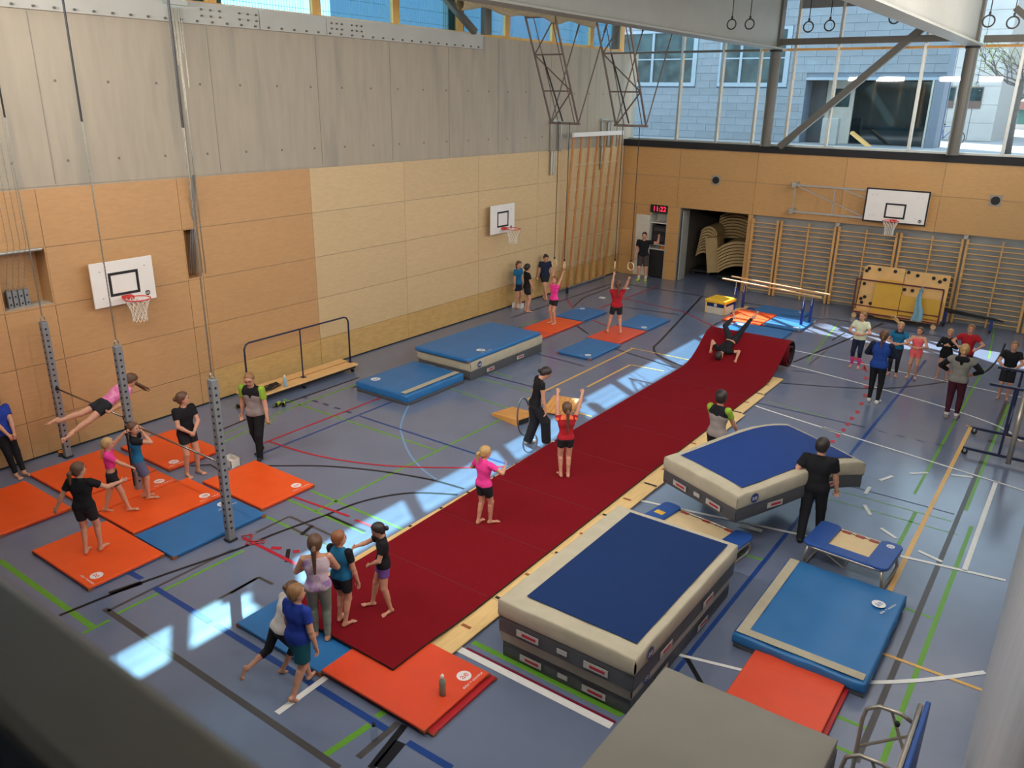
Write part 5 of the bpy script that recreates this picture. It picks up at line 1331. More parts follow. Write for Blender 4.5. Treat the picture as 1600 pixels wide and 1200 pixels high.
for _ in range(900):
    a = rr_.uniform(0, 6.28); u = rr_.uniform(0, 1) ** 0.5; z = rr_.uniform(0.1, 2.4); r = 0.9 * u * math.sin(min(1, z / 2.6) * 2.8 + 0.25)
    c = Vector((r * math.cos(a), r * math.sin(a), z)); s = 0.07
    sm_.add([c + Vector((s, 0, 0)), c + Vector((-s * .5, s * .8, 0)), c + Vector((-s * .5, -s * .8, s)), c + Vector((0, 0, s * 1.4))], [(0, 1, 2), (0, 3, 1), (1, 3, 2), (2, 3, 0)])
sm_.build('blossom', pm('blossom_yellow', (228, 190, 50), 0.8, var=0.2), sh, kind='stuff')
stm = MB()
for k in range(7): stm.tube([(0, 0, 0), (0.3 * math.cos(k), 0.3 * math.sin(k), 1.0), (0.6 * math.cos(k), 0.6 * math.sin(k), 1.9)], 0.02, 5)
stm.build('stems', M_bark, sh, kind='stuff')
bk = thing('bicycle', 'black bicycle parked before the pale stone building outside', 'bicycle', (-6.75, 44, 4.5))
for x in (-0.52, 0.52): MB().torus((x, 0, 0.34), 0.32, 0.022, (0, 1, 0), 22, 6).build('wheel', M_black, bk)
MB().tube([(-0.52, 0, 0.34), (-0.15, 0, 0.82), (0.38, 0, 0.85), (-0.05, 0, 0.30), (-0.52, 0, 0.34)], 0.022, 6).tube([(-0.05, 0, 0.30), (-0.18, 0, 0.90)], 0.02, 6).tube([(0.52, 0, 0.34), (0.36, 0, 1.0)], 0.02, 6).build('frame', M_bblue, bk)
MB().box(-0.32, -0.07, 0.89, -0.04, 0.07, 0.95).build('saddle', M_black, bk, bevel=0.02)
MB().tube([(0.30, -0.28, 1.02), (0.38, 0, 1.0), (0.30, 0.28, 1.02)], 0.016, 6).build('handlebar', M_alu, bk)

# ------------------------------------------------------------------ people: one continuous body each, grown from a distance field
def nets(f, org, h):
    """surface nets: closed smooth mesh of the zero level of a sampled field"""
    s = f < 0
    c = np.zeros(tuple(n - 1 for n in f.shape), np.int8)
    for dx in (0, 1):
        for dy in (0, 1):
            for dz in (0, 1):
                c += s[dx:f.shape[0] - 1 + dx, dy:f.shape[1] - 1 + dy, dz:f.shape[2] - 1 + dz]
    m = (c > 0) & (c < 8)
    cells = np.argwhere(m)
    idx = np.full(m.shape, -1, np.int64); idx[m] = np.arange(len(cells))
    acc = np.zeros((len(cells), 3)); cnt = np.zeros(len(cells))
    cor = np.array([(a, b, d) for a in (0, 1) for b in (0, 1) for d in (0, 1)])
    fv = [f[cells[:, 0] + o[0], cells[:, 1] + o[1], cells[:, 2] + o[2]] for o in cor]
    for i in range(8):
        for j in range(i + 1, 8):
            if np.abs(cor[i] - cor[j]).sum() != 1: continue
            a, b = fv[i], fv[j]; x = (a < 0) != (b < 0)
            t = np.where(x, a / np.where(a - b == 0, 1, a - b), 0)
            acc[x] += cor[i] + t[x, None] * (cor[j] - cor[i]); cnt[x] += 1
    v = org + h * (cells + acc / np.maximum(cnt, 1)[:, None])
    faces = []
    for ax in range(3):
        b, d = (ax + 1) % 3, (ax + 2) % 3
        sl1 = [slice(None)] * 3; sl2 = [slice(None)] * 3
        sl1[ax] = slice(0, -1); sl2[ax] = slice(1, None)
        for q in (b, d): sl1[q] = slice(1, -1); sl2[q] = slice(1, -1)
        s1 = s[tuple(sl1)]; s2 = s[tuple(sl2)]
        p = np.argwhere(s1 != s2)
        if not len(p): continue
        ins = s1[p[:, 0], p[:, 1], p[:, 2]]
        p[:, b] += 1; p[:, d] += 1
        def at(ob, od):
            q = p.copy(); q[:, b] += ob; q[:, d] += od
            return idx[q[:, 0], q[:, 1], q[:, 2]]
        quad = np.stack([at(-1, -1), at(0, -1), at(0, 0), at(-1, 0)], 1)
        quad[~ins] = quad[~ins][:, ::-1]
        faces.append(quad)
    return v, np.concatenate(faces)
class Field:
    def __init__(s): s.p = []
    def cap(s, a, b, r1, r2=None, sq=1.0, ax=None, k=0.012, cut=0):
        """tapered capsule; sq flattens it along ax; cut=1 makes the far end flat"""
        s.p.append(('c', np.array(a, float), np.array(b, float), r1, r1 if r2 is None else r2, sq, None if ax is None else np.array(ax, float), k, cut)); return s
    def ell(s, c, axes, rad, k=0.012):
        s.p.append(('e', np.array(c, float), np.array(axes, float), np.array(rad, float), k)); return s
    def mesh(s, h, clips=(), pad=0.0):
        lo = []; hi = []
        for p in s.p:
            if p[0] == 'c':
                r = max(p[3], p[4]); lo.append(np.minimum(p[1], p[2]) - r); hi.append(np.maximum(p[1], p[2]) + r)
            else:
                r = p[3].max(); lo.append(p[1] - r); hi.append(p[1] + r)
        lo = np.min(lo, 0) - 4 * h; hi = np.max(hi, 0) + 4 * h
        n = np.ceil((hi - lo) / h).astype(int) + 1
        f = np.full(tuple(n), 0.06, np.float32)
        for p in s.p:
            k = p[-1] if p[0] == 'e' else p[7]
            if p[0] == 'c':
                r = max(p[3], p[4]); a0 = np.minimum(p[1], p[2]) - r; a1 = np.maximum(p[1], p[2]) + r
            else:
                r = p[3].max(); a0 = p[1] - r; a1 = p[1] + r
            m = k + 2 * h
            i0 = np.maximum(np.floor((a0 - m - lo) / h).astype(int), 0); i1 = np.minimum(np.ceil((a1 + m - lo) / h).astype(int) + 1, n)
            g = np.meshgrid(*[lo[q] + h * np.arange(i0[q], i1[q]) for q in range(3)], indexing='ij')
            P = np.stack(g, -1).astype(np.float32)
            if p[0] == 'c':
                a, b, r1, r2, sq, ax, cut = p[1], p[2], p[3], p[4], p[5], p[6], p[8]
                ab = b - a; L2 = float(ab @ ab) + 1e-12
                q = P - a; t0 = (q @ ab) / L2; t = np.clip(t0, 0, 1)
                q = q - t[..., None] * ab
                if ax is not None and sq != 1.0:
                    c = q @ ax; q = q + (c * (1 / sq - 1))[..., None] * ax
                    d = (np.sqrt((q * q).sum(-1)) - (r1 + (r2 - r1) * t)) * (0.5 + 0.5 * sq)
                else:
                    d = np.sqrt((q * q).sum(-1)) - (r1 + (r2 - r1) * t)
                if cut: d = np.maximum(d, (t0 - 1) * math.sqrt(L2))
            else:
                q = (P - p[1]) @ p[2].T / p[3]
                l = np.sqrt((q * q).sum(-1)); d = (l - 1) * p[3].min() * np.where(l > 0, 1, 1)
            sl = tuple(slice(i0[q], i1[q]) for q in range(3))
            o = f[sl]
            if k > 0:
                hh = np.maximum(k - np.abs(o - d), 0) / k
                f[sl] = np.minimum(o, d) - hh * hh * k * 0.25
            else: f[sl] = np.minimum(o, d)
        if clips:
            g = np.meshgrid(*[lo[q] + h * np.arange(n[q]) for q in range(3)], indexing='ij')
            for pt, nr in clips:
                pt = np.array(pt, float); nr = np.array(nr, float); nr = nr / np.linalg.norm(nr)
                f = np.maximum(f, ((g[0] - pt[0]) * nr[0] + (g[1] - pt[1]) * nr[1] + (g[2] - pt[2]) * nr[2]).astype(np.float32))
        f[0] = f[-1] = 0.06; f[:, 0] = f[:, -1] = 0.06; f[:, :, 0] = f[:, :, -1] = 0.06
        return nets(f, lo, h)
def nobj(name, vf, mat, parent, label=None):
    v, f = vf
    me = bpy.data.meshes.new(name)
    me.vertices.add(len(v)); me.vertices.foreach_set('co', v.astype(np.float32).ravel())
    me.loops.add(len(f) * 4); me.loops.foreach_set('vertex_index', f.astype(np.int32).ravel())
    me.polygons.add(len(f)); me.polygons.foreach_set('loop_start', np.arange(0, len(f) * 4, 4, dtype=np.int32))
    me.polygons.foreach_set('use_smooth', np.ones(len(f), bool))
    me.update(calc_edges=True); me.validate()
    me.materials.append(mat)
    o = bpy.data.objects.new(name, me); COL.objects.link(o); o.parent = parent
    if label: o['label'] = label
    return o
def nrm(v): v = np.array(v, float); return v / (np.linalg.norm(v) + 1e-9)
def ik(a, t, l1, l2, pole):
    a = np.array(a, float); t = np.array(t, float); d = t - a; L = np.linalg.norm(d)
    if L > (l1 + l2) * 0.998: d = d / L * (l1 + l2) * 0.998; L = np.linalg.norm(d); t = a + d
    u = d / L; x = (l1 * l1 - l2 * l2 + L * L) / (2 * L); y = math.sqrt(max(l1 * l1 - x * x, 0))
    p = np.array(pole, float); p = p - u * (p @ u); p = nrm(p)
    return a + u * x + p * y, t
SK = {'fair': pm('skin_fair', (202, 146, 118), 0.55, var=0.05, scale=9), 'tan': pm('skin_tan', (186, 130, 102), 0.55, var=0.05, scale=9)}
HC = {'blond': (182, 144, 92), 'brown': (92, 62, 42), 'dark': (40, 30, 26), 'light': (140, 100, 62), 'red': (136, 82, 46)}
HM = {k: pm('hair_' + k, v, 0.5, var=0.22, scale=16, stretch=(4, 4, 0.8), bump=0.15, bscale=50) for k, v in HC.items()}
M_eye = pm('eye_dark', (42, 34, 32), 0.25); M_lip = pm('lips', (178, 100, 92), 0.5)
CM = {}
def cloth(rgb, name=None, **kw):
    k = name or 'cloth_%d_%d_%d' % rgb
    if k not in CM: CM[k] = pm(k, rgb, 0.85, var=0.10, scale=9, bump=0.10, bscale=26, spec=0.2, **kw)
    return CM[k]
def eye_mesh():
    return MB().lathe([(0.0001, -1), (0.5, -0.86), (0.87, -0.5), (1, 0), (0.87, 0.5), (0.5, 0.86), (0.0001, 1)], (0, 0, 0), 8)
_eye = [None]
def person(label, pos, face, H, wear, hair, pose=None, skin='fair', bw=1.0, adult=False, h=0.009, z=0.0, group=None, abs_yaw=None):
    """pose keys (units of body height, figure frame: x right, y forward, z up):
    P pelvis, U spine direction, Rt right direction, lh/rh hands, lf/rf feet, le/re elbow poles, lk/rk knee poles, hy/hp head yaw/pitch, ft/rft foot yaw, lp/rp toe pitch, cl finger curl"""
    ps = {'P': (0, 0, 0.525), 'U': (0, 0, 1), 'Rt': (1, 0, 0), 'lh': (-0.155, 0.03, 0.44), 'rh': (0.155, 0.03, 0.44), 'lf': (-0.06, 0, 0), 'rf': (0.06, 0, 0),
          'le': (-0.4, -1, 0), 're': (0.4, -1, 0), 'lk': (-0.1, 1, 0), 'rk': (0.1, 1, 0), 'hy': 0, 'hp': 0, 'lft': 8, 'rft': -8, 'lp': 0, 'rp': 0, 'cl': 0.5, 'sl': 0.0}
    ps.update(pose or {})
    yaw = R(abs_yaw) if abs_yaw is not None else math.atan2(-pos[0], pos[1]) + R(face)
    root = thing('person', label, 'person', (pos[0], pos[1], z), yaw, group)
    S = H
    def V(t): return np.array(t, float) * S
    P = V(ps['P']); U = nrm(ps['U']); Rt = np.array(ps['Rt'], float); Rt = nrm(Rt - U * (Rt @ U)); Fw = np.cross(U, Rt)
    b = bw * S
    hs = 1.0 if adult else 1.08
    N0 = P + U * 0.285 * S
    C = P + U * 0.205 * S; W = P + U * 0.10 * S
    shw = (0.112 if adult else 0.102) * S
    sh = {-1: N0 - Rt * shw - U * 0.012 * S, 1: N0 + Rt * shw - U * 0.012 * S}
    hip = {-1: P - Rt * 0.050 * S - U * 0.01 * S, 1: P + Rt * 0.050 * S - U * 0.01 * S}
    Lu, Lf, Lt, Ls = 0.168 * S, 0.145 * S, 0.238 * S, 0.245 * S
    # head frame
    cy_, sy_ = math.cos(R(ps['hy'])), math.sin(R(ps['hy']))
    hR = Rt * cy_ + Fw * sy_; hF = Fw * cy_ - Rt * sy_
    cp_, sp_ = math.cos(R(ps['hp'])), math.sin(R(ps['hp']))
    hF, hU = hF * cp_ + U * sp_, U * cp_ - hF * sp_
    NB = N0 + U * 0.045 * S
    Hc = NB + hU * 0.074 * S + hF * 0.012 * S
    q = S * hs
    body = Field()
    tor = []                                                  # torso primitives are reused for the clothes
    def T(*a, **k): tor.append((a, k)); body.cap(*a, **k)
    ks = 0.022 * S
    T(P - Rt * 0.040 * S, P + Rt * 0.040 * S, 0.060 * b, sq=0.88, ax=Fw, k=ks)
    T(P - Rt * 0.030 * S + U * 0.05 * S, W + Rt * 0.0 * S, 0.056 * b, 0.056 * b, sq=0.82, ax=Fw, k=ks)
    T(P + Rt * 0.030 * S + U * 0.05 * S, W + Rt * 0.0 * S, 0.056 * b, 0.056 * b, sq=0.82, ax=Fw, k=ks)
    T(W - Rt * 0.026 * S, C - Rt * 0.036 * S, 0.052 * b, 0.060 * b, sq=0.84, ax=Fw, k=ks)
    T(W + Rt * 0.026 * S, C + Rt * 0.036 * S, 0.052 * b, 0.060 * b, sq=0.84, ax=Fw, k=ks)
    T(C - Rt * 0.036 * S, C + Rt * 0.036 * S, 0.062 * b, sq=0.84, ax=Fw, k=ks)
    T(N0 - Rt * 0.058 * S - U * 0.03 * S, N0 + Rt * 0.058 * S - U * 0.03 * S, 0.046 * b, sq=0.9, ax=Fw, k=ks)
    T(N0 - U * 0.02 * S, NB, 0.036 * b, 0.030 * b, k=ks)
    body.cap(NB - U * 0.02 * S, Hc - hU * 0.02 * S, 0.029 * b, 0.029 * b, k=0.01 * S)
    ax3 = np.stack([hR, hF, hU])
    body.ell(Hc + hU * 0.014 * q - hF * 0.006 * q, ax3, (0.0485 * q, 0.060 * q, 0.054 * q), 0.01 * S)
    body.ell(Hc - hU * 0.022 * q + hF * 0.010 * q, ax3, (0.039 * q, 0.044 * q, 0.050 * q), 0.015 * S)
    body.cap(Hc + hF * 0.050 * q - hU * 0.004 * q, Hc + hF * 0.057 * q - hU * 0.020 * q, 0.006 * q, 0.0085 * q, k=0.007 * S)
    for s in (-1, 1): body.ell(Hc + hR * s * 0.047 * q - hF * 0.006 * q - hU * 0.006 * q, ax3, (0.008 * q, 0.012 * q, 0.018 * q), 0.004 * S)
    arms = {}; legs = {}; calf = {}
    for s, hk, ek in ((-1, 'lh', 'le'), (1, 'rh', 're')):
        e, w = ik(sh[s], V(ps[hk]), Lu, Lf, ps[ek])
        arms[s] = (sh[s], e, w)
        body.cap(sh[s], e, 0.031 * b, 0.0235 * b, k=0.016 * S); body.cap(e, e + (w - e) * 0.35, 0.0235 * b, 0.0235 * b, k=0.01 * S); body.cap(e + (w - e) * 0.3, w, 0.0225 * b, 0.0155 * b, k=0.01 * S)
        D = nrm(w - e); side = nrm(np.cross(D, Fw if abs(D @ Fw) < 0.9 else U))
        if side @ Rt * s > 0 and abs(D @ Fw) < 0.9: side = side
        pn = nrm(np.cross(side, D))                            # palm normal
        if pn @ (P - w) < 0: pn = -pn
        hl = 0.092 * S
        body.cap(w, w + D * hl * 0.38, 0.0150 * S, 0.018 * S, sq=0.6, ax=pn, k=0.008 * S)
        cl = ps['cl']
        fr = max(0.0052 * S, h * 0.82)
        for i, (o_, fl) in enumerate(((-1.5, 0.78), (-0.5, 1.0), (0.5, 0.95), (1.5, 0.82))):
            b0 = w + D * hl * 0.42 + side * o_ * 0.0092 * S
            d1 = nrm(D * math.cos(cl) + pn * math.sin(cl) + side * o_ * 0.05); d2 = nrm(D * math.cos(cl * 2.2) + pn * math.sin(cl * 2.2))
            b1 = b0 + d1 * hl * 0.30 * fl; b2 = b1 + d2 * hl * 0.27 * fl
            body.cap(b0 - D * 0.01 * S, b1, fr, fr * 0.95, k=0.002 * S); body.cap(b1, b2, fr * 0.95, fr * 0.85, k=0.002 * S)
        ts = side if (np.cross(D, pn) @ side) * s > 0 else -side
        b0 = w + D * hl * 0.12 + ts * 0.014 * S; b1 = b0 + nrm(D * 0.7 + ts * 0.75 + pn * 0.35) * hl * 0.26; b2 = b1 + nrm(D + pn * 0.5) * hl * 0.22
        body.cap(b0, b1, fr * 1.2, fr * 1.05, k=0.004 * S); body.cap(b1, b2, fr * 1.05, fr * 0.9, k=0.002 * S)
    feet = {}
    for s, fk, kk, fy, tp in ((-1, 'lf', 'lk', 'lft', 'lp'), (1, 'rf', 'rk', 'rft', 'rp')):
        an = V(ps[fk]) + np.array([0, 0, 0.042 * S])
        kn, an = ik(hip[s], an, Lt, Ls, ps[kk])
        legs[s] = (hip[s], kn, an)
        body.cap(hip[s], kn, 0.052 * b, 0.034 * b, k=0.018 * S); body.cap(kn, an, 0.033 * b, 0.0195 * b, k=0.012 * S)
        shn = nrm(an - kn); back = -nrm(np.array(ps[kk], float) - shn * (np.array(ps[kk], float) @ shn))
        calf[s] = back
        body.cap(kn + (an - kn) * 0.18 + back * 0.010 * S, kn + (an - kn) * 0.5 + back * 0.008 * S, 0.028 * b, 0.024 * b, k=0.012 * S)
        if ps.get(fk + 'd') is not None:
            fd = nrm(ps[fk + 'd']); fu = -shn
        else:
            a = R(ps[fy]); fd = np.array([-math.sin(a), math.cos(a), 0]); fu = np.array([0, 0, 1.0])
            if ps[tp]: t_ = R(ps[tp]); fd, fu = fd * math.cos(t_) - fu * math.sin(t_), fu * math.cos(t_) + fd * math.sin(t_)
        fu = nrm(fu - fd * (fu @ fd)); fs = np.cross(fd, fu)
        feet[s] = (an, fd, fu, fs)
        he = an - fu * 0.022 * S - fd * 0.018 * S; ba = an - fu * 0.030 * S + fd * 0.085 * S
        body.cap(an, he, 0.021 * S, 0.020 * S, k=0.010 * S); body.cap(he + fd * 0.02 * S, ba, 0.020 * S, 0.013 * S, k=0.012 * S)
        body.cap(ba - fs * 0.014 * S, ba + fs * 0.014 * S, 0.0125 * S, k=0.010 * S)
        if not any(w_[0] in ('shoe', 'sock') for w_ in wear):
            for i in range(5):
                o_ = (i - 2) * 0.0105 * S * (-s); tl = (0.034, 0.030, 0.027, 0.023, 0.018)[i] * S
                body.cap(ba + fs * o_, ba + fs * o_ + fd * tl - fu * 0.003 * S, 0.0078 * S, 0.0062 * S, k=0.003 * S)
    nobj('body', body.mesh(h), SK[skin], root)
    # face details
    if _eye[0] is None: _eye[0] = {}
    for s in (-1, 1):
        if 'e' not in _eye[0]:
            o = eye_mesh().build('eye', M_eye, root, smooth=True); _eye[0]['e'] = o.data
        else:
            o = bpy.data.objects.new('eye', _eye[0]['e']); COL.objects.link(o); o.parent = root
        c = Hc + hR * s * 0.019 * q + hF * 0.0515 * q + hU * 0.006 * q
        o.matrix_local = Matrix.Translation(Vector(c)) @ Matrix((hR, hF, hU)).transposed().to_4x4() @ Matrix.Diagonal((0.0075 * q, 0.0042 * q, 0.0048 * q, 1))
        o = bpy.data.objects.new('eyebrow', _eye[0]['e'].copy()); o.data.materials.clear(); o.data.materials.append(HM[hair[0]]); COL.objects.link(o); o.parent = root
        c = c + hU * 0.0125 * q + hF * 0.001 * q
        o.matrix_local = Matrix.Translation(Vector(c)) @ Matrix((hR, hF, hU)).transposed().to_4x4() @ Matrix.Diagonal((0.0115 * q, 0.0042 * q, 0.0024 * q, 1))
    o = bpy.data.objects.new('mouth', _eye[0]['e'].copy()); o.data.materials.clear(); o.data.materials.append(M_lip); COL.objects.link(o); o.parent = root
    o.matrix_local = Matrix.Translation(Vector(Hc + hF * 0.0515 * q - hU * 0.034 * q)) @ Matrix((hR, hF, hU)).transposed().to_4x4() @ Matrix.Diagonal((0.0145 * q, 0.0045 * q, 0.0042 * q, 1))
    if any(w_[0] == 'glasses' for w_ in wear):
        gm = MB()
        for s in (-1, 1):
            c = Vector(Hc + hR * s * 0.020 * q + hF * 0.058 * q + hU * 0.005 * q); x_, u_ = Vector(hR), Vector(hU)
            gm.tube([c + x_ * math.cos(t_ * math.pi / 6) * 0.0145 * q + u_ * math.sin(t_ * math.pi / 6) * 0.010 * q for t_ in range(12)], 0.0016 * q, 6, closed=True)
            gm.tube([c + x_ * s * 0.0145 * q, Vector(Hc + hR * s * 0.050 * q + hF * 0.0 * q + hU * 0.006 * q)], 0.0016 * q, 5)
        gm.tube([Vector(Hc - hR * 0.006 * q + hF * 0.059 * q + hU * 0.006 * q), Vector(Hc + hR * 0.006 * q + hF * 0.059 * q + hU * 0.006 * q)], 0.0016 * q, 5)
        gm.build('glasses', M_black, root)
    # hair
    hf = Field()
    hc = Hc + hU * 0.016 * q - hF * 0.008 * q
    th = 0.005 * q if hair[1] == 'crop' else 0.009 * q
    hf.ell(hc, ax3, (0.0485 * q + th, 0.060 * q + th, 0.054 * q + th), 0)
    hf.ell(hc - hU * 0.028 * q - hF * 0.022 * q, ax3, (0.043 * q + th, 0.040 * q, 0.046 * q), 0.01 * S)
    clips = [(Hc + hF * 0.030 * q + hU * 0.030 * q, hF * 0.80 - hU * 0.60)]
    hb = Hc - hF * 0.062 * q - hU * 0.002 * q
    st = hair[1]
    hv, hfc = hf.mesh(h, clips=clips + ([(Hc - hU * 0.045 * q, -hU)] if st in ('crop', 'short') else []))
    ho = nobj('hair', (hv, hfc), HM[hair[0]], root)
    tf = Field(); G = np.array([0, 0, -1.0])
    if st == 'pony':
        a = hb + hU * 0.012 * q; b_ = a - hF * 0.03 * q + G * 0.03 * q; c = b_ + G * 0.10 * q * hair[2] - hF * 0.006 * q
        tf.cap(a, b_, 0.016 * q, 0.020 * q, k=0.01).cap(b_, c, 0.021 * q, 0.010 * q, k=0.01)
    elif st == 'bun': tf.ell(hb - hF * 0.018 * q + hU * (0.0 if len(hair) < 3 else hair[2]) * q, ax3, (0.024 * q, 0.022 * q, 0.024 * q), 0)
    elif st == 'long':
        for k_ in (-1, 0, 1):
            a = Hc - hF * 0.045 * q + hR * k_ * 0.028 * q; tf.cap(a, a + G * 0.10 * q * hair[2] - hF * 0.012 * q, 0.026 * q, 0.014 * q, k=0.02)
    elif st == 'braid':
        a = hb - hU * 0.02 * q
        for k_ in range(7): tf.ell(a + G * 0.024 * q * k_ - hF * 0.004 * q * k_, ax3, (0.014 * q * (1 - 0.06 * k_), 0.014 * q, 0.017 * q), 0.004)
    elif st == 'fly':
        d = np.array(hair[2], float); a = hb
        for k_ in range(5):
            w_ = np.array([0.25 * math.sin(k_ * 2.1), 0.2 * math.cos(k_ * 1.7), 0.22 * math.sin(k_ * 1.3 + 1)])
            tf.cap(a, a + (d + w_ * hair[3]) * q * 0.23, 0.013 * q, 0.005 * q, k=0.008)
    if tf.p: nobj('ponytail' if st in ('pony', 'fly') else ('bun' if st == 'bun' else ('braid' if st == 'braid' else 'loose_hair')), tf.mesh(h), HM[hair[0]], root)
    # clothes
    hg = max(h, 0.009)
    for wv in wear:
        kind, mat = wv[0], wv[1]; opt = wv[2] if len(wv) > 2 else {}
        gf = Field(); clips = []; g_ = opt.get('g', 0.010)
        if kind in ('top', 'leotard'):
            for a, k in tor[(0 if opt.get('hem', -0.02) < 0.10 else 1):]:
                a = list(a); a[2] += g_
                if len(a) > 3: a[3] += g_
                gf.cap(*a, **k)
            sl = opt.get('sl', 0 if any(w_[0] == 'sleeves' for w_ in wear) else 0.55)
            clips.append((P + U * opt.get('hem', -0.02) * S, -U))
            clips.append((N0 + U * opt.get('neck', 0.022) * S + Fw * 0.02 * S, U * 0.9 + Fw * 0.35))
            if 'hem' not in opt or -0.06 < opt['hem'] < 0.02: gf.cap(P + U * 0.01 * S - Rt * 0.036 * S, P + U * 0.01 * S + Rt * 0.036 * S, 0.061 * b + g_ + 0.007, sq=0.9, ax=Fw, k=ks)
            if opt.get('flare'): gf.cap(P + U * 0.03 * S - Rt * 0.03 * S, P + U * 0.03 * S + Rt * 0.03 * S, 0.064 * b + opt['flare'], sq=0.9, ax=Fw, k=ks)
            if sl:
                for s in (-1, 1):
                    a, e, w = arms[s]
                    if sl <= 1: gf.cap(a - (e - a) * 0.05, a + (e - a) * sl, 0.033 * b + g_, 0.027 * b + g_ * 1.5, k=0.016 * S, cut=1)
                    else:
                        gf.cap(a, e, 0.033 * b + g_, 0.026 * b + g_, k=0.016 * S); gf.cap(e, e + (w - e) * (sl - 1), 0.026 * b + g_, 0.019 * b + g_, k=0.01 * S, cut=1)
        if kind == 'sleeves':
            for s in (-1, 1):
                gf = Field(); a, e, w = arms[s]; sl = opt.get('sl', 0.6); i0 = opt.get('s0', 0.0)
                if sl <= 1: gf.cap(a - (e - a) * 0.05, a + (e - a) * sl, 0.0335 * b + g_, 0.027 * b + g_ * 1.4, k=0.0, cut=1)
                else:
                    gf.cap(a - (e - a) * 0.05, e, 0.0335 * b + g_, 0.026 * b + g_, k=0.0); gf.cap(e, e + (w - e) * (sl - 1), 0.026 * b + g_, 0.019 * b + g_, k=0.006 * S, cut=1)
                nobj('sleeve', gf.mesh(hg), mat, root)
            continue
        if kind == 'yoke':
            for a, k in tor[5:]:
                a = list(a); a[2] += g_ + 0.007
                if len(a) > 3: a[3] += g_ + 0.007
                gf.cap(*a, **k)
            clips.append((P + U * opt.get('hem', 0.2) * S, -U * 1 + Rt * opt.get('tilt', 0))); clips.append((N0 + U * 0.022 * S + Fw * 0.02 * S, U * 0.9 + Fw * 0.35))
            if opt.get('back'): clips.append((P, Fw))
        if kind in ('shorts', 'leggings', 'trousers', 'leotard'):
            ln = opt.get('len', 0.45 if kind != 'leggings' else 1.0)
            fl = opt.get('fl', 0.0)
            for a, k in tor[:3]:
                a = list(a); a[2] += g_
                if len(a) > 3: a[3] += g_
                gf.cap(*a, **k)
            if kind != 'leotard': clips.append((P + U * opt.get('waist', 0.045) * S, U))
            for s in (-1, 1):
                a, kn, an = legs[s]
                if ln <= 0.5: e = a + (kn - a) * ln * 2; gf.cap(a, e, 0.055 * b + g_, (0.055 - 0.02 * ln * 2) * b + g_ + fl, k=0.018 * S, cut=1)
                else:
                    gf.cap(a, kn, 0.054 * b + g_, 0.035 * b + g_ + fl * 0.7, k=0.018 * S); e = kn + (an - kn) * min(1.0, (ln - 0.5) * 2) * (1.0 if kind != 'trousers' else 1.06)
                    r_ = 0.0345 * b + (0.021 - 0.0345) * b * (ln - 0.5) * 2
                    gf.cap(kn, e, 0.0345 * b + g_ + fl * 0.7, r_ + g_ + fl, k=0.012 * S, cut=1)
                    if kind == 'leggings' and ln > 0.8: gf.cap(kn + (an - kn) * 0.18 + calf[s] * 0.010 * S, kn + (an - kn) * 0.5 + calf[s] * 0.008 * S, 0.029 * b + g_, 0.025 * b + g_, k=0.012 * S)
            if kind == 'leotard': clips = [c for c in clips if not (np.allclose(c[1], -U))]
        if kind == 'glasses': continue
        if kind == 'straps':
            for s in (-1, 1):
                one = Field(); p1_ = C + Rt * s * 0.042 * S + Fw * 0.054 * S + U * 0.03 * S; p2_ = N0 + Rt * s * 0.050 * S + U * 0.017 * S; p3_ = C + Rt * s * 0.036 * S - Fw * 0.056 * S + U * 0.03 * S
                one.cap(p1_, p2_, 0.009, k=0.004).cap(p2_, p3_, 0.009, k=0.004)
                nobj('shoulder_strap', one.mesh(0.005), mat, root)
            continue
        if kind == 'shoe':
            for s in (-1, 1):
                an, fd, fu, fs = feet[s]
                one = Field(); he = an - fu * 0.020 * S - fd * 0.018 * S; ba = an - fu * 0.026 * S + fd * 0.090 * S
                one.cap(an - fu * 0.006 * S, he, 0.026 * S, 0.026 * S, k=0.01 * S).cap(he, ba, 0.026 * S, 0.018 * S, k=0.012 * S).cap(ba - fs * 0.012 * S, ba + fs * 0.012 * S, 0.017 * S, k=0.01 * S)
                nobj('shoe', one.mesh(hg), mat, root)
            continue
        if kind == 'sock':
            for s in (-1, 1):
                one = Field(); a, kn, an = legs[s]; p0 = kn + (an - kn) * opt.get('from', 0.6)
                one.cap(an, p0, 0.021 * b + 0.006, 0.030 * b + 0.006, k=0.01 * S, cut=1)
                if opt.get('foot', 1):
                    an, fd, fu, fs = feet[s]; one.cap(an, an - fu * 0.02 * S, 0.024 * S, k=0.01 * S).cap(an - fu * 0.022 * S - fd * 0.018 * S, an - fu * 0.030 * S + fd * 0.10 * S, 0.023 * S, 0.017 * S, k=0.01 * S)
                nobj('sock', one.mesh(hg), mat, root)
            continue
        if kind == 'hood':
            gf.cap(N0 - Rt * 0.05 * S - Fw * 0.035 * S, N0 + Rt * 0.05 * S - Fw * 0.035 * S, 0.036 * S, k=0.01); gf.cap(N0 - Fw * 0.04 * S, N0 - Fw * 0.05 * S - U * 0.06 * S, 0.034 * S, 0.02 * S, k=0.02)
        nm_ = {'top': 'shirt', 'leotard': 'leotard', 'sleeves': 'sleeves', 'yoke': 'shirt_panel', 'shorts': 'shorts', 'leggings': 'leggings', 'trousers': 'trousers', 'hood': 'hood'}[kind]
        nobj(opt.get('name', nm_), gf.mesh(hg, clips), mat, root)
    return root
BK = cloth((30, 29, 32), 'cloth_black'); BK2 = cloth((40, 40, 44), 'cloth_black_shorts'); NAVYC = cloth((34, 40, 62), 'cloth_navy'); TEAL = cloth((34, 104, 142), 'cloth_teal'); BLUE = cloth((40, 62, 150), 'cloth_blue')
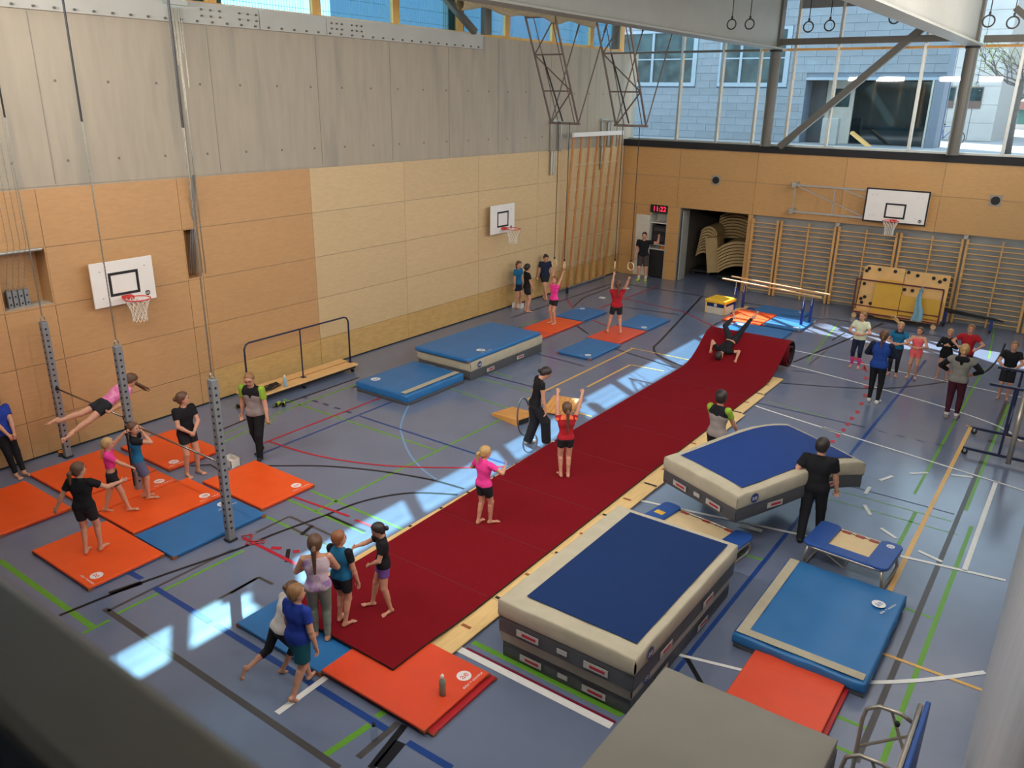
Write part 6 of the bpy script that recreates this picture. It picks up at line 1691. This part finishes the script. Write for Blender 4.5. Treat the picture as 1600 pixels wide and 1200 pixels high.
PINK = cloth((240, 66, 152), 'cloth_pink'); GREY = cloth((146, 136, 132), 'cloth_grey'); LIME = cloth((138, 168, 56), 'cloth_lime'); REDC = cloth((172, 34, 44), 'cloth_red'); MAR = cloth((70, 30, 42), 'cloth_maroon')
SAGE = cloth((120, 126, 114), 'cloth_sage'); WHITEC = cloth((214, 206, 200), 'cloth_white'); PURP = cloth((112, 78, 150), 'cloth_purple'); TEALS = cloth((30, 86, 98), 'cloth_teal_shorts'); SLATE = cloth((96, 96, 122), 'cloth_slate')
TIED = pm('cloth_tie_dye', (214, 192, 202), 0.85, var=0.15, scale=14, dark=((146, 116, 166), 7.0), dthr=0.5); CORAL = cloth((238, 104, 106), 'cloth_coral'); ORNG = cloth((250, 118, 70), 'cloth_orange'); CREAM = cloth((214, 216, 186), 'cloth_cream')
JACK = cloth((34, 66, 140), 'cloth_jacket_blue'); SHW = pm('shoe_white', (206, 202, 196), 0.6); SHB = pm('shoe_black', (30, 30, 32), 0.6); SHG = pm('shoe_grey', (128, 124, 122), 0.6); SHL = pm('shoe_limegreen', (190, 206, 70), 0.6)
PINKD = pm('cloth_pink_swirl', (226, 120, 172), 0.85, var=0.2, scale=12, dark=((240, 160, 196), 8.0), dthr=0.5); VEST = cloth((132, 128, 120), 'cloth_vest'); PKS = cloth((214, 62, 138), 'cloth_pink_sock')
short = {'len': 0.22}

# bar corner, left
person('girl in blue t-shirt and black leggings leaning against the left wall', (-14.36, 5.20), -150, 1.50, [('top', BLUE), ('leggings', BK, {'len': 0.97, 'g': 0.007})], ('dark', 'long', 0.7),
       {'P': (0, -0.03, 0.515), 'U': (0, -0.10, 1), 'lh': (-0.03, 0.14, 0.47), 'rh': (0.03, 0.15, 0.50), 'lf': (-0.03, 0.16, 0), 'rf': (0.03, 0.10, 0), 'hy': -50, 'hp': -12, 'le': (-1, -0.4, 0), 're': (1, -0.4, 0)})
person('girl in pink t-shirt and black shorts casting over the high bar with straight legs', (-12.70, 6.16), 0, 1.48, [('top', PINKD, {'hem': 0.03}), ('shorts', BK2, {'len': 0.25})], ('brown', 'fly', (0.25, 0.8, -0.75), 0.35),
       {'P': (0, -0.02, 0.955), 'U': (0, 0.90, 0.42), 'Rt': (1, 0, 0), 'lh': (-0.17, -0.02, 0.915), 'rh': (0.14, -0.02, 0.915), 'lf': (-0.07, -0.54, 0.845), 'rf': (0.09, -0.52, 0.71), 'lfd': (0, -0.9, -0.3), 'rfd': (0, -0.9, -0.3), 'lk': (0, 0.3, -1), 'rk': (0, 0.3, -1), 'le': (-0.5, 1, 0.2), 're': (0.5, 1, 0.2), 'hp': 28, 'cl': 1.1}, abs_yaw=0, h=0.008)
person('girl in black seen from behind, one arm stretched towards the girl in pink', (-10.70, 4.66), -28, 1.40, [('top', BK), ('shorts', BK2, {'len': 0.30})], ('brown', 'pony', 1.0),
       {'rh': (0.30, 0.20, 0.70), 'lh': (-0.27, -0.02, 0.50), 'lf': (-0.05, -0.02, 0), 'rf': (0.07, 0.05, 0), 'hy': -40, 'U': (0, 0.02, 1), 're': (0.3, -0.4, -1), 'cl': 0.2}, z=0.067, h=0.007)
person('girl in pink crop top with blond braid walking and holding up a black strap', (-11.56, 5.52), -95, 1.25, [('top', PINK, {'hem': 0.10}), ('shorts', BK2, {'len': 0.28})], ('blond', 'braid'),
       {'rh': (0.06, 0.26, 0.58), 'lh': (-0.053, 0.22, 1.035), 'lf': (-0.05, -0.13, 0.0), 'rf': (0.05, 0.14, 0.0), 'lp': 20, 'le': (-1, 0.2, 0), 'hp': -5, 'cl': 0.9, 'lh_': 0}, z=0.067, h=0.007)
person('girl in teal and grey with her chin at the low bar', (-11.64, 6.00), 0, 1.33, [('top', TEAL), ('yoke', BK, {'hem': 0.255}), ('sleeves', BK, {'sl': 0.5}), ('shorts', SLATE, {'len': 0.40, 'fl': 0.02})], ('brown', 'pony', 0.7),
       {'rh': (0.07, 0.10, 0.885), 'lh': (-0.07, 0.10, 0.885), 'le': (-0.5, 0.2, -1), 're': (0.5, 0.2, -1), 'lf': (-0.04, 0.02, 0), 'rf': (0.04, 0.06, 0), 'hy': -35, 'cl': 1.2}, z=0.067, abs_yaw=-25, h=0.007)
person('girl in black t-shirt and black shorts standing with clasped hands, looking right', (-11.95, 7.08), -150, 1.52, [('top', BK), ('shorts', BK2, {'len': 0.25})], ('brown', 'bun', 0.0),
       {'rh': (0.03, 0.13, 0.56), 'lh': (-0.02, 0.13, 0.56), 'hy': 55, 'le': (-1, -0.3, 0), 're': (1, -0.3, 0), 'lf': (-0.07, 0.02, 0), 'rf': (0.06, 0, 0), 'cl': 0.9}, h=0.007)
person('coach with glasses in grey, black and lime t-shirt walking past the mats', (-11.62, 8.26), 150, 1.68, [('top', GREY, {'hem': -0.03, 'g': 0.014}), ('yoke', BK, {'hem': 0.19, 'tilt': 0.25, 'g': 0.014}), ('sleeves', LIME, {'sl': 0.6}), ('trousers', BK, {'len': 1.0, 'fl': 0.012}), ('shoe', SHB), ('glasses', M_black)], ('light', 'crop'),
       {'lf': (-0.05, 0.08, 0), 'rf': (0.05, -0.12, 0.01), 'rp': 18, 'rh': (0.17, -0.02, 0.44), 'lh': (-0.17, 0.06, 0.45), 'U': (0, 0.10, 1), 'hp': -12, 'hy': 10}, adult=True, bw=0.98, h=0.008)
# far left wall and rings
person('girl in teal t-shirt leaning at the far left wall, hair tied back', (-14.42, 20.33), -125, 1.50, [('top', TEAL), ('shorts', NAVYC, {'len': 0.3})], ('brown', 'pony', 0.9), {'hp': -12, 'lh': (-0.10, 0.08, 0.46), 'hy': -20}, h=0.012)
person('girl in black with a dark bun, middle of three at the far left wall', (-13.92, 20.10), -70, 1.50, [('top', BK), ('shorts', BK2, {'len': 0.3})], ('dark', 'bun', 0.01), {'rh': (0.10, 0.10, 0.50), 'hy': 20}, h=0.012)
person('girl in dark t-shirt standing cross-legged against the far left wall, looking down', (-14.48, 21.95), -165, 1.48, [('top', NAVYC), ('shorts', BK2, {'len': 0.3})], ('dark', 'bun', 0.03), {'lf': (0.03, 0.05, 0), 'rf': (-0.02, 0.10, 0), 'hp': -22, 'lh': (-0.17, 0.0, 0.46), 'rh': (0.17, 0.0, 0.46)}, h=0.012)
person('girl in pink t-shirt reaching up to the left pair of gym rings', (-12.36, 19.25), -165, 1.40, [('top', PINK), ('shorts', BK2, {'len': 0.25})], ('red', 'bun', 0.0), {'lh': (-0.095, -0.15, 1.11), 'rh': (0.13, -0.08, 1.11), 'le': (-1, 0.3, 0), 're': (1, 0.3, 0), 'hy': 25, 'cl': 1.1}, z=0.067, h=0.011, abs_yaw=160)
person('girl in red t-shirt with long ponytail reaching up to the right pair of rings', (-10.44, 19.50), 5, 1.50, [('top', REDC), ('shorts', BK2, {'len': 0.32})], ('brown', 'pony', 1.9), {'lh': (-0.078, 0.018, 1.14), 'rh': (0.195, -0.15, 1.12), 'le': (-1, 0.2, 0), 're': (1, 0.2, 0), 'lf': (-0.14, 0.05, 0), 'rf': (0.10, 0, 0), 'cl': 1.1}, z=0.067, h=0.011)
person('man in black t-shirt, dark shorts and lime shoes pointing into the open cupboard', (-13.28, 26.62), 172, 1.78, [('top', BK), ('shorts', cloth((72, 62, 60)), {'len': 0.46, 'fl': 0.012}), ('shoe', SHL), ('sock', WHITEC, {'from': 0.75, 'foot': 0})], ('dark', 'crop'),
       {'lh': (-0.30, 0.06, 0.93), 'le': (-0.3, -0.3, -1), 'rh': (0.17, 0.02, 0.45), 'lf': (-0.08, 0, 0), 'rf': (0.06, 0.02, 0), 'hp': -5}, adult=True, bw=1.08, h=0.012)
# red runner
person('girl in black lying on the curled runner end, legs in the air', (-6.86, 18.56), 0, 1.50, [('top', BK, {'hem': 0.07}), ('leggings', BK2, {'len': 0.92, 'g': 0.007})], ('dark', 'short'),
       {'P': (0.0, 0.30, 0.30), 'U': (-0.16, -0.86, -0.52), 'Rt': (-1, 0.1, 0), 'lf': (0.27, 0.50, 0.70), 'rf': (-0.13, 0.60, 0.56), 'lfd': (0.2, 0.5, 0.8), 'rfd': (-0.5, 0.3, 0.8), 'lk': (0.1, -0.4, 0.8), 'rk': (-0.8, -0.5, 0.5), 'lh': (0.22, -0.02, 0.08), 'rh': (-0.26, 0.06, 0.14), 'le': (1, 0.4, 0.6), 're': (-1, 0.4, 0.9), 'hp': 5, 'hy': 20}, abs_yaw=0, z=0.20, h=0.010)
person('woman in black t-shirt and wide black trousers stepping onto the runner with a hoop', (-7.92, 11.84), -75, 1.62, [('top', BK, {'hem': -0.01, 'sl': 0.3}), ('trousers', BK2, {'len': 1.0, 'fl': 0.05}), ('shoe', SHW)], ('dark', 'bun', -0.02),
       {'U': (0, 0.20, 1), 'P': (0, -0.02, 0.52), 'lf': (-0.05, -0.08, 0), 'rf': (0.05, 0.12, 0.02), 'rh': (0.12, 0.08, 0.46), 'lh': (-0.17, -0.02, 0.44), 'hp': -30, 'hy': 0, 'rk': (0.15, 1, 0.2)}, adult=True, bw=0.9, h=0.009)
person('girl in red and orange top with long ponytail on the runner, both arms raised', (-6.64, 10.86), 10, 1.38, [('top', REDC, {'hem': 0.0, 'sl': 0.25, 'g': 0.006}), ('sleeves', ORNG, {'sl': 0.22, 'g': 0.006}), ('yoke', ORNG, {'hem': 0.262, 'g': 0.002}), ('shorts', BK2, {'len': 0.22, 'g': 0.006})], ('brown', 'pony', 2.3),
       {'lh': (-0.11, 0.10, 1.17), 'rh': (0.22, 0.10, 1.15), 'le': (-1, 0, 0.2), 're': (1, 0, 0.2), 'lf': (-0.045, 0, 0), 'rf': (0.045, -0.02, 0), 'cl': 1.0, 'hp': 6}, z=0.083, h=0.008)
person('girl in pink t-shirt and black shorts standing on the runner with bent arms', (-6.74, 8.70), -45, 1.30, [('top', PINK), ('shorts', BK2, {'len': 0.3})], ('blond', 'pony', 1.0),
       {'lh': (-0.12, 0.13, 0.66), 'rh': (0.15, 0.20, 0.74), 'lf': (-0.05, -0.04, 0), 'rf': (0.05, 0.06, 0), 'hy': -25, 'hp': -8, 're': (1, -0.2, -0.6), 'le': (-1, -0.4, -0.6), 'cl': 0.3, 'rft': -25}, z=0.083, h=0.007)
person('girl in tie-dye top and sage leggings seen from behind at the start of the runner', (-6.60, 5.32), -2, 1.42, [('top', TIED, {'sl': 0, 'neck': -0.02, 'g': 0.008}), ('straps', WHITEC), ('leggings', SAGE, {'len': 0.98, 'g': 0.008})], ('brown', 'pony', 1.9),
       {'lh': (-0.05, 0.14, 0.66), 'rh': (0.05, 0.14, 0.66), 'le': (-1, -0.5, -0.4), 're': (1, -0.5, -0.4), 'lf': (-0.05, 0.05, 0), 'rf': (0.05, -0.03, 0), 'hy': -8, 'rft': -35}, z=0.067, h=0.0065)
person('girl in teal vest top with black sleeves and black shorts at the runner start', (-6.56, 5.65), -38, 1.27, [('top', TEAL), ('sleeves', BK, {'sl': 0.55}), ('shorts', BK2, {'len': 0.32})], ('red', 'short'),
       {'lh': (-0.10, 0.13, 0.52), 'rh': (0.17, 0.04, 0.45), 'hy': -35, 'hp': 4, 'lf': (-0.05, 0, 0), 'rf': (0.05, -0.05, 0), 'rft': -20}, z=0.133, h=0.0065)
person('girl in black t-shirt and purple shorts turned left on the runner, arm held out', (-6.38, 6.18), 95, 1.23, [('top', BK, {'hem': -0.045, 'flare': 0.018}), ('shorts', PURP, {'len': 0.22})], ('dark', 'bun', -0.02),
       {'rh': (0.04, 0.26, 0.74), 'lh': (-0.05, 0.14, 0.56), 'le': (-1, -0.5, -0.3), 're': (0.8, -0.3, -0.5), 'lf': (-0.10, -0.05, 0), 'rf': (0.06, 0.12, 0), 'hp': -22, 'hy': 0, 'lft': 30}, z=0.122, h=0.0065)
person('boy in blue t-shirt and teal shorts walking at the near end of the runner', (-6.14, 4.62), -50, 1.36, [('top', BLUE, {'hem': -0.055, 'flare': 0.02}), ('shorts', TEALS, {'len': 0.38, 'fl': 0.02})], ('light', 'short'),
       {'lf': (-0.05, 0.13, 0), 'rf': (0.05, -0.14, 0.02), 'rp': 40, 'rh': (0.18, 0.03, 0.46), 'lh': (-0.17, 0.06, 0.46), 'hy': -28, 'hp': 5, 'U': (0, 0.06, 1)}, bw=1.08, h=0.0065)
person('girl in white t-shirt and black leggings running beside the boy in blue', (-6.60, 4.72), -68, 1.20, [('top', WHITEC), ('leggings', BK2, {'len': 0.68, 'g': 0.008})], ('brown', 'bun', 0.02),
       {'P': (0, 0.0, 0.47), 'U': (0, 0.45, 1), 'lf': (-0.05, -0.32, 0.10), 'rf': (0.05, -0.02, 0), 'lfd': (0, -0.35, -1), 'rp': 25, 'lh': (-0.10, 0.24, 0.50), 'rh': (0.12, 0.20, 0.46), 'hp': 5, 'hy': 0}, h=0.0065)
# mat carriers
person('boy in grey, black and lime t-shirt carrying the far side of the crash mat', (-4.60, 12.52), -165, 1.66, [('top', GREY), ('yoke', BK, {'hem': 0.21, 'tilt': -0.2}), ('sleeves', LIME, {'sl': 0.55}), ('trousers', BK, {'len': 1.0}), ('shoe', SHB)], ('dark', 'short'),
       {'lh': (-0.12, 0.20, 0.50), 'rh': (0.14, 0.20, 0.50), 'hy': 25}, h=0.009, abs_yaw=-8)
person('man in black seen from behind, carrying the near side of the crash mat', (-2.60, 11.44), 0, 1.70, [('top', BK, {'g': 0.016, 'hem': -0.03}), ('trousers', BK2, {'len': 1.0, 'fl': 0.01}), ('shoe', SHB)], ('dark', 'short'),
       {'lh': (-0.25, -0.09, 0.49), 'rh': (0.17, 0.09, 0.47), 'lf': (-0.06, -0.06, 0), 'rf': (0.07, 0.16, 0.0), 'rp': 10, 'U': (0, -0.04, 1), 'hy': -15, 'le': (-1, -0.6, 0), 'cl': 1.0}, adult=True, bw=1.02, h=0.008, abs_yaw=8)
# jumping group at the right
fd = {'lh': (-0.06, 0.14, 0.63), 'rh': (0.06, 0.14, 0.63), 'le': (-1, -0.3, -0.3), 're': (1, -0.3, -0.3), 'cl': 1.0}
person('girl in cream t-shirt, navy leggings and pink socks jumping, leftmost of the group', (-4.24, 20.72), 165, 1.40, [('top', CREAM), ('leggings', NAVYC, {'len': 0.70, 'g': 0.007}), ('sock', PKS, {'from': 0.42, 'foot': 0})], ('light', 'pony', 0.8), dict(fd, hy=-18, lp=15, rp=15), z=0.05, h=0.012)
person('woman in blue jacket with dark sleeves and black leggings, back to the camera', (-3.28, 18.42), -8, 1.66, [('top', JACK, {'hem': -0.03, 'g': 0.016}), ('sleeves', NAVYC, {'sl': 1.9, 'g': 0.012}), ('leggings', BK, {'len': 1.0, 'g': 0.006}), ('shoe', SHW)], ('brown', 'pony', 1.2), dict(fd, lf=(-0.05, 0.02, 0), rf=(0.06, -0.03, 0)), adult=True, h=0.010)
person('girl in teal t-shirt with flying hair jumping beside the blue jacket', (-3.36, 20.75), 170, 1.34, [('top', TEAL), ('yoke', NAVYC, {'hem': 0.27}), ('leggings', BK2, {'len': 0.95, 'g': 0.007})], ('blond', 'fly', (0.75, -0.5, 0.55), 0.9), dict(fd, hy=10), h=0.012)
person('girl in coral pink leotard jumping in the middle of the group', (-2.93, 20.78), 172, 1.26, [('leotard', CORAL, {'sl': 0, 'len': 0.22, 'neck': -0.01, 'g': 0.006})], ('brown', 'pony', 0.8), dict(fd, hy=-10), z=0.02, h=0.012)
person('girl in black long-sleeved leotard with hands at her chest', (-2.34, 21.24), 176, 1.24, [('leotard', BK, {'sl': 1.85, 'len': 0.22, 'g': 0.006})], ('blond', 'bun', 0.03), dict(fd, lh=(-0.03, 0.13, 0.70), rh=(0.03, 0.13, 0.70), lf=(-0.08, 0, 0), rf=(0.08, 0.03, 0)), h=0.012)
person('child in red t-shirt and dark red leggings, half hidden behind the grey hooded vest', (-1.93, 21.25), 178, 1.42, [('top', REDC, {'g': 0.014}), ('leggings', MAR, {'len': 0.97})], ('light', 'pony', 0.6), dict(fd, lh=(-0.14, 0.12, 0.62), rh=(0.14, 0.12, 0.64)), h=0.012)
person('woman in grey hooded vest with black sleeves and maroon leggings, back to the camera', (-1.71, 18.44), -4, 1.64, [('top', VEST, {'hem': -0.02, 'g': 0.018, 'sl': 0.3}), ('sleeves', BK, {'sl': 1.85, 'g': 0.012}), ('hood', BK), ('leggings', MAR, {'len': 1.0, 'g': 0.008}), ('shoe', SHG), ('sock', WHITEC, {'from': 0.85, 'foot': 0})], ('blond', 'bun', -0.02), dict(fd, lh=(-0.14, 0.10, 0.60), rh=(0.14, 0.10, 0.60), lf=(-0.05, -0.02, 0), rf=(0.06, 0, 0)), adult=True, h=0.010)
person('boy in black t-shirt and long black shorts, rightmost of the group', (-0.96, 20.55), 178, 1.34, [('top', BK, {'g': 0.014, 'hem': -0.03}), ('shorts', BK2, {'len': 0.44, 'fl': 0.015})], ('light', 'short'), dict(fd, lh=(-0.08, 0.13, 0.58), rh=(0.08, 0.13, 0.58), hp=6), bw=1.05, h=0.012)
